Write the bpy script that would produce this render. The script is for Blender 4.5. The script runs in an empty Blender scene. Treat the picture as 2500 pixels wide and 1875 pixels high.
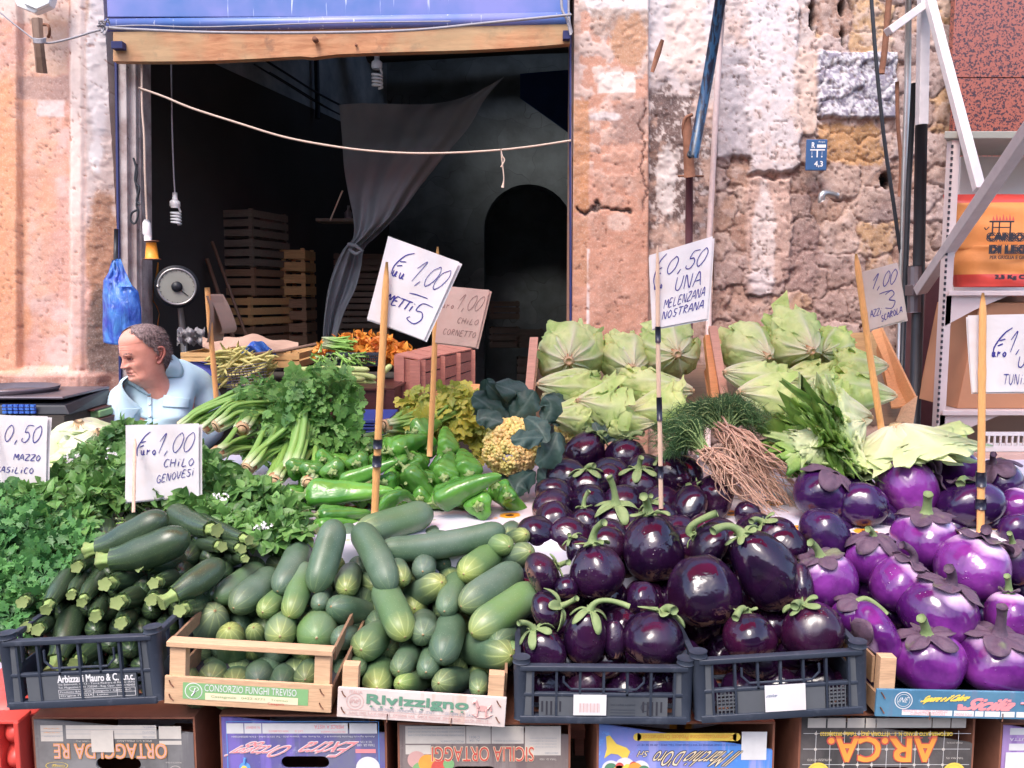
import bpy,math,random
import numpy as np
from mathutils import Vector,Matrix
random.seed(7);RNG=np.random.default_rng(11)
SC=bpy.context.scene
# ------------------------------------------------------------------ camera, sky, sun, exposure
EYE=1.5;PITCH=math.radians(6.0);FPX=2034.0
cam_d=bpy.data.cameras.new('camera');cam=bpy.data.objects.new('camera',cam_d)
SC.collection.objects.link(cam);SC.camera=cam
cam.location=(0,0,EYE);cam.rotation_euler=(math.pi/2-PITCH,0,0)
cam_d.sensor_width=36.0;cam_d.lens=FPX/2500*36.0;cam_d.clip_start=0.05;cam_d.clip_end=500
SUN_EL,SUN_AZ=math.radians(56),math.radians(205) # azimuth the light comes from, clockwise from +Y
world=bpy.data.worlds.new('World');SC.world=world;world.use_nodes=True
wn=world.node_tree;sky=wn.nodes.new('ShaderNodeTexSky');sky.sky_type='NISHITA';sky.sun_disc=False
sky.sun_elevation=SUN_EL;sky.sun_rotation=SUN_AZ;sky.dust_density=2.6;sky.air_density=0.9;sky.ozone_density=0.6
wn.links.new(sky.outputs[0],wn.nodes['Background'].inputs[0]);wn.nodes['Background'].inputs[1].default_value=0.15
sl=bpy.data.lights.new('sun','SUN');sl.energy=0.8;sl.angle=math.radians(24);sl.color=(1.0,0.94,0.90)
so=bpy.data.objects.new('sun',sl);SC.collection.objects.link(so)
_sd=Vector((math.sin(SUN_AZ)*math.cos(SUN_EL),math.cos(SUN_AZ)*math.cos(SUN_EL),math.sin(SUN_EL)))
so.rotation_euler=_sd.to_track_quat('Z','Y').to_euler();so.location=(0,0,12)
SC.view_settings.view_transform='Standard';SC.view_settings.look='None'
SC.view_settings.exposure=1.78;SC.view_settings.gamma=1.0
SC.render.engine='CYCLES';SC.cycles.use_denoising=True
SC.cycles.max_bounces=8;SC.cycles.diffuse_bounces=4;SC.cycles.glossy_bounces=3;SC.cycles.transmission_bounces=4
SC.cycles.sample_clamp_indirect=6.0
# ------------------------------------------------------------------ measuring: photo pixel (2500 wide) + distance -> point
_F=np.array([0,math.cos(PITCH),-math.sin(PITCH)]);_U=np.array([0,math.sin(PITCH),math.cos(PITCH)])
_R=np.array([1.0,0,0]);_C=np.array([0,0,EYE])
def W(x,y,Y):
    d=_F+_R*(x-1250)/FPX+_U*(937.5-y)/FPX
    return _C+d*(Y/d[1])
PAN={'S':(0,0,1.0)}
for _k,_o in zip('ABCDEFGHI',[(0,0),(800,0),(1600,0),(0,600),(800,600),(1600,600),(0,1200),(800,1200),(1600,1200)]):
    PAN[_k]=(_o[0],_o[1],900/2212)
def px(k,x,y):
    a=PAN[k];return a[0]+x*a[2],a[1]+y*a[2]
def PW(k,x,y,Y):
    return W(*px(k,x,y),Y)
def ps(k): # panel scale
    return PAN[k][2]
def mpp(P): # metres per photo pixel at point P
    return float(np.dot(np.asarray(P)-_C,_F))/FPX
def proj(P): # (n,3) -> photo pixels
    q=P-_C;d=q@_F
    return 1250+(q@_R)/d*FPX,937.5-(q@_U)/d*FPX
# ------------------------------------------------------------------ numpy noise
def _h(ix,iy,iz,s):
    n=(ix.astype(np.int64)*374761393+iy.astype(np.int64)*668265263+iz.astype(np.int64)*2147483647+s*974711)&0xffffffff
    n=((n^(n>>13))*1274126177)&0xffffffff
    n=(n^(n>>16))&0xffffff
    return n/float(0xffffff)
def vnoise(x,y,z=0.0,s=0):
    x,y,z=np.broadcast_arrays(np.asarray(x,float),np.asarray(y,float),np.asarray(z,float))
    xi,yi,zi=np.floor(x),np.floor(y),np.floor(z)
    fx,fy,fz=x-xi,y-yi,z-zi
    fx,fy,fz=[f*f*(3-2*f) for f in (fx,fy,fz)]
    r=0
    for a in (0,1):
        for b in (0,1):
            for c in (0,1):
                w=(fx if a else 1-fx)*(fy if b else 1-fy)*(fz if c else 1-fz)
                r=r+w*_h(xi+a,yi+b,zi+c,s)
    return r
def fbm(x,y,z=0.0,o=4,s=0,g=.5):
    r=0;a=1;t=0
    for i in range(o):
        r=r+a*vnoise(np.asarray(x)*2**i,np.asarray(y)*2**i,np.asarray(z)*2**i,s+i*17);t+=a;a*=g
    return r/t
def sstep(a,b,x):
    t=np.clip((x-a)/(b-a+1e-9),0,1);return t*t*(3-2*t)
# ------------------------------------------------------------------ mesh builder
class M:
    def __init__(s):s.v=[];s.f=[];s.n=0;s.a=[];s.mi=[];s.c=[]
    def add(s,V,F,A=None,mat=0,C=None):
        V=np.asarray(V,float).reshape(-1,3);s.v.append(V)
        s.f+=[tuple(i+s.n for i in f) for f in F];s.mi+=[mat]*len(F)
        s.a.append(np.zeros((len(V),3)) if A is None else np.broadcast_to(np.asarray(A,float),(len(V),3)))
        s.c.append(np.ones((len(V),3)) if C is None else np.broadcast_to(np.asarray(C,float),(len(V),3)))
        s.n+=len(V);return s
    def grid(s,P,wu=False,wv=False,A=None,mat=0,C=None,flip=False):
        m,n=P.shape[:2];F=[]
        for i in range(m if wu else m-1):
            i2=(i+1)%m
            for j in range(n if wv else n-1):
                j2=(j+1)%n
                q=(i*n+j,i*n+j2,i2*n+j2,i2*n+j)
                F.append(q[::-1] if flip else q)
        return s.add(P.reshape(-1,3),F,None if A is None else np.asarray(A,float).reshape(-1,3),mat,None if C is None else np.asarray(C).reshape(-1,3))
    def box(s,x0,y0,z0,x1,y1,z1,mat=0,A=None,C=None):
        V=[(x,y,z) for x in (x0,x1) for y in (y0,y1) for z in (z0,z1)]
        return s.add(V,[(0,1,3,2),(4,6,7,5),(0,4,5,1),(2,3,7,6),(0,2,6,4),(1,5,7,3)],A,mat,C)
    def hexa(s,c8,mat=0): # 8 corners ordered like box
        return s.add(c8,[(0,1,3,2),(4,6,7,5),(0,4,5,1),(2,3,7,6),(0,2,6,4),(1,5,7,3)],None,mat)
    def bar(s,p,q,w,h,up=(0,0,1),mat=0): # rectangular bar
        p,q=np.asarray(p,float),np.asarray(q,float);d=q-p;d/=np.linalg.norm(d)
        a=np.cross(d,up);a/=np.linalg.norm(a);b=np.cross(a,d)
        V=[o+a*i*w/2+b*j*h/2 for o in (p,q) for i in (-1,1) for j in (-1,1)]
        return s.hexa(V,mat)
    def tube(s,P,R,n=10,A=None,mat=0,cap=True,flat=None,prof=None):
        P=np.asarray(P,float);m=len(P);R=np.broadcast_to(np.asarray(R,float),(m,))
        T=np.gradient(P,axis=0);T/=np.linalg.norm(T,axis=1)[:,None]+1e-12
        ref=np.array([0,0,1.0]) if abs(T[0][2])<.9 else np.array([0,1.0,0])
        a=np.cross(T[0],ref);a/=np.linalg.norm(a);rows=[]
        th=np.linspace(0,2*math.pi,n,endpoint=False)
        for i in range(m):
            a=a-T[i]*np.dot(a,T[i]);a/=np.linalg.norm(a)+1e-12;b=np.cross(T[i],a)
            k=np.ones(n) if prof is None else prof(i/(m-1),th)
            fl=1 if flat is None else flat
            rows.append(P[i]+R[i]*k[:,None]*(np.cos(th)[:,None]*a+fl*np.sin(th)[:,None]*b))
        G=np.array(rows)
        tt=np.linspace(0,1,m)
        AA=np.stack([np.repeat(tt[:,None],n,1),np.repeat((th/(2*math.pi))[None],m,0),np.full((m,n),0 if A is None else A)],-1)
        o=s.n;s.grid(G,wv=True,A=AA,mat=mat)
        if cap:
            s.f+=[tuple(o+i for i in range(n)),tuple(o+(m-1)*n+i for i in reversed(range(n)))];s.mi+=[mat,mat]
        return s
    def disc(s,c,r,nrm,n=24,th=0.0,mat=0,ry=None,A=None):
        c=np.asarray(c,float);nrm=np.asarray(nrm,float);nrm/=np.linalg.norm(nrm)
        a=np.cross(nrm,(0,0,1)) if abs(nrm[2])<.9 else np.array([1.0,0,0]);a/=np.linalg.norm(a);b=np.cross(a,nrm)
        t=np.linspace(0,2*math.pi,n,endpoint=False);ry=r if ry is None else ry
        ring=c+np.cos(t)[:,None]*a*r+np.sin(t)[:,None]*b*ry
        if th:
            V=np.concatenate([ring,ring+nrm*th])
            F=[tuple(range(n)),tuple(n+i for i in reversed(range(n)))]+[(i,i+n,(i+1)%n+n,(i+1)%n) for i in range(n)]
            return s.add(V,F,A,mat)
        return s.add(ring,[tuple(range(n))],A,mat)
    def build(s,name,mats,parent=None,smooth=True,world=True,bevel=0,recalc=False,at=None):
        me=bpy.data.meshes.new(name);V=np.concatenate(s.v)
        o=bpy.data.objects.new(name,me);SC.collection.objects.link(o)
        if parent is not None:
            o.parent=parent
            if world:
                mi=np.array(parent_matrix(parent).inverted());V=V@mi[:3,:3].T+mi[:3,3]
        else:
            c=np.array([(V[:,0].min()+V[:,0].max())/2,(V[:,1].min()+V[:,1].max())/2,V[:,2].min()]) if at is None else np.asarray(at)
            V=V-c;o.location=c
        me.from_pydata(V.tolist(),[],s.f)
        if not isinstance(mats,(list,tuple)):mats=[mats]
        for m in mats:me.materials.append(m)
        me.polygons.foreach_set('material_index',s.mi)
        at_=me.attributes.new('tc','FLOAT_VECTOR','POINT');at_.data.foreach_set('vector',np.concatenate(s.a).astype(np.float32).ravel())
        C=np.concatenate(s.c)
        if C.min()<1 or C.max()>1:
            ca=me.attributes.new('col','FLOAT_COLOR','POINT');ca.data.foreach_set('color',np.c_[C,np.ones(len(C))].astype(np.float32).ravel())
        if smooth:me.polygons.foreach_set('use_smooth',[True]*len(me.polygons))
        me.update()
        if recalc:
            import bmesh
            bm=bmesh.new();bm.from_mesh(me);bmesh.ops.recalc_face_normals(bm,faces=bm.faces);bm.to_mesh(me);bm.free()
        if bevel:
            b=o.modifiers.new('b','BEVEL');b.width=bevel;b.segments=2;b.limit_method='ANGLE';b.angle_limit=.6
        return o
def parent_matrix(p):
    m=Matrix.LocRotScale(p.location,p.rotation_euler,None)
    return parent_matrix(p.parent)@m if p.parent else m
def tag(o,label=None,cat=None,group=None,kind=None):
    if label:o['label']=label
    if cat:o['category']=cat
    if group:o['group']=group
    if kind:o['kind']=kind
    return o
def thing(name,label,cat,loc,rot=(0,0,0),group=None):
    o=bpy.data.objects.new(name,None);SC.collection.objects.link(o);o.empty_display_size=.05
    o.location=tuple(float(c) for c in loc);o.rotation_euler=rot
    return tag(o,label,cat,group)
def bez(a,b,c,n,ease=True):
    t=np.linspace(0,1,n)
    if ease:t=(1-np.cos(t*math.pi))/2
    t=t[:,None];a,b,c=map(np.asarray,(a,b,c))
    return (1-t)**2*a+2*t*(1-t)*b+t*t*c
def curve_pts(pts,n): # Catmull-Rom through points
    P=[np.asarray(p,float) for p in pts];P=[2*P[0]-P[1]]+P+[2*P[-1]-P[-2]];out=[]
    k=len(P)-3
    for q in np.linspace(0,k-1e-6,n):
        i=int(q);t=q-i;a,b,c,d=P[i:i+4]
        out.append(.5*((2*b)+(c-a)*t+(2*a-5*b+4*c-d)*t*t+(3*b-a-3*c+d)*t**3))
    return np.array(out)
# ------------------------------------------------------------------ materials
class N:
    def __init__(s,name,rough=.6,spec=.5,**kw):
        s.m=bpy.data.materials.new(name);s.m.use_nodes=True;s.t=s.m.node_tree;s.b=s.t.nodes['Principled BSDF']
        s.b.inputs['Roughness'].default_value=rough;s.b.inputs['Specular IOR Level'].default_value=spec
        for k,v in kw.items():s.b.inputs[k.replace('_',' ')].default_value=v
    def put(s,sock,v):
        if isinstance(v,bpy.types.NodeSocket):s.t.links.new(v,sock)
        elif isinstance(v,(tuple,list)) and sock.type=='RGBA' and len(v)==3:sock.default_value=(*v,1)
        else:sock.default_value=v
    def nd(s,typ,ins=None,**at):
        n=s.t.nodes.new(typ)
        for k,v in at.items():setattr(n,k,v)
        for k,v in (ins or {}).items():s.put(n.inputs[k],v)
        return n
    def obj(s):return s.nd('ShaderNodeTexCoord').outputs['Object']
    def vec(s,rnd=True,scale=None):
        v=s.obj()
        if rnd:
            r=s.nd('ShaderNodeObjectInfo').outputs['Random']
            v=s.nd('ShaderNodeVectorMath',{0:v,1:s.nd('ShaderNodeCombineXYZ',{0:s.ma('MULTIPLY',r,13.7),1:s.ma('MULTIPLY',r,41.3),2:r}).outputs[0]},operation='ADD').outputs[0]
        if scale:v=s.nd('ShaderNodeVectorMath',{0:v,1:scale},operation='MULTIPLY').outputs[0]
        return v
    def rnd(s):return s.nd('ShaderNodeObjectInfo').outputs['Random']
    def ma(s,op,a,b=0.0,c=0.0,clamp=False):
        n=s.nd('ShaderNodeMath',{0:a,1:b},operation=op);n.use_clamp=clamp
        if op in ('MULTIPLY_ADD','SMOOTH_MIN','COMPARE','WRAP'):s.put(n.inputs[2],c)
        return n.outputs[0]
    def noise(s,sc,det=4,vec=None,ro=.55,dist=0.0):
        return s.nd('ShaderNodeTexNoise',{'Vector':vec if vec is not None else s.vec(),'Scale':sc,'Detail':det,'Roughness':ro,'Distortion':dist}).outputs['Fac']
    def voro(s,sc,vec=None,feat='F1',out='Distance',rand=1.0):
        return s.nd('ShaderNodeTexVoronoi',{'Vector':vec if vec is not None else s.vec(),'Scale':sc,'Randomness':rand},feature=feat).outputs[out]
    def ramp(s,f,stops,interp='LINEAR'):
        n=s.nd('ShaderNodeValToRGB',{0:f});n.color_ramp.interpolation=interp;e=n.color_ramp.elements
        while len(e)<len(stops):e.new(.5)
        for q,(p,c) in zip(e,stops):
            q.position=p;q.color=(c,c,c,1) if isinstance(c,(int,float)) else (*c,1)
        return n.outputs[0]
    def mix(s,f,a,b,mode='MIX'):
        n=s.nd('ShaderNodeMix',data_type='RGBA',blend_type=mode)
        s.put(n.inputs[0],f);s.put(n.inputs[6],a);s.put(n.inputs[7],b);return n.outputs[2]
    def tc(s):
        n=s.nd('ShaderNodeSeparateXYZ',{0:s.nd('ShaderNodeAttribute',attribute_name='tc').outputs['Vector']})
        return n.outputs
    def col(s):return s.nd('ShaderNodeAttribute',attribute_name='col').outputs['Color']
    def base(s,c):s.put(s.b.inputs['Base Color'],c);return s
    def rough(s,r):s.put(s.b.inputs['Roughness'],r);return s
    def bump(s,h,st=.3,d=.002):
        n=s.nd('ShaderNodeBump',{'Height':h,'Strength':st,'Distance':d});s.put(s.b.inputs['Normal'],n.outputs[0]);return s
    def leafy(s,c,fac=.3):
        tr=s.nd('ShaderNodeBsdfTranslucent',{0:c});out=s.t.nodes['Material Output']
        mx=s.nd('ShaderNodeMixShader',{0:fac});s.t.links.new(s.b.outputs[0],mx.inputs[1]);s.t.links.new(tr.outputs[0],mx.inputs[2])
        s.t.links.new(mx.outputs[0],out.inputs[0]);return s.base(c)
def simple(name,c,rough=.6,var=.15,sc=20,bump=.15,bsc=60,bd=.001,spec=.4,**kw):
    n=N(name,rough,spec,**kw);f=n.noise(sc,5)
    d=tuple(x*(1-var) for x in c);l=tuple(min(1,x*(1+var)) for x in c)
    n.base(n.mix(f,d,l))
    if bump:n.bump(n.noise(bsc,4),bump,bd)
    return n.m
def wood(name,c,dark=.5,rough=.65,axis=(1,12,12),sc=8,spots=.3):
    n=N(name,rough,.3);v=n.vec(scale=axis)
    f=n.noise(sc,6,v,.65,.4);g=n.noise(sc*5,3,v)
    c1=tuple(x*dark for x in c)
    k=n.mix(n.ramp(f,[(.3,0),(.7,1)]),c1,c);k=n.mix(n.ma('MULTIPLY',n.ramp(g,[(.45,0),(.62,1)]),.35),k,tuple(x*.45 for x in c))
    st=n.ramp(n.noise(3,5),[(.5,0),(.75,spots)]);k=n.mix(st,k,tuple(x*.3 for x in c))
    k=n.mix(n.ma('MULTIPLY',n.rnd(),.3),k,tuple(min(1,x*1.2) for x in c))
    n.base(k);n.bump(f,.25,.0015);return n.m
# ------------------------------------------------------------------ the materials
MT={}
def mk_mats():
    # painted / mixed
    n=N('plaster_painted',.9,.2);v=n.obj();c=n.col()
    f=n.noise(55,6,v,.7);mk=n.ramp(n.noise(3.5,4,v,.6),[(.42,.08),(.62,1)]);c2=n.mix(n.ma('MULTIPLY',n.ramp(f,[(.36,1),(.5,0)]),n.ma('MULTIPLY',mk,.3)),c,(.22,.13,.10))
    c2=n.mix(n.ma('MULTIPLY',n.ramp(n.noise(130,4,v,.7),[(.5,0),(.7,1)]),.25),c2,(.8,.7,.65))
    n.base(c2);n.bump(n.ma('MULTIPLY',n.noise(110,6,v,.7),mk),.5,.003);MT['plaster']=n.m
    n=N('granite',.25,.5);v=n.obj()
    g=n.voro(150,v,out='Color');g=n.nd('ShaderNodeSeparateColor',{0:g}).outputs[0]
    q=n.noise(70,3,v,.6)
    k=n.mix(n.ramp(n.ma('ADD',n.ma('MULTIPLY',g,.35),n.ma('MULTIPLY',q,.75)),[(.46,0),(.54,1)]),(.06,.032,.04),(.33,.10,.07))
    n.base(k);MT['granite']=n.m
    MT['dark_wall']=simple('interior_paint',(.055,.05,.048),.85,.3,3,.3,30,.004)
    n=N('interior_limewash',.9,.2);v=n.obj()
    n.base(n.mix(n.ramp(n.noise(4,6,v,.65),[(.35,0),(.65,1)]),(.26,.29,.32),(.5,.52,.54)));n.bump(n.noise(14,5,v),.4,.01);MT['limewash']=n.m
    n=N('interior_stone',.9,.2);v=n.obj()
    br=n.nd('ShaderNodeTexBrick',{'Vector':n.nd('ShaderNodeMapping',{0:n.nd('ShaderNodeVectorMath',{0:v,1:n.nd('ShaderNodeTexNoise',{'Vector':v,'Scale':2.0}).outputs['Color']},operation='ADD').outputs[0],2:(math.pi/2,0,0)}).outputs[0],'Scale':.8,'Mortar Size':.003,'Mortar Smooth':1.0,'Color1':(.24,.28,.29,1),'Color2':(.17,.2,.21,1),'Mortar':(.12,.13,.14,1)}).outputs[0]
    n.base(n.mix(n.ramp(n.noise(5,5,v),[(.4,0),(.7,.6)]),br,(.10,.11,.115)));n.bump(n.noise(18,5,v),.4,.01);MT['in_stone']=n.m
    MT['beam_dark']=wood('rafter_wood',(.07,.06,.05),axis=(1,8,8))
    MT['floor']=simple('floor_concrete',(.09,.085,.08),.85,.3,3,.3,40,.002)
    MT['asphalt']=simple('street_stone',(.055,.052,.055),.7,.3,6,.3,40,.003)
    MT['stucco_far']=simple('street_stucco',(.22,.16,.13),.9,.25,.8,.3,20,.01)
    # lintel painted wood / blue shutter
    n=N('lintel_wood',.6,.35);v=n.vec(False,(1,6,6));z=n.nd('ShaderNodeSeparateXYZ',{0:n.obj()}).outputs[2]
    k=n.mix(n.ramp(n.noise(7,6,v,.65,.5),[(.3,0),(.7,1)]),(.34,.13,.055),(.60,.30,.15))
    k=n.mix(n.ramp(n.noise(9,6,n.obj(),.7),[(.56,0),(.68,.85)]),k,(.24,.12,.07))
    k=n.mix(n.ma('MULTIPLY',n.ramp(n.noise(3,5,n.obj()),[(.45,0),(.6,1)]),.5),k,(.40,.33,.18))
    n.base(k);n.bump(n.noise(40,5,v),.2,.002);MT['lintel']=n.m
    n=N('blue_paint',.4,.5);v=n.obj()
    k=n.mix(n.ramp(n.noise(2.2,4,v),[(.4,0),(.62,1)]),(.06,.13,.36),(.17,.18,.44))
    dr=n.noise(1,4,n.nd('ShaderNodeVectorMath',{0:v,1:(45,45,2.5)},operation='MULTIPLY').outputs[0])
    k=n.mix(n.ramp(dr,[(.64,0),(.70,.8)]),k,(.65,.68,.78));n.base(k);n.bump(n.noise(40,4,v),.1,.002);MT['blue_paint']=n.m
    n=N('jamb_paint',.7,.3);v=n.obj()
    k=n.mix(n.ramp(n.noise(6,6,v,.7),[(.35,0),(.6,1)]),(.26,.19,.18),(.50,.44,.43));k=n.mix(n.ramp(n.noise(30,5,v,.7),[(.62,0),(.7,1)]),k,(.12,.09,.08))
    n.base(k);n.bump(n.noise(60,4,v),.3,.002);MT['jamb']=n.m
    MT['blue_edge']=simple('blue_edge_paint',(.025,.03,.12),.6,.3)
    MT['rope']=simple('cord_fibre',(.55,.42,.34),.9,.25,200)
    MT['rope_grey']=simple('grey_cable',(.30,.28,.30),.7,.3,60)
    MT['black_rubber']=simple('black_plastic',(.02,.022,.028),.45,.3,20)
    MT['rust']=simple('rusty_iron',(.20,.085,.05),.85,.5,40,.5,120)
    MT['pipe_brown']=simple('brown_pipe_paint',(.11,.045,.055),.35,.3,25)
    MT['pole_white']=simple('chipped_white_paint',(.55,.50,.50),.5,.2,25,.3,90)
    n=N('blue_pole_paint',.35,.5);v=n.obj()
    n.base(n.mix(n.ramp(n.noise(60,5,n.nd('ShaderNodeVectorMath',{0:v,1:(1,1,.25)},operation='MULTIPLY').outputs[0],.7),[(.45,0),(.52,1)]),(.010,.012,.028),(.02,.07,.15)));MT['blue_pole']=n.m
    MT['pink_pipe']=simple('pinkish_pipe',(.55,.42,.40),.5,.25,40)
    # plastics
    n=N('crate_plastic',.42,.5);v=n.vec()
    k=n.mix(n.noise(9,5,v),(.014,.020,.034),(.036,.045,.068));k=n.mix(n.ramp(n.noise(30,6,v,.75),[(.55,0),(.8,.55)]),k,(.12,.13,.16))
    n.base(k);n.rough(n.ramp(n.noise(14,4,v),[(.3,.35),(.7,.65)]));n.bump(n.noise(160,3,v),.12,.001);MT['crate_black']=n.m
    n=N('crate_panel_plastic',.5,.5);v=n.vec()
    k=n.mix(n.noise(12,5,v),(.06,.066,.078),(.12,.127,.14));k=n.mix(n.ramp(n.noise(4,5,v),[(.5,0),(.7,.6)]),k,(.035,.042,.055));n.base(k);MT['crate_panel']=n.m
    MT['crate_red']=simple('red_plastic',(.62,.07,.055),.35,.25,12)
    MT['crate_white']=simple('white_plastic',(.75,.72,.70),.4,.08)
    MT['crate_blue']=simple('blue_plastic',(.05,.08,.32),.4,.2)
    MT['plastic_white']=simple('lamp_plastic',(.80,.78,.76),.3,.05,bump=0)
    MT['tube_glass']=simple('lamp_tube_glass',(.82,.84,.84),.2,.04,bump=0)
    n=N('blue_bag_film',.22,.6);v=n.obj()
    k=n.mix(n.ramp(n.noise(9,4,v,dist=1.0),[(.35,0),(.6,1)]),(.05,.09,.58),(.11,.33,.80));tr=n.leafy(k,.35)
    n.bump(n.noise(14,4,n.nd('ShaderNodeVectorMath',{0:v,1:(3,1,.8)},operation='MULTIPLY').outputs[0],.5,1.2),.8,.02);MT['bag_blue']=n.m
    n=N('clear_bag_film',.3,.5);n.leafy((.45,.43,.45),.4);n.bump(n.noise(25,4),.8,.01);MT['bag_clear']=n.m
    # woods
    MT['crate_pale']=wood('crate_poplar',(.72,.45,.27),.75,spots=.35)
    MT['crate_salmon']=wood('crate_pinkish_board',(.66,.36,.25),.7)
    MT['crate_dim']=wood('crate_old_wood',(.32,.20,.12),.6)
    MT['crate_grey']=wood('crate_grey_wood',(.24,.20,.155),.6)
    MT['crate_yellow']=wood('crate_yellow_wood',(.66,.40,.17),.6)
    MT['crate_red_wood']=wood('crate_reddish_wood',(.52,.22,.17),.6)
    MT['crate_amber']=wood('crate_amber_wood',(.72,.34,.14),.75)
    MT['bamboo']=wood('bamboo_cane',(.78,.40,.15),.8,.45,(10,10,1),10,.25)
    MT['bamboo_pale']=wood('pale_cane',(.66,.46,.34),.8,.5,(10,10,1),10,.25)
    MT['tape_black']=simple('black_tape',(.02,.022,.04),.3,.2)
    MT['table_wood']=wood('dark_table_wood',(.10,.035,.03),.6,.4)
    MT['stick']=wood('broom_stick',(.22,.13,.09),.6,.5,(8,8,1))
    MT['cardboard']=simple('brown_cardboard',(.50,.24,.13),.85,.12,10)
    MT['carton_edge']=simple('carton_board_edge',(.26,.10,.06),.85,.3,30)
    # paper
    for nm,c in (('paper_white',(.78,.75,.76)),('paper_grey',(.60,.52,.47)),('paper_pink',(.66,.47,.40)),('paper_kraft',(.42,.30,.23))):
        n=N(nm,.85,.2);v=n.vec()
        k=n.mix(n.ramp(n.noise(14,5,v),[(.45,0),(.75,.5)]),c,tuple(x*y for x,y in zip(c,(.85,.75,.68))));n.leafy(k,.12);n.bump(n.noise(9,3,v,dist=.8),.35,.008);MT[nm]=n.m
    MT['ink']=simple('pen_ink',(.045,.04,.25),.5,.1,bump=0)
    MT['ink_faint']=simple('faded_pen_ink',(.30,.18,.16),.6,.1,bump=0)
    for nm,c in (('w',(.72,.70,.70)),('red',(.62,.10,.08)),('or',(.85,.36,.07)),('ye',(.88,.62,.10)),('gr',(.10,.24,.14)),('gry',(.35,.36,.40)),
                  ('pk',(.85,.28,.30)),('bl',(.03,.09,.22)),('vi',(.16,.12,.42)),('dk',(.03,.03,.04)),('rs',(.62,.36,.33)),('bz',(.62,.56,.50)),('lb',(.12,.32,.70)),('cr',(.80,.66,.45)),('ink',(.09,.10,.30)),('navy',(.03,.035,.09)),('lgreen',(.22,.42,.18)),('gn',(.13,.28,.19))):
        MT['p_'+nm]=simple('print_'+{'w':'white','red':'red','or':'orange','ye':'yellow','gr':'green','gry':'grey','pk':'pink','bl':'blue','vi':'violet','dk':'black','rs':'rose','bz':'beige','lb':'light_blue','cr':'cream','ink':'indigo','navy':'navy','lgreen':'light_green','gn':'moss'}[nm],c,.6,.12,60,bump=0)
    def board(name,c1,c2,c3,sc=6):
        n=N(name,.6,.35);v=n.vec()
        k=n.mix(n.ramp(n.noise(sc,5,v,.6),[(.4,0),(.6,1)]),c1,c2)
        k=n.mix(n.ramp(n.noise(1.4,4,n.vec(scale=(26,26,2.5))),[(.55,0),(.64,.8)]),k,c3)
        k=n.mix(n.ramp(n.noise(60,5,v,.7),[(.6,0),(.72,.6)]),k,tuple(min(1,x*1.9+.04) for x in c1));n.base(k);n.bump(n.noise(50,4,v),.3,.0015);return n.m
    MT['bd_grey']=board('carton_print_grey',(.12,.115,.115),(.24,.23,.23),(.15,.14,.15))
    MT['bd_violet']=board('carton_print_violet',(.17,.17,.26),(.10,.075,.36),(.22,.16,.52))
    MT['bd_taupe']=board('carton_print_taupe',(.20,.16,.15),(.27,.22,.21),(.16,.12,.12))
    MT['bd_blue']=board('carton_print_blue',(.09,.26,.68),(.26,.26,.62),(.36,.36,.70))
    MT['bd_black']=board('carton_print_black',(.06,.055,.055),(.15,.13,.125),(.09,.08,.08))
    MT['bd_purple']=board('carton_print_purple',(.34,.20,.46),(.42,.28,.55),(.25,.15,.40))
    MT['bd_white']=board('board_print_white',(.62,.52,.48),(.70,.61,.57),(.60,.44,.36))
    MT['bd_sea']=board('board_print_blue',(.06,.17,.28),(.10,.23,.34),(.13,.2,.3))
    # metal
    MT['steel']=simple('worn_steel',(.45,.43,.42),.35,.25,20,.2,Metallic=.8)
    MT['steel_dark']=simple('dark_pan_steel',(.17,.15,.17),.4,.35,10,.2,Metallic=.7)
    MT['dial']=simple('dial_enamel',(.30,.30,.26),.4,.12,12)
    MT['enamel_white']=simple('shelf_enamel',(.62,.52,.50),.5,.12,10,.15,60)
    MT['shelf_back']=simple('shelf_panel',(.60,.40,.32),.6,.12,4)
    MT['poly_white']=simple('white_panel',(.86,.84,.82),.5,.04,5)
    MT['thread']=simple('orange_thread',(.85,.30,.03),.5,.25,200)
    # cloths
    n=N('canvas',.9,.2);v=n.obj();n.base(n.mix(n.noise(5,6,v),(.24,.27,.29),(.40,.43,.45)));n.bump(n.noise(150,2,v),.2,.002);MT['canvas']=n.m
    MT['blue_tarp']=simple('blue_tarp',(.02,.05,.16),.6,.3,10)
    MT['kraft_dim']=simple('brown_paper',(.42,.27,.20),.8,.2,10,.6,20,.01)
    n=N('sunflower_oilcloth',.5,.4);v=n.obj()
    mp=n.nd('ShaderNodeVectorMath',{0:v,1:(1,1,0)},operation='MULTIPLY').outputs[0]
    d=n.voro(9,mp,rand=.75);ang=n.noise(90,2,mp)
    d2=n.ma('ADD',d,n.ma('MULTIPLY',ang,.16))
    k=n.mix(n.ramp(n.noise(3,3,v),[(.4,0),(.6,1)]),(.70,.62,.66),(.60,.60,.72))
    k=n.mix(n.ramp(n.voro(24,mp),[(.10,.7),(.16,0)]),k,(.30,.36,.12))
    k=n.mix(n.ramp(d2,[(.30,1),(.34,0)]),k,(.88,.36,.03));k=n.mix(n.ramp(d2,[(.17,1),(.20,0)]),k,(.10,.035,.02));n.base(k);n.bump(n.noise(8,3,v),.3,.02);MT['cloth']=n.m
    # vegetables
    n=N('cucumber_skin',.36,.5);t=n.tc();v=n.vec()
    body=n.mix(n.noise(18,4,v),(.040,.085,.052),(.095,.165,.090))
    body=n.mix(n.ma('MULTIPLY',t[2],1.0),body,(.15,.28,.07))
    body=n.mix(n.ramp(n.noise(9,4,v),[(.42,0),(.7,.6)]),body,(.13,.18,.15))
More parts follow.
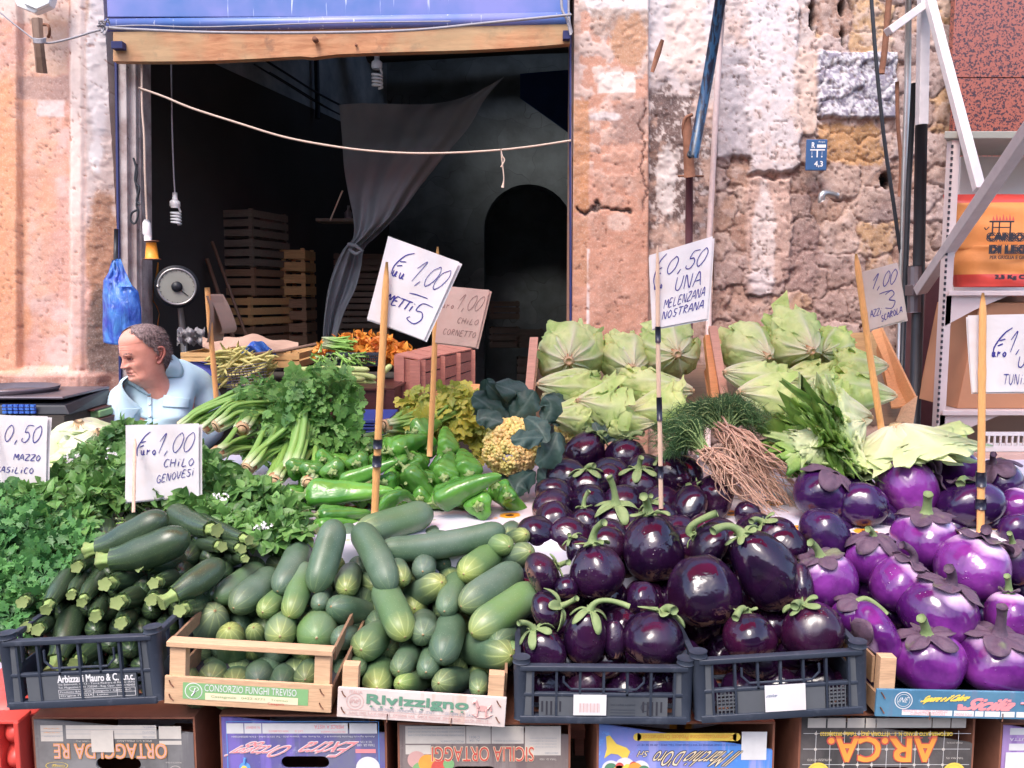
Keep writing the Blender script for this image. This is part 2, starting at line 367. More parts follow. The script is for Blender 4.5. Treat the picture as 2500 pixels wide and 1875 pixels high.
    st=n.ma('SINE',n.ma('MULTIPLY',n.ma('ADD',t[1],n.ma('MULTIPLY',n.noise(20,2,v),.02)),62.83));st=n.ramp(st,[(.72,0),(.95,1)])
    tipm=n.ramp(n.ma('ADD',t[0],n.ma('MULTIPLY',n.noise(6,3,v),.12)),[(.12,1),(.42,0)])
    body=n.mix(n.ma('MULTIPLY',st,n.ma('MULTIPLY',tipm,n.ramp(n.rnd(),[(.3,.12),(.8,.7)]))),body,(.42,.52,.22))
    yel=n.ma('MULTIPLY',n.ramp(n.ma('ADD',t[0],n.ma('MULTIPLY',n.noise(9,3,v),.1)),[(.05,1),(.38,0)]),n.ramp(n.rnd(),[(.3,.0),(1,.75)]))
    body=n.mix(yel,body,(.38,.42,.09))
    body=n.mix(n.ramp(n.voro(210,v),[(.10,.5),(.17,0)]),body,(.32,.38,.24))
    body=n.mix(n.ramp(t[0],[(.008,1),(.02,0)]),body,(.36,.24,.12))
    n.base(body);n.rough(n.ramp(n.noise(12,3,v),[(.35,.36),(.7,.56)]));n.bump(n.ma('ADD',n.noise(60,3,v),n.ma('MULTIPLY',n.ramp(n.voro(120,v),[(.0,1),(.2,0)]),.5)),.22,.0015);MT['cuc']=n.m
    n=N('zucchini_skin',.3,.5);t=n.tc();v=n.vec()
    body=n.mix(n.noise(14,4,v),(.017,.036,.019),(.048,.080,.042))
    rib=n.ramp(n.ma('SINE',n.ma('MULTIPLY',t[1],62.83)),[(.5,0),(1,1)])
    body=n.mix(n.ma('MULTIPLY',rib,n.ramp(t[0],[(.05,.85),(.35,.1)])),body,(.10,.17,.055))
    body=n.mix(n.ramp(n.voro(260,v),[(.12,.75),(.2,0)]),body,(.16,.23,.12));n.base(body)
    n.rough(n.ramp(n.noise(10,3,v),[(.35,.24),(.65,.42)]));n.bump(n.noise(50,3,v),.2,.0015);MT['zuc']=n.m
    n=N('zucchini_stem',.55,.3);t=n.tc();v=n.vec()
    k=n.mix(n.noise(50,3,v),(.16,.26,.07),(.34,.44,.16));k=n.mix(n.ramp(t[0],[(.75,0),(.95,1)]),k,(.22,.28,.10));n.base(k);n.bump(n.noise(60,3,v),.3,.002);MT['zstem']=n.m
    def egg(name,a,b,hi,sc_amt,pale=None):
        n=N(name,.14,.6);t=n.tc();v=n.vec()
        k=n.mix(n.ramp(n.noise(11,4,v),[(.4,0),(.65,1)]),a,b)
        k=n.mix(n.ramp(n.noise(4.5,3,n.vec(scale=(1,1,1.0)),dist=.6),[(.52,0),(.75,.8)]),k,hi)
        if pale:k=n.mix(n.ma('MULTIPLY',n.ramp(n.ma('ADD',t[0],n.ma('MULTIPLY',n.noise(14,3,v),.25)),[(.30,.9),(.42,0)]),n.ramp(n.rnd(),[(.35,.1),(.7,1)])),k,pale)
        scar=n.ma('MULTIPLY',n.ramp(n.noise(26,5,v,.7,1.6),[(.47,0),(.53,1)]),n.ma('MULTIPLY',n.ramp(t[0],[(.68,0),(.84,1)]),t[2]))
        k=n.mix(n.ma('MULTIPLY',scar,sc_amt),k,n.mix(n.noise(40,3,v),(.34,.13,.05),(.30,.22,.20)))
        k=n.mix(n.ramp(n.voro(120,v),[(.03,.5),(.05,0)]),k,(.45,.35,.40));n.base(k)
        n.rough(n.ma('ADD',n.ma('MULTIPLY',scar,.4),n.ramp(n.noise(9,4,v),[(.36,.09),(.6,.22),(.76,.55)])))
        drops=n.ramp(n.voro(95,v),[(.0,1),(.24,0)],'EASE');dm=n.ramp(n.noise(14,3,v),[(.5,0),(.6,1)])
        n.bump(n.ma('ADD',n.ma('MULTIPLY',n.noise(14,3,v,dist=.4),1.1),n.ma('MULTIPLY',n.ma('MULTIPLY',drops,dm),.35)),.6,.006);return n.m
    MT['egg']=egg('dark_aubergine_skin',(.009,.003,.016),(.024,.005,.028),(.050,.006,.026),1.0)
    MT['vio']=egg('violet_aubergine_skin',(.075,.009,.115),(.21,.034,.265),(.028,.004,.05),.5,(.78,.56,.80))
    MT['vid']=egg('deep_violet_aubergine_skin',(.016,.004,.035),(.038,.008,.07),(.07,.014,.11),.5)
    n=N('green_calyx',.6,.3);v=n.vec();n.base(n.mix(n.noise(45,4,v),(.10,.17,.06),(.27,.34,.15)));n.bump(n.noise(70,4,v),.4,.002);MT['calyx']=n.m
    n=N('purple_calyx',.65,.3);v=n.vec();k=n.mix(n.noise(40,5,v,.7),(.035,.02,.045),(.16,.10,.14));k=n.mix(n.ramp(n.noise(16,3,v),[(.58,0),(.7,.7)]),k,(.16,.19,.09));n.base(k);n.bump(n.noise(50,5,v,.7),.8,.004);MT['vcalyx']=n.m
    n=N('pepper_skin',.22,.55);v=n.vec();t=n.tc()
    k=n.mix(n.ramp(n.noise(9,4,v),[(.35,0),(.7,1)]),(.05,.20,.025),(.16,.40,.06));k=n.mix(n.ramp(n.rnd(),[(.3,0),(1,.45)]),k,(.035,.10,.025));n.base(k)
    n.bump(n.ma('ADD',n.noise(24,3,v,dist=.6),n.ma('MULTIPLY',n.noise(2,2,n.vec(scale=(40,40,40))),.2)),.6,.005);MT['pepper']=n.m
    MT['pstem']=simple('pepper_stem',(.24,.34,.12),.5,.3,60)
    def leafm(name,a,b,vein,fac=.25,rough=.45,vst=.5,sc=14,bs=.5,bd=.004):
        n=N(name,rough,.35);t=n.tc();v=n.obj()
        k=n.mix(n.ramp(n.noise(sc,4,v),[(.35,0),(.65,1)]),a,b)
        k=n.mix(n.ma('MULTIPLY',t[2],.6),k,tuple(min(1,x*1.7+.02) for x in b))
        k=n.mix(n.ma('MULTIPLY',n.ramp(t[1],[(0,1),(.14,0)]),vst),k,vein);n.leafy(k,fac);n.bump(n.noise(90,3,v),bs,bd);return n.m
    MT['basil']=leafm('basil_leaf',(.03,.095,.022),(.12,.26,.06),(.16,.28,.10),.2,.4)
    MT['parsley']=leafm('parsley_leaf',(.022,.10,.028),(.09,.24,.06),(.08,.2,.08),.2)
    MT['celery_leaf']=leafm('celery_leaf',(.04,.14,.03),(.17,.36,.08),(.2,.36,.12),.25)
    MT['celery_yellow']=leafm('yellowing_leaf',(.20,.30,.05),(.52,.50,.08),(.5,.55,.2),.3)
    MT['cauli_leaf']=leafm('cauliflower_leaf',(.022,.055,.042),(.055,.10,.085),(.17,.23,.19),.12,.5,.5)
    MT['blossom']=leafm('courgette_blossom',(.55,.10,.02),(.80,.32,.04),(.35,.4,.08),.25)
    n=N('celery_stalk',.4,.4);t=n.tc();v=n.obj()
    k=n.mix(n.ramp(t[0],[(.0,0),(.45,1)]),(.74,.80,.52),(.24,.46,.09));k=n.mix(n.ma('MULTIPLY',n.ramp(n.ma('SINE',n.ma('MULTIPLY',t[1],88)),[(.4,0),(1,1)]),.35),k,(.40,.56,.20));n.leafy(k,.15);MT['stalk']=n.m
    n=N('celery_butt',.7,.3);v=n.obj();t=n.tc();n.base(n.mix(n.ramp(t[0],[(.5,0),(.85,1)]),n.mix(n.noise(60,4,v),(.62,.50,.30),(.50,.30,.15)),(.38,.18,.08)));n.bump(n.noise(120,4,v),.5,.003);MT['butt']=n.m
    n=N('lettuce_leaf',.42,.35);t=n.tc();v=n.vec() # t0 along, t1 across, t2 paleness
    k=n.mix(n.ramp(n.noise(12,5,v),[(.35,0),(.65,1)]),(.42,.64,.12),(.82,.93,.36))
    vein=n.ramp(n.noise(22,4,n.vec(scale=(1,1,1)),.6,1.2),[(.48,0),(.53,1),(.58,0)]) if False else n.noise(30,5,v,.7)
    k=n.mix(n.ma('MULTIPLY',n.ramp(vein,[(.5,0),(.62,1)]),.35),k,(.62,.72,.30))
    rib=n.ma('MULTIPLY',n.ramp(t[1],[(.0,1),(.28,0)]),n.ramp(t[0],[(.15,1),(.9,0)]))
    k=n.mix(rib,k,(.80,.83,.55));k=n.mix(n.ramp(t[0],[(.0,1),(.30,0)]),k,(.80,.76,.50));k=n.mix(n.ma('MULTIPLY',t[2],.85),k,(.86,.87,.72))
    n.leafy(k,.3);n.bump(n.noise(30,6,v,.65,1.2),.7,.006);MT['lettuce']=n.m
    n=N('endive_leaf',.42,.35);t=n.tc();v=n.vec()
    k=n.mix(n.ramp(n.noise(16,5,v),[(.35,0),(.65,1)]),(.12,.27,.05),(.34,.54,.12));k=n.mix(n.ramp(t[0],[(.35,1),(.85,0)]),k,(.72,.78,.48));n.leafy(k,.25);n.bump(n.noise(40,4,v),.6,.005);MT['endive']=n.m
    n=N('cauliflower_curd',.75,.3);v=n.obj()
    k=n.mix(n.ramp(n.noise(16,4,v),[(.35,0),(.6,1)]),(.78,.72,.22),(.88,.62,.26));k=n.mix(n.ramp(n.noise(9,3,v),[(.55,0),(.7,.6)]),k,(.72,.36,.20));n.base(k);n.bump(n.voro(300,v),.6,.003);MT['curd']=n.m
    MT['dill']=leafm('dill_frond',(.035,.085,.03),(.07,.15,.05),(.08,.16,.05),.2,.6)
    MT['dillstem']=simple('dill_stem',(.30,.42,.16),.6,.3,40)
    MT['root']=simple('dill_root',(.46,.29,.21),.8,.4,40)
    MT['tie']=simple('white_tie',(.75,.74,.72),.5,.05)
    MT['squash']=simple('pale_squash_skin',(.42,.50,.18),.4,.2,8)
    MT['corn_dry']=leafm('withered_leaf',(.30,.28,.08),(.52,.46,.16),(.5,.45,.2),.2)
    # person
    n=N('skin',.48,.4);v=n.obj();k=n.mix(n.ramp(n.noise(22,4,v),[(.35,0),(.65,1)]),(.62,.27,.20),(.72,.35,.26))
    k=n.mix(n.col(),(.30,.10,.08),k);n.base(k);n.b.inputs['Subsurface Weight'].default_value=.12;n.b.inputs['Subsurface Radius'].default_value=(.01,.004,.002);n.bump(n.noise(150,4,v),.25,.001);MT['skin']=n.m
    n=N('grey_hair',.7,.3);v=n.obj();f=n.noise(1,5,n.nd('ShaderNodeVectorMath',{0:v,1:(160,160,60)},operation='MULTIPLY').outputs[0])
    n.base(n.mix(n.ramp(f,[(.35,0),(.65,1)]),(.06,.04,.04),(.30,.22,.21)));n.bump(f,.5,.002);MT['hair']=n.m
    n=N('shirt_cotton',.85,.2);v=n.obj();n.base(n.mix(n.noise(5,3,v),(.40,.62,.70),(.55,.70,.78)));n.bump(n.noise(500,2,v),.1,.001);MT['shirt']=n.m
    MT['eye']=simple('eye',(.03,.02,.02),.2,.1,bump=0);MT['eye_w']=simple('eye_white',(.6,.5,.47),.3,.05,bump=0);MT['lip']=simple('lips',(.48,.15,.13),.5,.1,40)
    MT['blue_chair']=simple('blue_chair_plastic',(.06,.08,.34),.4,.12)
    n=N('red_awning_canvas',.9,.1);n.leafy((.90,.05,.04),.75);MT['awning']=n.m
mk_mats()
# ------------------------------------------------------------------ setting and building
WY=4.0
def sheet(name,x0,x1,y0,y1,z,mat,label=None):
    o=M().add([(x0,y0,z),(x1,y0,z),(x1,y1,z),(x0,y1,z)],[(0,1,2,3)]).build(name,mat,smooth=False)
    return tag(o,kind='structure')
sheet('street',-40,40,-40,60,0.0,MT['asphalt'])
f=M().box(-3.0,4.05,0.0,2.2,8.2,0.04).build('shop_floor',MT['floor'],smooth=False);tag(f,kind='structure')
def blob(x,y,cx,cy,rx,ry,soft=.35,wob=.35,s=1,fr=60.):
    d=np.sqrt(((x-cx)/rx)**2+((y-cy)/ry)**2)
    d=d+(fbm(x/fr,y/fr,s,5,s)-.5)*2*wob+(fbm(x/14,y/14,s,3,s+5)-.5)*wob*.5
    return sstep(1+soft/2,1-soft/2,d)
def rect(x,y,x0,y0,x1,y1,soft=6,wob=8,s=3):
    w=(fbm(x/25,y/25,s,4,s)-.5)*2*wob
    a=np.minimum(np.minimum(x-x0,x1-x),np.minimum(y-y0,y1-y))+w
    return sstep(-soft/2,soft/2,a)
def lay(c,m,col):
    return c*(1-m[...,None])+np.asarray(col)*m[...,None]
def wallmesh(x0,y0,x1,y1,Y,step,fn,depth_back=.35,thick=True):
    X0,X1=W(x0,900,Y)[0],W(x1,900,Y)[0];z0,z1=W(0,y1,Y)[2],W(0,y0,Y)[2]
    if y1>1500:z0=0.0
    nx=int((X1-X0)/step)+1;nz=int((z1-z0)/step)+1
    X,Z=np.meshgrid(np.linspace(X0,X1,nx),np.linspace(z0,z1,nz))
    P=np.stack([X,np.full_like(X,Y),Z],-1);u,v=proj(P.reshape(-1,3));u=u.reshape(X.shape);v=v.reshape(X.shape)
    d,c=fn(u,v,X,Z);P[...,1]-=d;c=c*np.array((.86,.85,.86) if x0>1300 else (.88,.83,.84))
    m=M();m.grid(P,C=np.clip(c,0,1),flip=True)
    a,b=P[:,0],P[:,-1]
    for e,fl in ((a,True),(b,False)): # returns (reveals) of the wall
        q=np.stack([e,e+np.array([0,depth_back,0])],1);q[:,1,1]=Y+depth_back
        m.grid(q,C=np.repeat((c[:,0] if fl else c[:,-1])[:,None],2,1),flip=fl)
    bk=np.array([[X0,Y+depth_back,z0],[X1,Y+depth_back,z0],[X1,Y+depth_back,z1],[X0,Y+depth_back,z1]])
    m.add(bk,[(0,1,2,3)],C=c[0,0]);m.add([(X0,Y-.01,z1),(X1,Y-.01,z1),(X1,Y+depth_back,z1),(X0,Y+depth_back,z1)],[(0,1,2,3)],C=c[-1,0])
    return m
PEACH=(.66,.36,.24);SALM=(.54,.28,.19);ORAN=(.62,.27,.11);WHITE=(.74,.68,.64);GREYW=(.50,.46,.45);BROWN=(.25,.13,.09);DARK=(.10,.07,.065);OCH=(.46,.27,.12)
def f_left(u,v,X,Z):
    c=np.ones(u.shape+(3,))*np.array((.62,.37,.30))
    lo=fbm(u/70,v/90,0,5,2);fi=fbm(u/12,v/12,0,4,9)
    c=lay(c,sstep(.45,.62,lo)*.7,(.70,.53,.48));c=lay(c,sstep(.52,.66,fbm(u/50,v/50,3,5,31))*.6,PEACH)
    c=lay(c,blob(u,v,10,700,45,600,.5,.5,4)*.7,(.72,.33,.16))
    c=lay(c,blob(u,v,60,420,70,330,.6,.6,24)*.35,(.72,.38,.20))
    c=lay(c,rect(u,v,40,182,168,240,8,6)*.8,(.42,.29,.25))
    c=lay(c,rect(u,v,85,243,145,278,6,8,7)*.8,(.74,.66,.62))
    c=lay(c,rect(u,v,-80,-60,160,45,10,18,8)*.7,(.75,.66,.60))
    c=lay(c,rect(u,v,60,30,160,180,8,20,9)*.6,(.70,.52,.38))
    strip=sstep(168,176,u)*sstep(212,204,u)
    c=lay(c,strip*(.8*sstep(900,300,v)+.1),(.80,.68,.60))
    side=sstep(205,214,u)
    c=lay(c,side*sstep(760,420,v),(.58,.50,.46));c=lay(c,side*blob(u,v,245,60,60,100,.4,.6,12),(.50,.36,.28))
    c=lay(c,side*blob(u,v,235,150,26,190,.3,.5,15)*.9,(.74,.70,.68));c=lay(c,side*blob(u,v,262,440,28,130,.3,.6,16)*.6,(.62,.50,.44))
    c=lay(c,side*blob(u,v,232,380,14,40,.3,.7,17),(.76,.73,.70))
    c=lay(c,side*blob(u,v,250,640,42,150,.4,.6,18)*.85,(.42,.22,.12))
    c=lay(c,side*blob(u,v,262,900,60,190,.4,.6,19)*.85,(.13,.10,.085))
    led=sstep(905,918,v)
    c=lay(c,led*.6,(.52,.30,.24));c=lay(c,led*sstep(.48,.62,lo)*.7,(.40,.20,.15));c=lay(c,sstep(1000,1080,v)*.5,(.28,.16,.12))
    spots=sstep(.74,.8,fbm(u/9,v/11,5,4,44));c=lay(c,spots*.7,(.36,.16,.10))
    cr=np.abs(fbm(u/60,v/60,7,5,55)-.5);c=lay(c,sstep(.008,.0,cr)*.6,(.32,.16,.12))
    # relief: mouldings, ledge, roughness
    d=-.03*sstep(40,46,u)*sstep(168,162,u)*sstep(905,895,v)+.012*sstep(172,178,u)*sstep(208,200,u)
    d=d-.05*sstep(208,290,u)+.035*led*sstep(262,240,u)*sstep(960,950,v)+.02*sstep(960,970,v)
    d=d+(fi-.5)*.005+(lo-.5)*.012-spots*.005-sstep(.006,0,cr)*.005+.004*side*sstep(.5,.53,fbm(u/22,v/22,1,4,71))
    return d,c
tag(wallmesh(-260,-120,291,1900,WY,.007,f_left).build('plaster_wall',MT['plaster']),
    'peeling peach plaster pillar wall left of the dark shop doorway','wall')
def f_right(u,v,X,Z):
    c=np.ones(u.shape+(3,))*np.array(SALM)
    lo=fbm(u/60,v/80,0,5,62);fi=fbm(u/10,v/10,0,4,69);me=fbm(u/26,v/26,2,5,66)
    c=lay(c,sstep(.48,.62,lo)*.6,(.60,.34,.25));c=lay(c,sstep(.55,.66,me)*.5,(.40,.22,.15))
    top=sstep(560,120,v+(lo-.5)*500)
    c=lay(c,top*.6*sstep(.42,.5,me),(.72,.62,.56));c=lay(c,rect(u,v,1420,-80,1590,50,8,22,4)*.9,(.76,.68,.64))
    c=lay(c,rect(u,v,1395,-80,1415,520,6,9,5)*.7,(.50,.36,.30));c=lay(c,rect(u,v,1440,30,1582,92,8,10,6)*.75,(.38,.26,.20))
    c=lay(c,blob(u,v,1535,110,38,60,.2,.5,7),(.50,.28,.17));c=lay(c,rect(u,v,1458,182,1548,233,4,2,8)*.95,(.80,.68,.60))
    c=lay(c,rect(u,v,1490,250,1575,350,10,25,9)*.7,(.30,.20,.17));c=lay(c,blob(u,v,1480,290,40,12,.3,.6,10),(.72,.62,.58))
    c=lay(c,rect(u,v,1398,250,1436,520,4,4,11)*.8,(.50,.24,.11));c=lay(c,rect(u,v,1400,530,1434,700,4,5,12)*.5,(.50,.26,.14))
    c=lay(c,rect(u,v,1431,610,1436,840,3,4,13)*.9,(.76,.66,.62));c=lay(c,blob(u,v,1505,545,26,22,.4,.6,14)*.7,(.66,.50,.42))
    cr=np.abs(v-(520+14*np.sin(u/30)+(me-.5)*50))+0*u;crm=sstep(7,2,cr)*rect(u,v,1405,480,1540,560,4,2);c=lay(c,crm,(.06,.035,.03))
    c2=np.abs(u-(1566+(fbm(v/30,0,1,4,80)-.5)*34));cm2=sstep(3.2,1,c2)*sstep(240,260,v)*sstep(540,500,v);c=lay(c,cm2,(.18,.09,.07))
    w=sstep(1579,1584,u) # set-back wall between pilaster and rubble
    c=lay(c,w,(.52,.34,.26));c=lay(c,w*sstep(330,150,v+(me-.5)*200),(.66,.58,.56));c=lay(c,w*blob(u,v,1670,90,50,120,.2,.5,30)*.8,(.72,.56,.48))
    dk=w*rect(u,v,1570,215,1720,590,40,90,20);c=lay(c,dk*.95,(.15,.10,.09));c=lay(c,dk*sstep(.56,.62,fbm(u/9,v/12,8,4,90)),(.55,.46,.42))
    c=lay(c,w*blob(u,v,1625,430,25,70,.2,.9,40)*.8,(.72,.64,.60));c=lay(c,w*blob(u,v,1640,620,70,90,.4,.7,41)*.5,(.60,.42,.34))
    peel=sstep(.5,.56,me)*sstep(700,300,v);cm=sstep(.74,.8,fbm(u/7,v/9,5,4,84));c=lay(c,cm*.6,(.28,.14,.10))
    d=.045*(1-w)+(fi-.5)*.005+(lo-.5)*.012+peel*.004-crm*.015-cm2*.008-cm*.006+w*(me-.5)*.014
    return d,c
tag(wallmesh(1394,-120,1735,1900,WY,.0065,f_right).build('plaster_wall',MT['plaster']),
    'salmon and brown plaster pillar with peeling white patches right of the doorway','wall')
def vor(u,v,s,sx,sy):
    x=u/sx;y=v/sy;xi=np.floor(x);yi=np.floor(y);d1=np.full(u.shape,9.0);d2=np.full(u.shape,9.0);idc=np.zeros(u.shape)
    for a in (-1,0,1):
        for b in (-1,0,1):
            cx=xi+a;cy=yi+b;jx=cx+.15+.7*_h(cx,cy,0*cx,s);jy=cy+.2+.6*_h(cx,cy,0*cx,s+1);r=_h(cx,cy,0*cx,s+2)
            dd=np.maximum(np.abs(x-jx),np.abs(y-jy))*.6+np.hypot(x-jx,y-jy)*.4
            nw=dd<d1;d2=np.where(nw,d1,np.minimum(d2,dd));idc=np.where(nw,r,idc);d1=np.where(nw,dd,d1)
    return d1,d2-d1,idc
def f_rub(u,v,X,Z):
    wu=(fbm(u/40,v/40,0,4,100)-.5)*50;wv=(fbm(u/40,v/40,5,4,104)-.5)*50
    d1,e,idc=vor(u+wu,v+wv,5,95,78)
    lo=fbm(u/60,v/70,0,5,110);me=fbm(u/24,v/26,2,5,112);fi=fbm(u/8,v/8,0,4,114)
    pal=np.array([(.46,.29,.21),(.38,.23,.17),(.52,.37,.30),(.34,.24,.21),(.50,.31,.17),(.44,.33,.30)])
    c=pal[np.clip((idc*6).astype(int),0,5)]
    joint=sstep(.09,.01,e);c=lay(c,joint*.6,(.24,.15,.12));c=lay(c,sstep(.5,.62,me)*.55,(.60,.46,.40));c=lay(c,sstep(.56,.66,lo)*.5,(.30,.19,.15))
    # upper left pale render, white band, grey patch
    top=rect(u,v,1540,-140,1990,310,40,70,50);
    c=lay(c,top*.9,(.58,.48,.45));c=lay(c,top*sstep(.5,.6,me)*.5,(.60,.40,.32))
    g=rect(u,v,1745,115,1840,385,12,16,51);c=lay(c,g*.9,(.50,.45,.46))
    band=rect(u,v,1826,-140,1945,425,10,18,52);c=lay(c,band*.96,(.68,.61,.60));c=lay(c,band*sstep(.56,.64,me)*.5,(.66,.50,.44))
    b2=rect(u,v,1820,435,1930,690,8,12,53);c=lay(c,b2*.85,(.56,.38,.31));c=lay(c,blob(u,v,1862,590,26,110,.3,.6,54)*.8,(.74,.64,.60))
    b3=rect(u,v,1930,130,1992,330,8,16,55);c=lay(c,b3*.7,(.70,.52,.42))
    blk=rect(u,v,1992,130,2186,288,5,6,56);n2=sstep(.47,.53,fbm(u/6,v/7,1,3,120));c=lay(c,blk,(.30,.27,.33));c=lay(c,blk*n2*.9,(.70,.67,.68))
    och=rect(u,v,1995,303,2155,400,10,16,57);c=lay(c,och*.9,(.48,.26,.11));c=lay(c,blob(u,v,2080,470,60,60,.4,.6,58)*.6,(.52,.36,.28))
    hole=blob(u,v,1983,45,10,34,.2,.5,59,30)+blob(u,v,2056,20,9,20,.2,.4,60,30)+blob(u,v,2058,88,6,28,.2,.4,61,30)+blob(u,v,2166,440,16,22,.2,.4,62,30);hole=np.clip(hole,0,1);c=lay(c,hole,(.02,.035,.04))
    sm=np.clip(top*.7+g+band+b2+b3,0,1)
    low=sstep(560,700,v);c=lay(c,low*.35,(.50,.33,.27));c=lay(c,blob(u,v,1960,650,46,90,.5,.7,63)*.6,(.30,.19,.17));c=lay(c,blob(u,v,1860,690,30,30,.3,.8,64),(.70,.60,.58))
    pits=sstep(.66,.72,fbm(u/10,v/10,3,4,124));c=lay(c,pits*.6,(.16,.10,.08));c=lay(c,sstep(.012,0,np.abs(fbm(u/45,v/45,9,5,130)-.5))*.6,(.20,.12,.10))
    d=(1-sm)*((1-joint)*.014*(1-d1*.5)-.01+(idc-.5)*.02)+sm*.02+band*.012+blk*.03-hole*.09+(me-.5)*.018*(1-band*.6)+(fi-.5)*.006-pits*.006
    return d,c
tag(wallmesh(1736,-120,2340,1900,WY+.04,.0065,f_rub).build('rubble_wall',MT['plaster']),
    'rough rubble stone wall with white render band beside the blue meter plate','wall')
# granite cladding, upper right
m=M()
for (a,b,c_,d_) in ((2322,-120,2700,189),(2322,191,2700,420)):
    p,q=W(a,d_,3.92),W(c_,b,3.92);m.box(p[0],3.92,p[2],q[0],3.96,q[2])
p,q=W(2322,1900,3.93),W(2700,-120,3.93);m.box(p[0]+.003,3.962,0,q[0],4.2,q[2])
tag(m.build('granite_wall',MT['granite'],smooth=False,bevel=.002),'red speckled granite cladding above the white shelving at upper right','wall')
# interior
def wallq(name,pts,mat,label,cat='wall'):
    return tag(M().add(pts,[(0,1,2,3)] if len(pts)==4 else [tuple(range(len(pts)))]).build(name,mat,smooth=False),label,cat)
def ixl(Y):return -1.92+(Y-5.0)*(.48/1.9)
a,b=(ixl(4.22),4.22),(ixl(8.05),8.05)
m=M();nn=np.array([-.25,.03]);
def prism(m,a,b,z0,z1,off,mat=0):
    V=[]
    for q in (a,(a[0]+off[0],a[1]+off[1])):V+=[(q[0],q[1],z0),(q[0],q[1],z1)]
    for q in (b,(b[0]+off[0],b[1]+off[1])):V+=[(q[0],q[1],z0),(q[0],q[1],z1)]
    m.hexa(V,mat)
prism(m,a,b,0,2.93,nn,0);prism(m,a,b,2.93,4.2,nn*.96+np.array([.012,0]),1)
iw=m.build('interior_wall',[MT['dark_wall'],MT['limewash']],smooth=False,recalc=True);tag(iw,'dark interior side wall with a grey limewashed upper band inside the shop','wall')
mm=M()
for (x,y0,y1) in ((776,115,290),(590,145,195)):
    p,q=W(x,y1,6.55),W(x,y0,6.4);mm.tube([(p[0],p[1],p[2]),(p[0],p[1],4.1)],.02,8)
pw_=[W(620,130,5.6),W(700,180,5.9),W(780,230,6.2),W(880,280,6.5),W(960,310,6.7)]
mm.tube(curve_pts(pw_,20),.008,6);mm.tube(curve_pts([p+np.array([0,0,-.07]) for p in pw_],20),.006,6);mm.tube(curve_pts([p+np.array([.1,0,-.12]) for p in pw_],20),.005,6)
tag(mm.build('pipe_run',MT['black_rubber']),'dark pipes and cables crossing the limewashed band inside the shop','pipes')
m=M();AX=W(1290,560,8.0)[0];ah=.42;zt=W(1290,560,8.0)[2]
m.box(-2.4,8.0,0,AX-ah,8.35,4.2);m.box(AX+ah,8.0,0,2.6,8.35,4.2)
th=np.linspace(0,math.pi,17);top=[(AX-ah*math.cos(t),zt+ah*math.sin(t)) for t in th]
for i in range(16):
    (xa,za),(xb,zb)=top[i],top[i+1]
    m.hexa([(xa,8.0,za),(xa,8.0,4.2),(xa,8.35,za),(xa,8.35,4.2),(xb,8.0,zb),(xb,8.0,4.2),(xb,8.35,zb),(xb,8.35,4.2)])
m.box(AX-ah-.3,8.55,0,AX+ah+.3,8.65,4.2);m.box(AX-ah-.3,8.35,0,AX-ah-.02,8.9,4.2);m.box(AX+ah+.02,8.35,0,AX+ah+.3,8.9,4.2)
tag(m.build('stone_wall',MT['in_stone'],smooth=False),'grey block stone back wall with an arched opening deep inside the shop','wall')
tag(M().box(1.5,4.36,0,1.62,8.0,4.2).build('interior_wall',MT['in_stone'],smooth=False),'dim grey interior side wall at the right of the shop','wall')
tag(M().box(-2.6,4.0,W(0,-139,3.95)[2],2.6,4.3,4.3).build('upper_wall',MT['stucco_far'],smooth=False),'plaster wall above the blue shutter housing, over the top edge','wall')
cl=M().box(-2.6,4.301,4.2,2.6,6.6,4.3).box(-2.6,7.05,4.2,2.6,9.2,4.3).box(-2.6,6.6,4.2,-.7,7.05,4.3).box(1.3,6.6,4.2,2.6,7.05,4.3).build('ceiling',MT['dark_wall'],smooth=False);tag(cl,kind='structure')  # slabs leave an added opening that lets daylight onto the back wall
for i,(x,y) in enumerate(((0,4.9),(0,5.6),(0,6.3),(0,7.0),(0,7.6))):
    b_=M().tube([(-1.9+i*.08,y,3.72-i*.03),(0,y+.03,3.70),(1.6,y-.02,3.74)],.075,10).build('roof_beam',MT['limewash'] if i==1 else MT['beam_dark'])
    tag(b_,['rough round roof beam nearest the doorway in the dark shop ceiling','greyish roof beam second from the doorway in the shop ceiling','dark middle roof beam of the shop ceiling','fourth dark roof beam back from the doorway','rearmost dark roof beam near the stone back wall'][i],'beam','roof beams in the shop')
# doorway: blue shutter box, roller, lintel, jambs
Yd=3.95
p,q=W(262,42,Yd),W(1392,-140,Yd)
sh=thing('shutter_box','blue painted metal shutter housing streaked with white above the doorway','shutter',((p[0]+q[0])/2,Yd,p[2]))
m=M().box(p[0],Yd,p[2],q[0],Yd+.3,q[2]);m.build('housing',MT['blue_paint'],sh,smooth=False,bevel=.004)
M().tube([W(262,62,Yd-.04),W(700,58,Yd-.05),W(1392,46,Yd-.04)],.028,14).build('roller',MT['blue_paint'],sh)
l=thing('lintel_beam','weathered orange brown wooden lintel board across the top of the doorway','lintel',W(820,150,3.9))
TL,TR,BL,BR=(268,74),(1392,62),(280,150),(1392,92)
ys=np.linspace(0,1,40);P=[]
for t in ys:
    x=276+(1392-276)*t;ty=78-20*t;by=149-12*t-36*t*t*.9+3*math.sin(9*t)+(6*math.exp(-((x-772)/18)**2))
    a_,b_=W(x,ty,3.9),W(x,by,3.9);P.append([a_,b_,b_+np.array([0,.05,0]),a_+np.array([0,.05,0])])
m=M();m.grid(np.array(P),wv=True);m.f+=[(0,1,2,3)[::-1],tuple(m.n-4+i for i in range(4))];m.mi+=[0,0]
m.build('board',MT['lintel'],l,smooth=False,recalc=True)
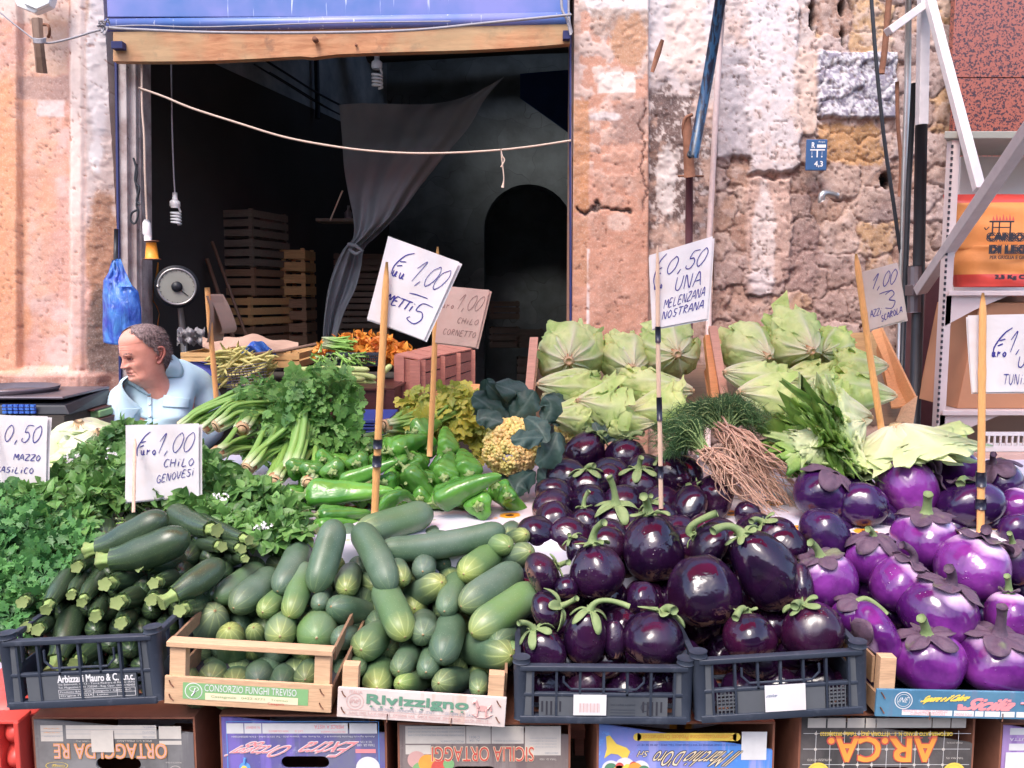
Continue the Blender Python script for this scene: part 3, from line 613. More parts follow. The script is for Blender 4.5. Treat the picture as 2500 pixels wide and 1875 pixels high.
m=M();m.disc(W(772,100,3.89),.012,(0,-1,0),12,.03);m.disc(W(870,111,3.895),.006,(0,-1,0),10,.01);m.build('bolt',MT['rust'],l)
m=M();a_=W(287,112,3.88);m.box(a_[0]-.02,3.86,a_[2]-.015,a_[0]+.03,3.9,a_[2]+.015);a_=W(1385,86,3.88);m.box(a_[0]-.02,3.86,a_[2]-.02,a_[0]+.012,3.9,a_[2]+.015)
m.build('bracket',MT['blue_edge'],l,smooth=False)
# steel cables in front of lintel
pts=[W(255,68,3.82),W(330,72,3.82),W(520,79,3.82),W(760,80,3.82),W(1000,74,3.82),W(1200,55,3.82),W(1395,36,3.82)]
m=M();m.tube(curve_pts(pts,60),.006,8);m.tube(curve_pts([W(255,66,3.85),W(350,62,3.85),W(500,66,3.85),W(800,56,3.85),W(1100,52,3.85)],40),.003,6)
m.tube(curve_pts([W(1370,-40,3.84),W(1372,20,3.84),W(1385,50,3.84),W(1394,85,3.84)],20),.006,6);m.tube(curve_pts([W(1388,-40,3.85),W(1389,40,3.85),W(1396,80,3.85)],20),.005,6)
tag(m.build('overhead_cable',MT['rope_grey']),'grey steel cable strung along the wooden lintel','cable')
m=M();m.tube(curve_pts([W(-60,-20,3.8),W(30,55,3.8),W(85,98,3.8)],16),.0035,6)
m.tube(curve_pts([W(85,98,3.8),W(120,105,3.8),W(180,92,3.8),W(225,78,3.8),W(262,70,3.8)],30),.0045,6)
for k in range(7):m.tube(curve_pts([W(240+3*k,66-k,3.8),W(250+random.uniform(-14,14),66+random.uniform(-22,22),3.78),W(262+random.uniform(-6,8),70+random.uniform(-18,14),3.8)],10),.003,5)
for k in range(4):m.tube(curve_pts([W(82,94+3*k,3.79),W(98,96+3*k,3.77),W(112,93+3*k,3.79)],8),.0035,5)
tag(m.build('tie_wire',MT['rope_grey']),'knotted grey wire tied from the wooden peg to the lintel end','wire')
cle=thing('wall_peg','splintered dark wooden peg fixed to the pillar with wire round it','peg',W(98,178,3.9))
m=M();m.tube([W(90,46,3.86),W(94,100,3.85),W(98,140,3.86),W(102,178,3.88)],[.026,.024,.024,.026],6,flat=.6);m.build('peg',MT['stick'],cle,smooth=False)
M().tube(curve_pts([W(104,60,3.87),W(118,62,3.84),W(121,80,3.85),W(118,90,3.88)],12),.007,6).build('hook',MT['rust'],cle)
# octagonal wall lamp cut by the top edge
oc=thing('wall_lamp','white octagonal wall lamp cut by the top edge on the left pillar','lamp',W(90,-20,3.9))
M().disc(W(92,-20,3.93),.105,(0,-1,0),8,.04).build('housing',MT['plastic_white'],oc,smooth=False,bevel=.004)
M().disc(W(92,-20,3.89),.08,(0,-1,0),8,.02).build('lens',MT['tube_glass'],oc,smooth=False,bevel=.004)
# jambs
j=thing('door_jamb','whitish peeling wooden door jamb at the left of the doorway','door frame',W(312,1000,3.97))
def vstrip(x0,x1,x0b,x1b,Y,dep,y0,y1):
    V=[]
    for (xa,ya,zz) in ((x0b,y1,0),(x0,y0,1)):pass
    a_,b_=W(x0b,y1,Y),W(x1b,y1,Y);c_,d_=W(x0,y0,Y),W(x1,y0,Y);o=np.array([0,dep,0])
    return [a_,c_,a_+o,c_+o,b_,d_,b_+o,d_+o]
M().hexa(vstrip(284,308,300,318,4.00,.10,140,1300)).build('outer_post',MT['jamb'],j,smooth=False,bevel=.003)
M().hexa(vstrip(309,331,319,338,4.03,.10,140,1300)).build('inner_post',MT['jamb'],j,smooth=False,bevel=.003)
M().hexa(vstrip(333,341,340,352,4.06,.12,140,1300)).build('stop_bead',MT['jamb'],j,smooth=False)
M().hexa(vstrip(279,284,295,300,3.985,.03,120,1300)).build('painted_edge',MT['blue_edge'],j,smooth=False)
tag(M().hexa(vstrip(1391,1395,1392,1396,3.95,.05,60,1300)).build('door_jamb',MT['blue_edge'],smooth=False),'thin blue painted door edge along the right pillar','door frame')
# far side of the street and the red awning overhead, out of the frame: they are what the shiny skins mirror
m=M().box(-16,-9.4,0,16,-9.0,6.0)
for i in range(7):
    for k in range(2):m.box(-12+i*4,-8.995,1+k*2.8,-10.8+i*4,-8.96,2.8+k*2.8,mat=1)
tag(m.build('street_house',[MT['stucco_far'],MT['dark_wall']],smooth=False),'ochre stucco house with dark windows across the street behind the viewer','house')
aw=thing('awning','red canvas awning stretched over the stall above the viewer','awning',(0,1.7,2.9))
xs=np.linspace(-1.7,1.7,21);ys=np.linspace(1.15,2.15,9)
P=np.array([[(x,y,2.96+.10*(y-.6)/2-.05*math.sin((x+2)/4*math.pi*4)**2) for y in ys] for x in xs]);M().grid(P).build('canvas',MT['awning'],aw)
m=M()
for y in (1.15,2.15):m.tube([(-1.72,y,3.0+.05*(y-.6)),(1.72,y,3.0+.05*(y-.6))],.014,8)
for x in (-1.7,0,1.7):m.tube([(x,1.15,3.02),(x,2.15,3.07)],.012,8)
m.build('frame',MT['pole_white'],aw)
# ------------------------------------------------------------------ vegetables: builders
ORD=['first','second','third','fourth','fifth','sixth','seventh','eighth','ninth','tenth','eleventh','twelfth']
def row_labels(items,bands,rownames,desc_default,maxw=16):
    """items: list of (object, x, y, desc). gives each its own label by its row and its place in the row"""
    rows={}
    for it in items:
        k=sum(1 for b in bands if it[2]<b);rows.setdefault(k,[]).append(it)
    for k,L in rows.items():
        L.sort(key=lambda i:i[1]);n=len(L)
        for j,(o,x,y,d) in enumerate(L):
            if j<(n+1)//2:place=('leftmost' if j==0 else ORD[j]+' from left')
            else:
                q=n-1-j;place='rightmost' if q==0 else ORD[q]+' from right'
            o['label']=f"{d or desc_default}, {place} in {rownames[k]}"
def yint(tab):
    xs,ys=zip(*sorted(tab));return lambda y:float(np.interp(y,xs,ys))
Y_CUC=yint([(1700,1.53),(1600,1.58),(1500,1.66),(1400,1.76),(1300,1.87),(1240,1.95)])
Y_ZUC=yint([(1540,1.57),(1480,1.61),(1400,1.69),(1300,1.81),(1230,1.90)])
Y_EGG=yint([(1650,1.56),(1550,1.59),(1480,1.64),(1400,1.73),(1330,1.84),(1280,1.97),(1180,2.20),(1100,2.38)])
Y_VIO=yint([(1650,1.55),(1500,1.65),(1400,1.75),(1300,1.90),(1200,2.06),(1130,2.20)])
Y_PEP=yint([(1290,1.97),(1200,2.10),(1130,2.22),(1080,2.32),(1030,2.44)])
def ends(k,n,f,w,L,Yf,bend=0.0,tuck=0.0):
    """near tip / far tip in panel pixels, width in panel px, true length m -> path points and radius"""
    n2,f2=px(k,*n),px(k,*f);Yn=Yf(n2[1]);A=W(n2[0],n2[1],Yn);r=w*1.1*ps(k)/2*mpp(A)
    l=math.hypot(n2[0]-f2[0],n2[1]-f2[1])*mpp(A)
    dy=math.sqrt(max(L*L-l*l,0.0))+tuck;B=W(f2[0],f2[1],Yn+dy)
    mid=(A+B)/2;d=B-A;side=np.cross(d,(0,-1,0));side/=np.linalg.norm(side)+1e-9
    return A,mid+side*bend*r*2,B,r
def rprof(n,L,r,t0=.9,t1=.9,p=2.0):
    t=(1-np.cos(np.linspace(0,1,n)*math.pi))/2;s=t*L
    a=np.clip(s/(r*1.25),0,1);b=np.clip((L-s)/(r*1.25),0,1)
    k=(1-(1-a)**p)**(1/p)*(1-(1-b)**p)**(1/p)
    return np.maximum(k*r*(t0+(1-t0)*np.sin(np.clip(t,0,.5)*math.pi))*(1-(1-t1)*np.clip(t*2-1,0,1)),.0006)
def cucumber(k,n,f,w,bend=0,L=.19,pale=.0,desc=None,Yf=None,name='cucumber',mat='cuc',group='cucumbers heaped over the two wooden crates',yoff=0):
    A,m_,B,r=ends(k,n,f,w,L,(lambda y:(Yf or Y_CUC)(y)+yoff),bend)
    P=bez(A,m_,B,26);Ln=float(np.linalg.norm(np.diff(P,axis=0),axis=1).sum());R=rprof(26,Ln,r,.88,.95)
    ph=random.uniform(0,6)
    def prof(t,th):return 1+.025*np.cos(3*th+ph)+.02*np.cos(2*th-ph+4*t)+.012*np.sin(9*t+ph)
    o=M().tube(P,R,22,A=pale,prof=prof).build(name,MT[mat],at=P.mean(0));tag(o,None,name.replace('_',' '),group)
    return o
def star_stem(m,P0,d,r,n=5,L=.03,ph=0):
    """ribbed stem flaring to a star shaped cut face"""
    d=d/np.linalg.norm(d);P=np.array([P0+d*L*t for t in (-.25,0,.3,.6,.85,1.0)]);R=r*np.array([1.0,.80,.62,.62,.78,.86])
    def prof(t,th):return 1+(.06+.06*t)*np.cos(n*th+ph)+.05*t*np.cos(2*n*th)
    m.tube(P,R,30,prof=prof,cap=False);o=m.n
    a=np.cross(d,(0,0,1));a/=np.linalg.norm(a);b=np.cross(d,a)
    ring=m.v[-1][-30:];m.add(np.vstack([ring,(P[-1]-d*.002)[None]]),[(i,(i+1)%30,30) for i in range(30)],A=np.array([1,0,0]))
def zucchini(k,s,b,w,bend=0,L=.18,pale=0,desc=None,stemr=.56,yoff=0):
    A,m_,B,r=ends(k,s,b,w,L,(lambda y:Y_ZUC(y)+yoff),bend);d0=(A-m_)/np.linalg.norm(A-m_);A2=A-d0*.02
    P=bez(A2,m_,B,26);Ln=float(np.linalg.norm(np.diff(P,axis=0),axis=1).sum());t=(1-np.cos(np.linspace(0,1,26)*math.pi))/2
    R=r*np.minimum((.70+.30*sstep(0,.45,t)),1);e=np.clip((1-t)*Ln/(r*1.3),0,1);R=np.maximum(R*np.sqrt(1-(1-e)**2),.0006)
    th_=thing('zucchini',None,'zucchini',P.mean(0),group='dark zucchini heaped over the left black crate')
    def prof(t,th):return 1+.05*np.cos(10*th)*(1-t)**2+.03*np.cos(5*th)*(1-t)
    M().tube(P,R,24,A=pale,prof=prof).build('body',MT['zuc'],th_)
    m=M();star_stem(m,A2,d0,r*stemr*1.12,5,min(.03,r*1.2),random.uniform(0,6));m.build('stem',MT['zstem'],th_)
    return th_
def eggplant(k,cx,cy,w,h,ang=90,tilt=.1,kind='egg',stem=None,lobes=0,scar=1.0,calyx=.8,taper=.12,Yf=None,yoff=0,group=None,cat='aubergine',name='aubergine'):
    x,y=px(k,cx,cy);Y=(Yf or (Y_EGG if kind=='egg' else Y_VIO))(y)+yoff;C=W(x,y,Y);s=mpp(C)*ps(k)
    a,b=w*.53*s,h*.53*s;an=math.radians(ang)
    d=np.array([math.cos(an),tilt,math.sin(an)]);d/=np.linalg.norm(d)
    e1=np.cross(d,(0,1,0));e1/=np.linalg.norm(e1);e2=np.cross(d,e1);sd=random.random()*9;lobes=lobes or random.uniform(.01,.045)
    def surf(U,V,off=0.0):
        r=a*np.sin(U)**.92*(1-taper*np.cos(U))*(1+lobes*np.cos(random_l*V+sd)*np.sin(U)**2)*(1+.045*np.sin(2*V+sd)*np.sin(U)+.03*np.sin(3*V-sd+2*U))+off*np.sin(U)
        z=b*np.cos(U)*(1-.10*np.exp(-(U/.35)**2))*(1-.05*np.exp(-((math.pi-U)/.3)**2))+off*np.cos(U)
        return C+r[...,None]*(np.cos(V)[...,None]*e1+np.sin(V)[...,None]*e2)+z[...,None]*d
    random_l=random.choice([4,5,6])
    U,V=np.meshgrid(np.linspace(.001,math.pi-.001,30),np.linspace(0,2*math.pi,40,endpoint=False),indexing='ij')
    th=thing(name,None,cat,C,group=group)
    A=np.stack([U/math.pi,V/6.283,np.full(U.shape,scar)],-1)
    M().grid(surf(U,V),wv=True,A=A,flip=True).build('body',MT[kind],th)
    if calyx:
        nl=5;vio=kind!='egg';T=np.linspace(0,1,8)[:,None];Vc=np.linspace(0,2*math.pi,80,endpoint=False)[None]
        lob=np.abs(np.cos(nl*Vc/2+sd))**(.7 if vio else 1.6);um=calyx*((.55+.45*lob) if vio else (.28+.85*lob))*(1+.12*np.sin(3*Vc+sd))
        Uc=.01+T*um;off=.0015+a*(.03+.05*np.sin(Vc*9+sd)*T+.08*T**3*(.4+lob));Pc=surf(Uc+0*Vc,Vc+0*T,off*np.ones_like(Uc))
        m=M();m.grid(Pc,wv=True,flip=True);o=m.build('calyx',MT['vcalyx' if vio else 'calyx'],th);sm=o.modifiers.new('s','SOLIDIFY');sm.thickness=.0016;sm.offset=1
        top=C+d*b*.90;L=(.040 if vio else.045)
        if stem:
            q=px(k,*stem);E=W(q[0],q[1],Y-.02)
        else:E=top+d*L+e1*random.uniform(-.4,.4)*L-np.array([0,.3*L,0])
        md=top+d*np.linalg.norm(E-top)*.55
        P=bez(top-d*.004,md,E,12,False);r0=a*(.20 if vio else.20)
        R=np.array([r0*1.7,r0*1.15,r0*.85,r0*.72,r0*.66,r0*.62,r0*.6,r0*.6,r0*.6,r0*.62,r0*.68,r0*.7])
        M().tube(P,R,12,prof=lambda t,q:1+.06*np.cos(5*q)).build('stem',MT['calyx'] if (not vio or random.random()<.4) else MT['vcalyx'],th)
    return th
def pepper(k,s,t,w,bend=0,L=.15,face=False,yoff=0,mid=None,taper=.25):
    A,m_,B,r=ends(k,s,t,w,L,(lambda y:Y_PEP(y)+yoff),bend)
    if mid:q=px(k,*mid);m_=W(q[0],q[1],A[1])*2-(A+B)/2
    d0=(A-m_)/np.linalg.norm(A-m_);P=bez(A,m_,B,30,False);tt=np.linspace(0,1,30)
    R=r*np.sqrt(np.clip(1-(1-np.clip(tt/.12,0,1))**2,0,1))*(1-(1-taper)*tt**1.8)*np.sqrt(np.clip(1-np.clip((tt-.90)/.10,0,1)**2,0,1));R=np.maximum(R,.0007);R[0]=r*.35
    ph=random.uniform(0,6)
    def prof(t,th):return 1+(.13*(1-t)+.04)*np.cos(3*th+ph+1.2*t)+.04*np.cos(7*th+ph)*(1-t)+.035*np.sin(22*t+2*np.cos(th)+ph)
    o=thing('green_pepper',None,'pepper',P.mean(0),group='long green peppers in the middle of the stall')
    m=M();m.tube(P,R,26,prof=prof);m.build('body',MT['pepper'],o)
    m=M();m.tube([A+d0*q for q in (-.004,.002,.006)],[r*.42,r*.36,r*.16],14,prof=lambda t,q:1+.2*np.cos(5*q))
    E=A+d0*.030+np.array([random.uniform(-.01,.01),0,.008]);m.tube(bez(A+d0*.004,A+d0*.018,E,7,False),[.005,.0042,.0038,.0036,.0038,.0042,.0048],9);m.build('stem',MT['pstem'],o)
    return o
# ------------------------------------------------------------------ leaves
def lobed_template(n=3,teeth=3,seed=0):
    """flat lobed leaf with its foot at the origin, tip at +y"""
    rg=np.random.default_rng(seed);V=[(0,0,0)];F=[];A=[(0,0,0)]
    lob=[(-62,.62),(-30,.82),(0,1.0),(30,.82),(62,.62)] if n==5 else [(-52,.72),(0,1.0),(52,.72)]
    for a,l in lob:
        a=math.radians(a);d=np.array([math.sin(a),math.cos(a)]);q=np.array([d[1],-d[0]]);b=len(V)
        prof=[(.18,.03),(.38,.10),(.48,.26),(.56,.15),(.66,.30),(.76,.14),(.86,.18),(1.0,0)]
        L_=[(0.02,0)];pts=[]
        for s in (1,-1):
            for (u,w_) in (prof if s==1 else prof[-2::-1]):pts.append(d*u*l+q*s*w_*l*(1+rg.uniform(-.2,.2)))
        spine=[d*u*l for u in (.3,.6,.85)]
        zc=lambda p:.10*np.dot(p,p)*-1+.12*abs(np.dot(p,q))*1
        allp=pts+spine;V+=[(p[0],p[1],zc(p)) for p in allp];A+=[(min(1,np.linalg.norm(p)),min(1,abs(np.dot(p,q))*3),0) for p in allp]
        n_=len(pts);s0,s1,s2=b+n_,b+n_+1,b+n_+2
        for i in range(n_-1):
            c=s0 if (i<3 or i>n_-5) else (s1 if (i<5 or i>n_-7) else s2)
            F.append((b+i,b+i+1,c))
        F+=[(0,b,s0),(b+n_-1,0,s0),(s0,b+3,s1),(b+n_-4,s0,s1),(s1,b+5,s2),(b+n_-6,s1,s2)]
    return np.array(V),F,np.array(A)
def ovate_template(w=.30,fold=.22,curl=.35,m=7,n=5,ruffle=0.0,fr=5):
    u=np.linspace(0,1,m)[:,None];v=np.linspace(-1,1,n)[None]
    wd=w*np.sin(math.pi*u**.8)**.8+.012;X=wd*v;Yy=u-.15*np.abs(v)*0;Z=fold*np.abs(X)-curl*u**2*.5+ruffle*np.sin(fr*u*math.pi)*np.abs(v)**2
    V=np.stack([X,Yy+0*v,Z],-1).reshape(-1,3);F=[(i*n+j,i*n+j+1,(i+1)*n+j+1,(i+1)*n+j) for i in range(m-1) for j in range(n-1)]
    A=np.stack([u+0*v,np.abs(v)+0*u,0*u*v],-1).reshape(-1,3);return V,F,A
LOB3,LOB5,OVA=lobed_template(3),lobed_template(5,seed=3),ovate_template(.30,.35,.5)
def frame(d,up):
    y=np.asarray(d,float);y/=np.linalg.norm(y);x=np.cross(y,up);l=np.linalg.norm(x)
    if l<1e-4:x=np.cross(y,(1,.1,0));l=np.linalg.norm(x)
    x/=l;z=np.cross(x,y);return np.stack([x,y,z],1)
def put_leaf(m,T,P,d,up,s,mat=0,tint=0.0,wx=1.0):
    V,F,A=T;Rm=frame(d,up);A=A.copy();A[:,2]=tint
    m.add(P+(V*np.array([wx,1,1])*s)@Rm.T,F,A,mat)
def rnd3(s=1.0):return RNG.normal(0,s,3)
def inpoly(x,y,poly):
    c=False;j=len(poly)-1
    for i in range(len(poly)):
        if (poly[i][1]>y)!=(poly[j][1]>y) and x<(poly[j][0]-poly[i][0])*(y-poly[i][1])/(poly[j][1]-poly[i][1]+1e-9)+poly[i][0]:c=not c
        j=i
    return c
def scatter(poly,n,gap=0):
    xs=[p[0] for p in poly];ys=[p[1] for p in poly];out=[]
    while len(out)<n:
        x,y=random.uniform(min(xs),max(xs)),random.uniform(min(ys),max(ys))
        if inpoly(x,y,poly):out.append((x,y))
    return out
# ------------------------------------------------------------------ ZUCCHINI
ZU=[ # panel, stem, blossom end, width, bend, description
 ('G',(545,350),(1000,140),150,.25,'long dark zucchini arched over the heap top'),('G',(625,412),(1130,250),170,.25,'big speckled dark zucchini with yellowish stem star'),
 ('G',(850,440),(1170,400),118,.1,None),('G',(640,555),(850,510),118,0,None),('G',(710,665),(880,615),120,0,'greener zucchini with pale blunt stem'),
 ('G',(925,550),(1110,500),100,0,None),('G',(990,655),(1340,420),140,.1,'dark zucchini slanting up to the right'),('G',(910,650),(1000,600),105,0,'half hidden zucchini stem'),('G',(1085,712),(1260,660),112,0,None),
 ('G',(278,705),(425,480),100,0,'slim reddish sheened zucchini pointing down left'),('G',(425,625),(510,490),80,0,None),('G',(490,665),(605,490),88,0,'blue sheened slim zucchini'),('G',(460,455),(545,390),95,0,None),
 ('G',(135,665),(280,600),100,0,'zucchini poking out by the parsley'),('G',(572,750),(610,640),100,0,None),('G',(725,790),(800,730),105,0,None),('G',(155,815),(250,765),95,0,None),('G',(225,830),(310,760),100,0,None),
 ('G',(320,1060),(450,690),130,.1,'large dark zucchini seen through the crate bars'),('G',(450,1030),(640,880),105,0,'bluish zucchini behind the crate handle'),
 ('G',(1290,232),(1030,110),120,-.3,'reddish sheened zucchini turned right'),('G',(1490,290),(1180,160),90,-.3,'slim zucchini with stem at far right'),('G',(1330,330),(1160,290),92,0,None),('G',(1450,345),(1280,250),84,-.2,None),('G',(1475,405),(1370,365),66,0,'small zucchini tip')]
its=[]
for (k,s,b,w,bd,ds) in ZU:
    o=zucchini(k,s,b,w*1.12,bd);X,Yv=px(k,*s);its.append((o,X,Yv,ds))
row_labels(its,[1530,1475,1425,1375],['lowest zucchini layer','lowest zucchini row above crate','second zucchini row up','third zucchini row up','top zucchini row'],'dark zucchini with pale green stem')
# ------------------------------------------------------------------ CUCUMBERS
CU=[
 ('G',(1300,640),(1565,450),152,.18,.19,.45,'bright green curved cucumber with dried tip'),('G',(1400,700),(1650,490),180,.05,.19,0,'dark cucumber with yellow striped tip'),('G',(1665,600),(1800,325),165,.25,.19,0,'blue grey bent cucumber'),
 ('G',(1575,725),(1730,590),130,0,.17,.5,'green cucumber'),('G',(1735,750),(1830,440),142,.1,.19,.45,'bright green upright cucumber'),('G',(1885,608),(2015,172),168,.05,.2,0,'long blue grey upright cucumber'),
 ('G',(2075,590),(2110,470),140,0,.17,.1,'pale striped round cucumber end'),('G',(1915,680),(1950,590),112,0,.17,.1,'small yellow striped cucumber end'),('G',(1985,690),(2235,745),172,0,.17,0,'dark green fat cucumber lying sideways'),
 ('G',(1680,870),(1700,760),186,0,.18,.5,'pale green round cucumber end'),('G',(1900,880),(1915,790),236,0,.18,.55,'largest pale green round cucumber'),('G',(1375,820),(1430,1130),172,0,.18,.1,'striped cucumber standing behind the crate rail'),
 ('G',(1520,815),(1600,1060),112,0,.17,.1,'slim striped cucumber standing behind the crate rail'),('G',(1290,715),(1190,1060),215,.1,.2,0,'huge dark cucumber in the crate shadow'),
 ('H',(165,250),(625,115),178,.12,.22,.2,'pale green cucumber with yellow tip lying across'),('H',(305,345),(1065,225),150,.42,.30,0,'long curved blue green cucumber across the top'),('H',(590,290),(890,330),140,.12,.19,0,'grey green cucumber'),
 ('H',(815,495),(1010,350),176,.15,.18,.5,'yellow green cucumber end facing out'),('H',(375,600),(180,215),172,.28,.22,0,'big dark curved cucumber bending down'),('H',(455,535),(370,390),132,0,.17,.1,'striped cucumber tip with pale point'),
 ('H',(570,480),(590,400),140,0,.17,0,'dark striped cucumber end'),('H',(1190,255),(1000,340),100,0,.18,.0,'dark slim cucumber'),('H',(1090,330),(880,300),132,.1,.18,.6,'bright green cucumber'),('H',(1215,360),(1010,460),150,.1,.18,0,'dark green cucumber'),
 ('H',(800,690),(1150,460),186,.06,.20,0,'blue green cucumber with yellow tip slanting up right'),('H',(865,850),(1255,590),205,.04,.21,.55,'big yellow green cucumber slanting up right'),('H',(700,720),(775,510),142,.1,.18,.2,'green cucumber end'),
 ('H',(685,545),(440,680),165,.1,.18,0,'very dark cucumber with pink stem stub'),('H',(465,875),(320,560),180,.04,.2,.3,'pale green cucumber with yellow tip pointing down'),('H',(572,860),(580,770),165,0,.18,0,'grey green round cucumber end'),
 ('H',(680,1010),(755,755),190,0,.18,0,'bluish cucumber with pale stripes'),('H',(1100,985),(800,930),188,.04,.19,0,'dark blue green cucumber lying sideways'),('H',(1120,950),(1040,900),90,0,.16,.5,'small pale green cucumber end'),
 ('H',(200,950),(330,840),190,0,.18,.3,'yellow bottomed fat cucumber end'),('H',(65,880),(180,870),140,0,.17,0,'small dark cucumber'),('H',(165,1075),(185,990),122,0,.16,.1,'small round striped cucumber end'),('H',(295,1180),(315,1040),180,0,.18,.25,'round cucumber end with pale rays'),
 ('H',(425,1080),(520,930),140,0,.17,.1,'green cucumber end'),('H',(590,1085),(640,930),135,0,.17,.1,'dark green cucumber end'),('H',(425,1150),(650,1120),120,.1,.17,.9,'yellow tipped cucumber'),('H',(665,1150),(840,1120),150,0,.17,0,'grey pocked cucumber'),
 ('H',(905,1195),(910,1090),112,0,.16,.2,'small striped cucumber end'),('H',(1010,905),(1165,830),150,0,.18,0,'dark shaded cucumber')]
its=[]
for (k,n,f,w,bd,L,pale,ds) in CU:
    o=cucumber(k,n,f,w,bd,L,pale);X,Yv=px(k,*n);its.append((o,X,Yv,ds))
row_labels(its,[1650,1580,1520,1460,1390],['bottom cucumber row','second cucumber row up','third cucumber row up','fourth cucumber row up','fifth cucumber row up','top cucumber row'],'green cucumber')
# ------------------------------------------------------------------ DARK AUBERGINES
EG=[ # panel cx cy w h ang tilt stem lobes desc
 ('H',1300,950,240,270,115,.0,(1145,790),0,'dark aubergine with green calyx curling left',.9),('H',1550,870,232,330,83,-.05,(1812,690),0,'tall dark aubergine with long stem curving right',.95),('H',1960,880,365,310,70,.25,(2080,715),0,'wide wine purple aubergine with pale scar line',.7),
 ('H',1722,885,120,225,90,.3,None,0,'small shaded aubergine',0),('H',1605,475,310,315,95,.2,(1660,185),.07,'deeply ribbed dark aubergine',.55),('H',1950,335,355,390,95,.25,(1895,30),0,'large smooth round dark aubergine with scarred bottom',.55),
 ('H',1362,175,225,235,100,.5,None,.05,'plain dark aubergine without visible stem',0),('H',1545,190,180,180,95,.3,None,0,'small creased dark aubergine',.5),('H',1730,195,285,245,92,-.15,(1690,-90),.03,'dark aubergine with spread star calyx',.95),
 ('H',1292,492,240,180,25,.2,(1445,425),0,'small dark aubergine lying on its side',.6),('H',1510,355,165,170,125,.1,(1450,260),0,'little reddish aubergine',.7),('H',1432,575,130,130,90,.4,None,0,'little hidden aubergine',0),('H',1312,650,140,120,90,.4,None,0,'little hidden reddish aubergine',0),
 ('H',1320,720,235,165,25,-.1,(1495,640),0,'small aubergine under a large pale green calyx',1.1),('H',1890,640,190,200,90,.4,None,0,'deeply shaded blue black aubergine',0),
 ('I',290,590,395,415,100,.45,None,0,'scarred round aubergine with brown scratched bottom',0),('I',655,470,345,490,122,.12,(345,238),0,'long oval aubergine with stem pointing up left',.55),('I',560,865,312,270,95,.4,(480,760),.02,'round dark aubergine with brown crack at bottom',.35),
 ('I',945,830,345,315,115,.1,(835,690),0,'scuffed grey brown aubergine with green calyx',.6),('I',310,325,300,200,150,.1,(370,130),0,'dark aubergine lying behind the scarred one',.5),('I',715,270,250,210,130,.1,(575,180),0,'red sheened aubergine',.7),
 ('F',190,1575,285,195,155,.1,None,0,'wet dark aubergine',.0),('F',345,1510,285,215,160,.1,(200,1440),0,'wet dark aubergine with reddish top',.5),('F',550,1600,145,135,90,.4,None,0,'small dark aubergine near the roots',0),('F',95,1375,200,235,130,.1,(115,1310),0,'dark aubergine behind the taped cane',.6),('F',130,1245,132,125,90,.4,None,0,'small red cheeked aubergine beside the dill',0),
 ('E',1540,1240,235,262,55,.1,(1665,1130),0,'glossy aubergine leaning right at the back',.7),('E',1790,1262,230,212,80,.15,(1895,1130),0,'glossy aubergine with stem arching over it',.5),('E',1368,1492,232,185,50,.4,None,0,'dull wine coloured aubergine',0),('E',1560,1445,230,195,95,.1,(1600,1320),0,'dark aubergine with long drooping calyx',.9),
 ('E',1685,1395,165,170,90,.3,None,0,'small red sheened aubergine',0),('E',1868,1440,240,200,92,-.1,(1882,1270),0,'dark aubergine with upright stem and star calyx',.9),('E',1985,1630,210,190,120,.1,(1940,1500),0,'aubergine with two crossing stems',.8),('I',880,560,130,260,90,.5,None,0,'narrow shaded aubergine',0),('E',2120,1400,130,110,90,.4,None,0,'small shaded aubergine',0)]
its=[];GE='dark aubergines heaped over the two black crates'
for (k,cx,cy,w,h,an,ti,st,lb,ds,cal) in EG:
    o=eggplant(k,cx,cy,w,h,an,ti,'egg',st,lb,calyx=cal,group=GE);X,Yv=px(k,cx,cy);its.append((o,X,Yv,ds))
row_labels(its,[1500,1390,1300,1220,1160],['bottom dark row','second dark row up','third dark row up','fourth dark row up','fifth dark row up','back dark row'],'dark aubergine')
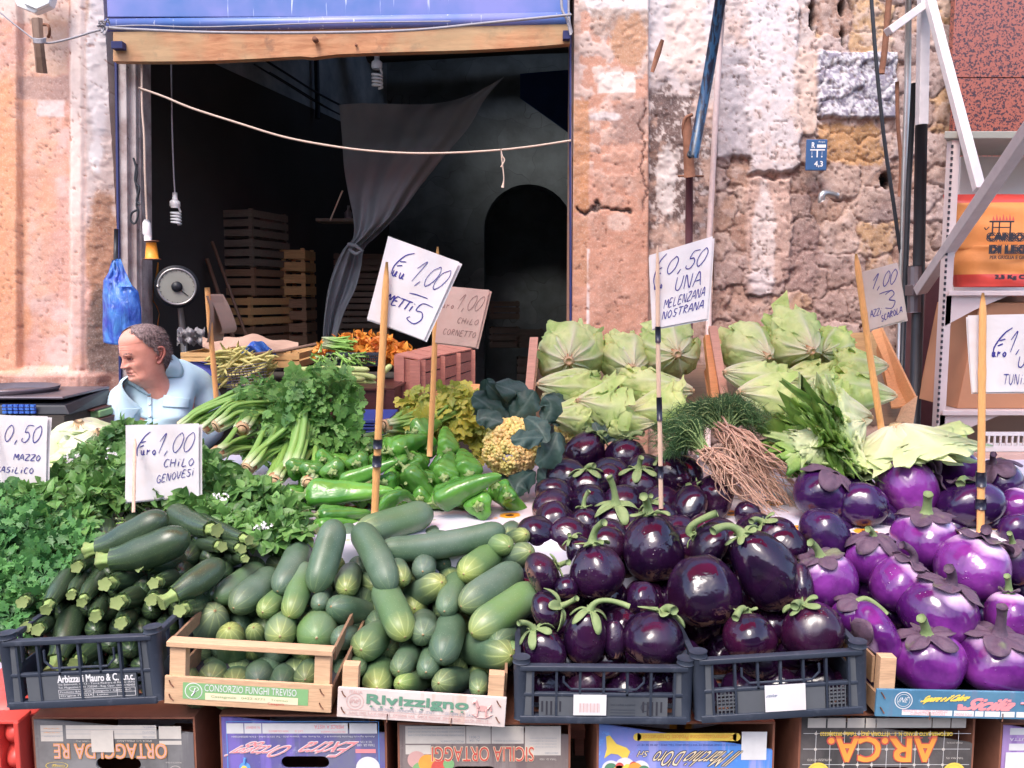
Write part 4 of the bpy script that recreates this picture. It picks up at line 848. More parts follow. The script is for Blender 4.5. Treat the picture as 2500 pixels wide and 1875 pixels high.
# ------------------------------------------------------------------ VIOLET AUBERGINES
VI=[
 ('I',1030,535,330,325,108,-.1,'vio',(930,305),.03,'violet aubergine with brown star scar',.75),('I',1300,405,272,290,92,-.1,'vio',(1275,225),0,'violet aubergine half covered by dark calyx',1.15),('I',1455,555,320,318,62,-.1,'vio',(1480,320),.03,'bright violet aubergine with hooked dry stem',.75),
 ('I',1620,295,380,330,92,-.05,'vio',(1637,15),.02,'broad violet aubergine with upright stem',.8),('I',1905,465,430,395,72,.05,'vio',(1985,228),.0,'large round violet aubergine',.7),('I',1700,725,430,365,72,-.05,'vio',(1762,462),.02,'large violet aubergine with drooping calyx lobe',.8),
 ('I',1022,265,318,250,30,.3,'vid',None,.02,'deep purple black aubergine without stem',0),('F',1232,1552,275,265,80,.3,'vid',None,.0,'wet deep purple aubergine',0),('F',1000,1490,320,290,68,-.15,'vid',(1075,1375),.0,'deep purple aubergine with huge dark calyx',1.1),
 ('F',1520,1452,335,315,28,-.05,'vio',(1680,1265),.0,'brightest pinkish violet aubergine turned right',.65),('F',1782,1332,270,232,100,.2,'vio',(1760,1225),.0,'violet aubergine at the top of the pile',.35),('F',1890,1548,355,262,100,.2,'vid',(1830,1430),.0,'deep purple aubergine behind the taped cane',.5),
 ('F',2060,1410,262,215,112,-.05,'vid',(2030,1250),.0,'purple aubergine under a wide dark calyx',1.15),('F',2160,1560,190,210,60,.3,'vio',None,.0,'pinkish violet aubergine',0),('I',2170,235,190,200,100,.2,'vid',None,.0,'deep purple aubergine cut by the frame',0),
 ('I',2165,430,210,250,105,-.05,'vid',(2125,250),.0,'purple aubergine with dark calyx cut by the frame',1.0),('I',2120,745,265,280,90,.1,'vio',None,.0,'violet aubergine cut by the frame',.35),('I',1310,850,365,215,205,-.15,'vio',(1130,860),.0,'torn violet aubergine lying on its side',1.1),
 ('I',1195,745,235,195,80,-.2,'vio',(1385,735),.0,'small violet aubergine hidden under its calyx',1.2),('I',1640,1015,392,345,100,-.1,'vio',(1595,760),.04,'front violet aubergine with pale cheeks and bent stem',.8),('I',2035,1020,430,340,88,-.1,'vio',(2080,690),.05,'big glossy violet aubergine with pale shoulders',.85)]
its=[];GV='violet aubergines heaped over the blue crate'
for (k,cx,cy,w,h,an,ti,kd,st,lb,ds,cal) in VI:
    o=eggplant(k,cx,cy,w,h,an,ti,kd,st,lb,scar=.3,calyx=cal,taper=.04,group=GV,cat='aubergine',name='violet_aubergine');X,Yv=px(k,cx,cy);its.append((o,X,Yv,ds))
row_labels(its,[1590,1460,1350,1250],['bottom violet row','second violet row up','third violet row up','fourth violet row up','top violet row'],'violet aubergine')
# ------------------------------------------------------------------ PEPPERS
PE=[((-130,1490),(400,1468),150,.06,None,'long ribbed pepper lying level at the left'),((-60,1615),(262,1600),112,.05,None,'long pepper below the longest one'),((645,1535),(1045,1378),150,-.15,None,'pepper bent like a boomerang'),((1005,1440),(1222,1618),130,.22,None,'curved pepper pointing down right'),
 ((905,1565),(930,1530),152,0,None,'pepper facing out with its stem star'),((330,1590),(535,1560),92,0,(430,1495),'pepper curled in a loop'),((465,1335),(690,1610),150,-.1,None,'fat crumpled pepper pointing down'),((495,1265),(645,1445),122,.12,None,'dark green pepper'),
 ((700,1395),(740,1240),142,0,None,'pepper with its stem down toward us'),((852,1375),(800,1225),148,0,None,'pepper facing out beside the cauliflower'),((720,1235),(702,1090),124,0,None,'upright pepper standing on its stem'),((375,1235),(600,1150),150,-.06,None,'thick pepper at the cane'),
 ((75,1425),(425,1285),95,.08,None,'slim pepper across the tape mark'),((175,1315),(220,1270),130,0,None,'small pepper facing out'),((30,1365),(60,1300),140,0,None,'wrinkled pale pepper end'),((1075,1500),(1060,1440),105,0,None,'pepper half hidden by the curved one'),((520,1120),(680,1060),125,0,None,'pale green pepper at the back'),
 ((340,1420),(460,1380),105,0,None,'shaded pepper behind the cane'),((430,1310),(480,1250),85,0,None,'small shaded pepper'),((770,1450),(740,1400),100,0,None,'little pepper end'),((-100,1365),(-60,1300),130,0,None,'crumpled pepper beside the celery'),((-190,1345),(-160,1290),120,0,None,'crumpled pepper under the celery butts'),((-30,1290),(10,1250),110,0,None,'small pepper end at the celery'),((-80,1690),(200,1665),112,0,None,'lowest long pepper')]
its=[]
for (s,t,w,bd,mid,ds) in PE:
    o=pepper('E',s,t,w,bd,mid=mid,L=.14);X,Yv=px('E',*s);its.append((o,X,Yv,ds))
row_labels(its,[1215,1170,1130],['bottom pepper row','second pepper row up','third pepper row up','top pepper row'],'green pepper')
# shaded items below the surface of each heap
def lattice(poly,st):
    xs=[p[0] for p in poly];ys=[p[1] for p in poly];out=[];y=min(ys);r=0
    while y<max(ys):
        x=min(xs)+(r%2)*st/2
        while x<max(xs):
            if inpoly(x,y,poly):out.append((x+random.uniform(-.12,.12)*st,y+random.uniform(-.12,.12)*st))
            x+=st
        y+=st*.8;r+=1
    return out
for (x,y) in lattice([(25,1690),(10,1560),(60,1480),(160,1400),(220,1300),(400,1270),(590,1310),(600,1390),(480,1500),(385,1560),(385,1680)],56):
    cucumber('S',(x,y),(x+random.uniform(-10,50),y-random.uniform(20,50)),50,0,.18,0,Yf=Y_ZUC,name='zucchini',mat='zuc',group='dark zucchini heaped over the left black crate',yoff=.07)['label']='zucchini lying deep in the shadow of the left black crate'
for (x,y) in [(q,1660+12*(q//60%2)) for q in range(455,800,58)]+lattice([(420,1700),(430,1520),(480,1440),(640,1350),(720,1300),(930,1285),(1235,1275),(1285,1330),(1260,1420),(1225,1690)],66):
    cucumber('S',(x,y),(x+random.uniform(-25,25),y-30),66,0,.18,0,yoff=.03 if y>1655 else.085)['label']='shaded cucumber deep in the gaps under the cucumber heap'
for (x,y) in [(q,1300+30*(q//70%2)) for q in range(1480,1960,62)]+lattice([(1262,1740),(1250,1330),(1330,1265),(1345,1100),(1640,1085),(1720,1200),(1790,1270),(1900,1330),(1930,1500),(2100,1600),(2100,1725),(1700,1740)],92):
    eggplant('S',x,y,98,92,random.uniform(60,120),.4,'egg',calyx=0,yoff=.03 if y<1335 else (.15 if y<1600 else.06),group=GE)['label']='shaded aubergine deep in the gaps of the dark heap and crates'
for (x,y) in lattice([(1960,1620),(1950,1300),(1990,1190),(2150,1150),(2500,1130),(2520,1690),(2160,1690)],92):
    eggplant('S',x,y,100,94,random.uniform(60,120),.4,'vid',calyx=0,yoff=.11,group=GV,name='violet_aubergine')['label']='shaded purple aubergine deep in the gaps of the violet heap'
for (x,y) in lattice([(720,1270),(720,1160),(850,1110),(1000,1060),(1130,1150),(1190,1240),(1100,1250),(900,1250)],50):
    x,y=(x-800)/ps('E'),(y-600)/ps('E');pepper('E',(x,y),(x+random.randint(-60,60),y-60),120,0,yoff=.06)['label']='shaded pepper deep in the gaps of the pepper heap'
# ------------------------------------------------------------------ writing
_tc={}
def text_geo(s):
    if s in _tc:return _tc[s]
    cu=bpy.data.curves.new('t','FONT');cu.body=s;cu.align_x='LEFT';cu.resolution_u=3
    o=bpy.data.objects.new('t',cu);SC.collection.objects.link(o);dg=bpy.context.evaluated_depsgraph_get()
    me=bpy.data.meshes.new_from_object(o.evaluated_get(dg));V=np.array([v.co[:] for v in me.vertices]).reshape(-1,3);F=[tuple(p.vertices) for p in me.polygons]
    bpy.data.objects.remove(o);bpy.data.curves.remove(cu);bpy.data.meshes.remove(me);_tc[s]=(V,F);return V,F
def text(m,s,x,z,w,h,y=-.001,mat=0,shear=0.0,rot=0.0,bold=0.0):
    """text in the local x,z plane facing -y, fitted to the box w,h with its lower left at x,z (rot 180: upside down)"""
    V,F=text_geo(s)
    if not len(V):return
    x0,x1,y0,y1=V[:,0].min(),V[:,0].max(),V[:,1].min(),V[:,1].max()
    for (ox,oz) in ([(0,0)] if not bold else [(-bold,-bold),(bold,-bold),(-bold,bold),(bold,bold),(0,0)]):
        k=0 if not bold else (ox*3+oz)*.002
        u=(V[:,0]-x0)/(x1-x0)-.5;v=(V[:,1]-y0)/max(y1-y0,1e-6)-.5;u=u+shear*v
        c,sn=math.cos(rot),math.sin(rot);uu,vv=u*w+ox,v*h+oz
        m.add(np.stack([x+w/2+c*uu-sn*vv,np.full(len(u),y-k),z+h/2+sn*uu+c*vv],1),F,mat=mat)
def outlined(m,s,x,z,w,h,y,mi,mo,e,**k):
    text(m,s,x,z,w,h,y,mo,bold=e,**k);text(m,s,x,z,w,h,y-.0006-e*.01,mi,**k)
def plate(m,x0,z0,x1,z1,y=-.0006,mat=0):
    m.add([(x0,y,z0),(x1,y,z0),(x1,y,z1),(x0,y,z1)],[(0,1,2,3)],mat=mat)
def ring(m,cx,cz,r,w,y=-.0008,mat=0,n=28,ry=1.0):
    t=np.linspace(0,2*math.pi,n,endpoint=False);V=[]
    for R in (r,r-w):V+=[(cx+R*math.cos(a),y,cz+R*ry*math.sin(a)) for a in t]
    m.add(V,[(i,(i+1)%n,n+(i+1)%n,n+i) for i in range(n)],mat=mat)
def disc2(m,cx,cz,r,y=-.0007,mat=0,n=24,ry=1.0):
    t=np.linspace(0,2*math.pi,n,endpoint=False);m.add([(cx+r*math.cos(a),y,cz+r*ry*math.sin(a)) for a in t],[tuple(range(n))],mat=mat)
# handwriting: strokes per glyph in a unit box
G={'0':[[(.55,1),(.15,.75),(.05,.3),(.3,0),(.7,.25),(.85,.7),(.6,1),(.4,.9)]],'1':[[(.1,.6),(.6,1),(.25,0)]],'5':[[(1,1),(.45,1),(.25,.62),(.6,.6),(.75,.3),(.45,0),(.05,.1),(.1,.25)]],
 '3':[[(.1,.85),(.5,1),(.7,.75),(.35,.52),(.75,.35),(.5,0),(.05,.1)]],',':[[(.3,.12),(.1,-.15)]],'.':[[(.2,.06),(.16,0)]],'-':[[(0,.5),(.8,.56)]],'_':[[(0,.3),(.3,.42),(1,.46)]],
 'A':[[(0,0),(.5,1),(.85,0)],[(.2,.35),(.75,.4)]],'B':[[(.1,0),(.2,1),(.7,.85),(.25,.5),(.75,.3),(.1,0)]],'C':[[(.8,.9),(.35,.95),(.1,.4),(.35,0),(.75,.12)]],'D':[[(.1,0),(.2,1),(.8,.6),(.1,0)]],
 'E':[[(.8,1),(.25,.95),(.1,0),(.7,.05)],[(.2,.5),(.6,.55)]],'F':[[(.8,1),(.25,.95),(.1,0)],[(.2,.5),(.6,.55)]],'G':[[(.8,.85),(.4,1),(.08,.45),(.35,0),(.8,.15),(.75,.45),(.5,.42)]],
 'H':[[(.1,1),(.05,0)],[(.75,1),(.7,0)],[(.05,.5),(.72,.52)]],'I':[[(.3,1),(.2,0)]],'i':[[(.3,.65),(.2,0)],[(.36,.88),(.38,.94)]],'L':[[(.25,1),(.1,0),(.7,.03)]],'M':[[(.0,0),(.15,1),(.45,.4),(.8,1),(.9,0)]],
 'N':[[(.05,0),(.15,1),(.65,0),(.8,1)]],'O':[[(.45,1),(.08,.5),(.4,0),(.8,.5),(.45,1)]],'P':[[(.1,0),(.2,1),(.75,.8),(.2,.5)]],'R':[[(.1,0),(.2,1),(.7,.82),(.2,.5),(.75,0)]],'S':[[(.8,.95),(.3,.9),(.3,.55),(.7,.4),(.5,0),(.05,.08)]],
 'T':[[(.0,.98),(.9,1)],[(.5,1),(.35,0)]],'U':[[(.1,1),(.1,.2),(.4,0),(.7,.3),(.8,1)]],'V':[[(.05,1),(.35,0),(.85,1)]],'Z':[[(.05,1),(.8,.98),(.1,.03),(.85,.05)]],'u':[[(0,.5),(.05,.1),(.3,.05),(.4,.5),(.42,.1),(.6,.05)]],'r':[[(.0,.0),(.1,.5),(.2,.35),(.45,.5)]],'o':[[(.3,.5),(.05,.25),(.3,0),(.5,.3),(.3,.5)]],
 '€':[[(1.0,1.1),(.55,.85),(.15,.3),(.2,-.1)],[(.35,.55),(.75,.62)],[(.3,.33),(.62,.42)]],' ':[]}
def hand(m,s,x,z,h,adv=.75,slant=.15,wd=.0016,y=-.001,mat=0,fw=.6,rise=0.0):
    cx=x;n0=len(m.v);wd=wd*.72
    for q,ch in enumerate(s):
        for st in G.get(ch,[]):
            P=curve_pts([((a+random.uniform(-.03,.03))*fw*h+cx+slant*b*h,y,z+b*h+(cx-x)*rise) for a,b in st],max(3,5*len(st)))
            d=np.gradient(P,axis=0);d/=np.linalg.norm(d,axis=1)[:,None]+1e-9;nrm=np.stack([-d[:,2],0*d[:,0],d[:,0]],1)
            k=wd*(.8+.4*np.abs(np.sin(np.linspace(0,3,len(P)))))[:,None]/2
            m.grid(np.stack([P-nrm*k,P+nrm*k],1),mat=mat)
        cx+=adv*fw*h*(1.0 if ch not in ",.Ii1 " else.7)+.04*h
    lim=getattr(m,'lim',None)
    if lim and cx+slant*h*.5>lim:
        k=(lim-x)/(cx+slant*h*.5-x)
        for V in m.v[n0:]:V[:,0]=x+(V[:,0]-x)*k
def nails(e,L,wires=()):
    for (x,z) in L:M().tube([(x-.004,-.001,z+.006),(x,-.004,z),(x+.004,-.001,z-.006)],.0012,5).build('staple',MT['rust'],e,world=False)
    for x,zt in wires:M().tube([(x,-.001,-.004),(x,-.003,.002),(x,-.002,zt)],.0009,5).build('wire',MT['rust'],e,world=False)
# ------------------------------------------------------------------ crates
def placed(name,label,cat,bl,br,Y,group=None):
    """thing whose local x runs along the photo's bottom edge bl->br at distance Y; returns empty and width"""
    A,B=W(bl[0],bl[1],Y),W(br[0],br[1],Y);wdt=float(np.linalg.norm(B-A));ang=math.atan2(B[2]-A[2],B[0]-A[0])
    return thing(name,label,cat,A,(0,-ang,0),group),wdt
def loc_h(e,p,Y): # local z of a photo point
    return float((np.array(parent_matrix(e).inverted())@np.append(W(p[0],p[1],Y),1))[2])
YC=1.50
def plastic_crate(bl,br,tl,label,style):
    e,w=placed('plastic_crate',label,'crate',bl,br,YC,'black plastic produce crates');h=loc_h(e,tl,YC);D=.36;t=.006
    m=M();cw=.034 # frame: rims, corner columns
    for y in (0,D):
        m.box(.01,y-.004,h-.010,w-.01,y+.012,h);m.box(.01,y-.003,0,w-.01,y+.010,.014);m.box(.01,y,h*.46,w-.01,y+.009,h*.46+.007)
    for x in (0,w-.012):
        m.box(x,.012,h-.010,x+.012,D,h);m.box(x+.002,.01,0,x+.010,D,.012);m.box(x+.003,.01,.012,x+.007,D,h*.50);m.box(x+.003,.01,h*.5,x+.007,.05,h-.01)
        for k in range(5):yy=.06+k*(D-.1)/4;m.box(x+.001,yy,h*.5,x+.009,yy+.006,h-.01)
    for (x,y) in ((.012,.012),(w-.012,.012),(.012,D),(w-.012,D)):
        m.tube([(x,y,.004),(x,y,h*.5),(x,y,h+.008)],[.0125,.0135,.0150],14,flat=1.0);m.tube([(x,y,h+.002),(x,y,h+.012)],[.016,.016],14)
    m.build('frame',MT['crate_black'],e,world=False,bevel=.0012)
    m=M();n=6
    for i in range(n+1):
        x=cw+(w-2*cw)*i/n;m.box(x-.0022,-.001,.012,x+.0022,.008,h-.010) if i in (0,1,n-1,n) or i not in (2,4) else m.box(x-.0022,0,h*.48,x+.0022,.008,h-.010)
    xa,xb=cw+(w-2*cw)*1.3/n,cw+(w-2*cw)*4.7/n;z1,z0=h-.022,h*.48+.012
    hr=[(xa,.002,z1),(xa,.002,z0+.014),(xa+.014,.002,z0),(xb-.014,.002,z0),(xb,.002,z0+.014),(xb,.002,z1)]
    if style!=1:hr=hr[::1]
    m.tube(hr,.0024,6);m.build('ribs',MT['crate_black'],e,world=False,smooth=False)
    m=M()
    if style==2:
        g0,g1=cw+.008,cw+.045;m.box(g1,.001,.014,w-g1,.005,h*.46)
        for a,b in ((g0,g1),(w-g1,w-g0)):
            for k in range(6):x=a+(b-a)*k/5;m.box(x-.001,.001,.014,x+.001,.006,h*.46)
            for k in range(1,6):z=.014+(h*.46-.014)*k/6;m.box(a,.0015,z-.001,b,.0055,z+.001)
    else:
        m.box(cw+.012,.001,.014,w-cw-.012,.006,h*.46)
    m.box(cw-.02,.0015,.014,cw,.005,h-.012);m.box(w-cw,.0015,.014,w-cw+.02,.005,h-.012)
    m.build('side_panel',MT['crate_panel'],e,world=False,smooth=False)
    m=M()
    for k in range(9):m.box(.012,.02+k*(D-.03)/9,.002,w-.012,.032+k*(D-.03)/9,.006)
    m.build('floor_grid',MT['crate_black'],e,world=False,smooth=False)
    return e,w,h
e,w,h=plastic_crate((12,1733),(398,1716),(-2,1566),'black plastic crate of zucchini with white trader lettering',0)
m=M();text(m,'Arbizzani Mauro & C. s.n.c.',.105,h*.36,.145,.014,0,0,bold=.0004);text(m,'Via Belmonti, 11/13 - Torre Pedrera di Rimini (RN)',.105,h*.31,.145,.0048,0);text(m,'Tel. Magazzino 0541 720245 - Reg. Oper. 00322740403',.105,h*.265,.145,.0048,0)
for z in (.25,.19,.13):plate(m,.105,h*z,.25,h*z+.0007,-.0002)
for x in (.105,.17,.215,.2495):plate(m,x,h*.13,x+.0007,h*.25,-.0002)
text(m,'Prodotto BASILICO  Categoria I  Calibro B.C.',.108,h*.20,.135,.0045,0);text(m,'Origine ITALIA   Lotto',.108,h*.145,.09,.0045,0);m.build('lettering',MT['p_w'],e,world=False,smooth=False)
e,w,h=plastic_crate((1256,1764),(1688,1768),(1245,1624),'black plastic crate of dark aubergines with barcode sticker and slotted panel',1)
m=M();plate(m,w*.33,.018,w*.515,.018+h*.36,-.0045);m.build('sticker',MT['paper_white'],e,world=False,smooth=False)
m=M()
for k in range(18):plate(m,w*.365+k*.0022,.024,w*.365+k*.0022+(.0006 if k%3 else.0013),.042,-.0050)
m.build('barcode',MT['p_rs'],e,world=False,smooth=False)
m=M();text(m,'smaltire dopo l uso',w*.54,h*.30,w*.14,.005,.0005,rot=math.pi);text(m,'RICICLABILE',w*.90,h*.10,w*.05,.0035,.0005);ring(m,w*.735,h*.28,.008,.0012,.0004)
for z in (.23,.18,.13):plate(m,w*.54,h*z,w*.68,h*z+.001,.0006)
m.build('lettering',MT['crate_black'],e,world=False,smooth=False)
for x0 in (.15,.72):
    m=M()
    for k in range(5):m.box(w*x0+k*.0085,.0002,.022 if k in (0,4) else.016,w*x0+k*.0085+.0035,.0012,h*.38)
    m.build('vent_slots',MT['p_dk'],e,world=False,smooth=False)
e,w,h=plastic_crate((1700,1766),(2120,1740),(1684,1612),'black plastic crate with grid corners and blank white label',2)
m=M();plate(m,w*.40,.016,w*.635,.016+h*.42,-.0045);m.build('sticker',MT['paper_white'],e,world=False,smooth=False)
m=M();text(m,'ortofrutta',w*.412,.045,w*.06,.006,-.0050,shear=.3);m.build('lettering',MT['p_bl'],e,world=False,smooth=False)
def wood_crate(bl,br,tl,zb,label,mat,top,open_front,D=.36,extra=0):
    e,w=placed('wooden_crate',label,'crate',bl,br,YC,'printed wooden produce crates');h=loc_h(e,tl,YC);bt=loc_h(e,zb,YC)
    m=M();m.box(0,0,0,w,.006,bt);b=m.build('front_board',MT[mat],e,world=False,smooth=False,bevel=.0008)
    m=M();m.box(.001,D,0,w-.001,D+.006,bt)
    for x in (.001,w-.006):
        m.box(x,.007,.004,x+.005,D-.001,bt*.8);m.box(x,.03,bt,x+.005,D-.03,h*.93) if not open_front else m.box(x,.03,h-.03,x+.005,D-.03,h-.004)
    m.build('side_board',MT['crate_dim'],e,world=False,smooth=False)
    pw=.030
    for x in (.006,w-.006-pw):
        for y in (.0065,D-.024):M().box(x,y,.002,x+pw,y+.022,h-(.011 if top else 0)).build('corner_post',MT['crate_pale'],e,world=False,smooth=False,bevel=.001)
    if top:M().box(.002,-.001,h-.010,w-.002,.026,h).build('top_rail',MT['crate_pale'],e,world=False,smooth=False,bevel=.0008)
    M().box(.006,.008,.001,w-.006,D,.005).build('floor',MT['p_dk'],e,world=False,smooth=False)  # floor coloured black to stand in for shade inside the crate
    return e,w,h,bt
e,w,h,bt=wood_crate((401,1717),(808,1741),(408,1566),(402,1650),'open topped wooden crate with green printed panel, left of the white board crate','crate_pale',True,True)
m=M();plate(m,w*.11,.012,w*.86,bt-.010,-.0006,0);plate(m,w*.245,.012,w*.80,bt*.48,-.0009,1);disc2(m,w*.175,bt*.52,.0165,-.0010,2);disc2(m,w*.175,bt*.52,.0150,-.0012,0)
m.tube([(w*.165,-.0014,bt*.35),(w*.18,-.0014,bt*.48),(w*.185,-.0014,bt*.62)],.0014,5,mat=2);ring(m,w*.178,bt*.6,.009,.0014,-.0015,2,ry=.6)
text(m,'CONSORZIO FUNGHI TREVISO',w*.24,bt*.54,w*.55,.0135,-.0012,2);text(m,'Castagnole   0422 4771   Treviso',w*.28,bt*.30,w*.46,.006,-.0014,0);text(m,'Categoria',w*.62,bt*.16,w*.1,.006,-.0014,3)
m.build('printed_panel',[MT['p_lgreen'],MT['p_cr'],MT['p_w'],MT['p_red']],e,world=False,smooth=False)
nails(e,[(x,z) for x in (w*.04,w*.94) for z in (bt*.25,bt*.75)])
e,w,h,bt=wood_crate((822,1750),(1232,1776),(822,1626),(822,1678),'wooden crate with white printed board and green gothic lettering','bd_white',False,False)
m=M()
for s_,x,z,ww,hh in (('Rivizzigno',w*.175,bt*.44,w*.60,bt*.40),):text(m,s_,x,z,ww,hh,-.0012,0,bold=.0011)
for k in range(10):
    x=w*(.19+.06*k);m.add([(x,-.0025,bt*.44),(x+.004,-.0025,bt*.42),(x+.007,-.0025,bt*.47),(x+.003,-.0025,bt*.49)],[(0,1,2,3)])
ring(m,w*.105,bt*.56,.0165,.0010,mat=1);ring(m,w*.105,bt*.56,.0105,.0008,mat=1);text(m,'INE',w*.08,bt*.51,w*.05,.008,-.001,1,shear=.3);text(m,'ITALIA',w*.07,bt*.84,w*.075,.006,-.001,1)
text(m,'TEL. 080 742643 - MONOPOLI - BA - ITALY',w*.20,bt*.30,w*.38,.006,-.001,2);text(m,'GIUSEPPE & C. S.A.S.',w*.64,bt*.30,w*.17,.006,-.001,2);text(m,'A.N.E. 2702  R.N.P. 0000455   ORIGINE VAR.  SPECIE PESCHE  SEMI ITALIA  Tara Gr. 500 x 15',w*.07,bt*.14,w*.83,.0052,-.001,1)
for z in (.10,.27):plate(m,w*.06,bt*z,w*.92,bt*z+.0006,-.0007,1)
# rocking horse emblem
hx,hz=w*.86,bt*.60
disc2(m,hx,hz,.011,-.0011,1,ry=.55);m.tube([(hx-.008,-.0012,hz+.002),(hx-.013,-.0012,hz+.014),(hx-.019,-.0012,hz+.010)],.003,6,mat=1);m.tube([(hx+.010,-.0012,hz),(hx+.016,-.0012,hz+.008),(hx+.017,-.0012,hz-.004)],.002,6,mat=1)
for q in (-.008,.007):m.tube([(hx+q,-.0012,hz-.002),(hx+q*1.2,-.0012,hz-.015)],.0018,6,mat=1)
m.tube([(hx-.018,-.0012,hz-.012),(hx-.008,-.0012,hz-.018),(hx+.008,-.0012,hz-.018),(hx+.019,-.0012,hz-.011)],.0012,6,mat=1)
m.build('lettering',[MT['p_gn'],MT['p_rs'],MT['p_gry']],e,world=False,smooth=False)
nails(e,[(x,z) for x in (w*.035,w*.955) for z in (bt*.25,bt*.8)],[(w*.30,bt*.22),(w*.68,bt*.22)])
e,w,h,bt=wood_crate((2137,1749),(2560,1758),(2134,1608),(2136,1683),'wooden crate with teal blue printed board, cut by the right frame edge','bd_sea',False,False)
m=M();ring(m,w*.155,bt*.62,.017,.0016,mat=0);ring(m,w*.155,bt*.62,.0125,.0008,mat=0);text(m,'INE',w*.13,bt*.55,w*.05,.010,-.001,0,shear=.3)
text(m,'Sapore e il Calore',w*.265,bt*.55,w*.26,bt*.30,-.0012,1,shear=.25,rot=.05,bold=.0005);text(m,'a',w*.47,bt*.33,w*.03,bt*.18,-.0012,2,bold=.0012);text(m,'Sicilia',w*.53,bt*.33,w*.27,bt*.42,-.0012,2,shear=.3,bold=.0012)
for a,b in ((.15,.44),(.45,.565),(.572,.62),(.628,.715),(.722,.80),(.81,.93)):plate(m,w*a,bt*.08,w*b,bt*.28,-.0007,0)
text(m,'PRODOTTO: CILIEGINO  CLASSIFICAZ.',w*.155,bt*.19,w*.26,.005,-.001,2);text(m,'CLEMENTINE  FRAGOLE',w*.20,bt*.10,w*.2,.005,-.001,2);text(m,'ORIGINE SICILIA',w*.455,bt*.10,w*.1,.005,-.001,2)
m.tube([(w*.83,-.001,bt*.6),(w*.90,-.001,bt*.62)],.002,5,mat=2);disc2(m,w*.92,bt*.62,.010,-.0012,1,ry=1.2)
m.build('lettering',[MT['p_w'],MT['p_ye'],MT['p_pk']],e,world=False,smooth=False)
nails(e,[(w*.035,bt*.25),(w*.035,bt*.8)],[(w*.31,bt*.22),(w*.73,bt*.22)])
# ------------------------------------------------------------------ upside down cartons under the crates
YB=1.545;PI=math.pi
ZBENCH=.46
def carton(xl,xr,yt,label,mat,slot,ylt=None,name='fruit_carton'):
    A,B=W(xl,yt,YB),W(xr,yt,YB);w=B[0]-A[0];e=thing(name,label,'carton',(A[0],YB,ZBENCH),group='upside down fruit cartons under the crates');h=A[2]-ZBENCH;D=.38;t=.005
    sl_x0,sl_x1,sl_z=slot;zc=h-sl_z;hh=.013;pts=[]
    n=8;x0,x1=sl_x0*w,sl_x1*w
    for i in range(n+1):a=PI/2+PI*i/n;pts.append((x0+hh*math.cos(a),zc+hh*math.sin(a)))
    for i in range(n+1):a=-PI/2+PI*i/n;pts.append((x1+hh*math.cos(a),zc+hh*math.sin(a)))
    N_=len(pts);m=M();out=[]
    for (px_,pz_) in pts: # matching ring on the outer rectangle
        cx,cz=(x0+x1)/2,zc;dx,dz=px_-cx,pz_-cz;s=min((w-cx if dx>0 else cx)/max(abs(dx),1e-6),(h-cz if dz>0 else cz)/max(abs(dz),1e-6));out.append((cx+dx*s,cz+dz*s))
    corners=[(0,h),(0,0),(w,0),(w,h)]
    V=[(a,0,b) for a,b in pts]+[(a,0,b) for a,b in out];F=[]
    for i in range(N_):
        j=(i+1)%N_;F.append((i,N_+i,N_+j,j))
        a,b=out[i],out[j]
        if abs(a[0]-b[0])>1e-6 and abs(a[1]-b[1])>1e-6:
            c=min(corners,key=lambda q:math.hypot(q[0]-(a[0]+b[0])/2,q[1]-(a[1]+b[1])/2));V.append((c[0],0,c[1]));F.append((N_+i,len(V)-1,N_+j))
    V=np.array(V);m.add(V,F);m.add(V+np.array([0,t,0]),[f[::-1] for f in F])
    m.add(np.concatenate([V[:N_],V[:N_]+np.array([0,t,0])]),[(i,(i+1)%N_,N_+(i+1)%N_,N_+i) for i in range(N_)])
    m.build('front_panel',MT[mat],e,world=False,smooth=False)
    m=M();m.box(-.004,0.001,0,0,D,h);m.box(w,0.001,0,w+.004,D,h);m.box(-.004,.001,h,w+.004,D,h+.004);m.box(-.004,D,0,w+.004,D+.004,h);m.box(0,.01,.001,w,D,.004)
    m.build('carton_body',MT['carton_edge'],e,world=False,smooth=False)
    return e,w,h
def cprint(e,w,h,fn,mats):
    m=M();fn(m,w,h,lambda f:h-f);m.build('lettering',[MT[q] for q in mats],e,world=False,smooth=False)
U_=dict(rot=PI)
e,w,h=carton(82,470,1756,'grey upside down carton with orange lettering and a white slip','bd_grey',(.42,.62,.092))
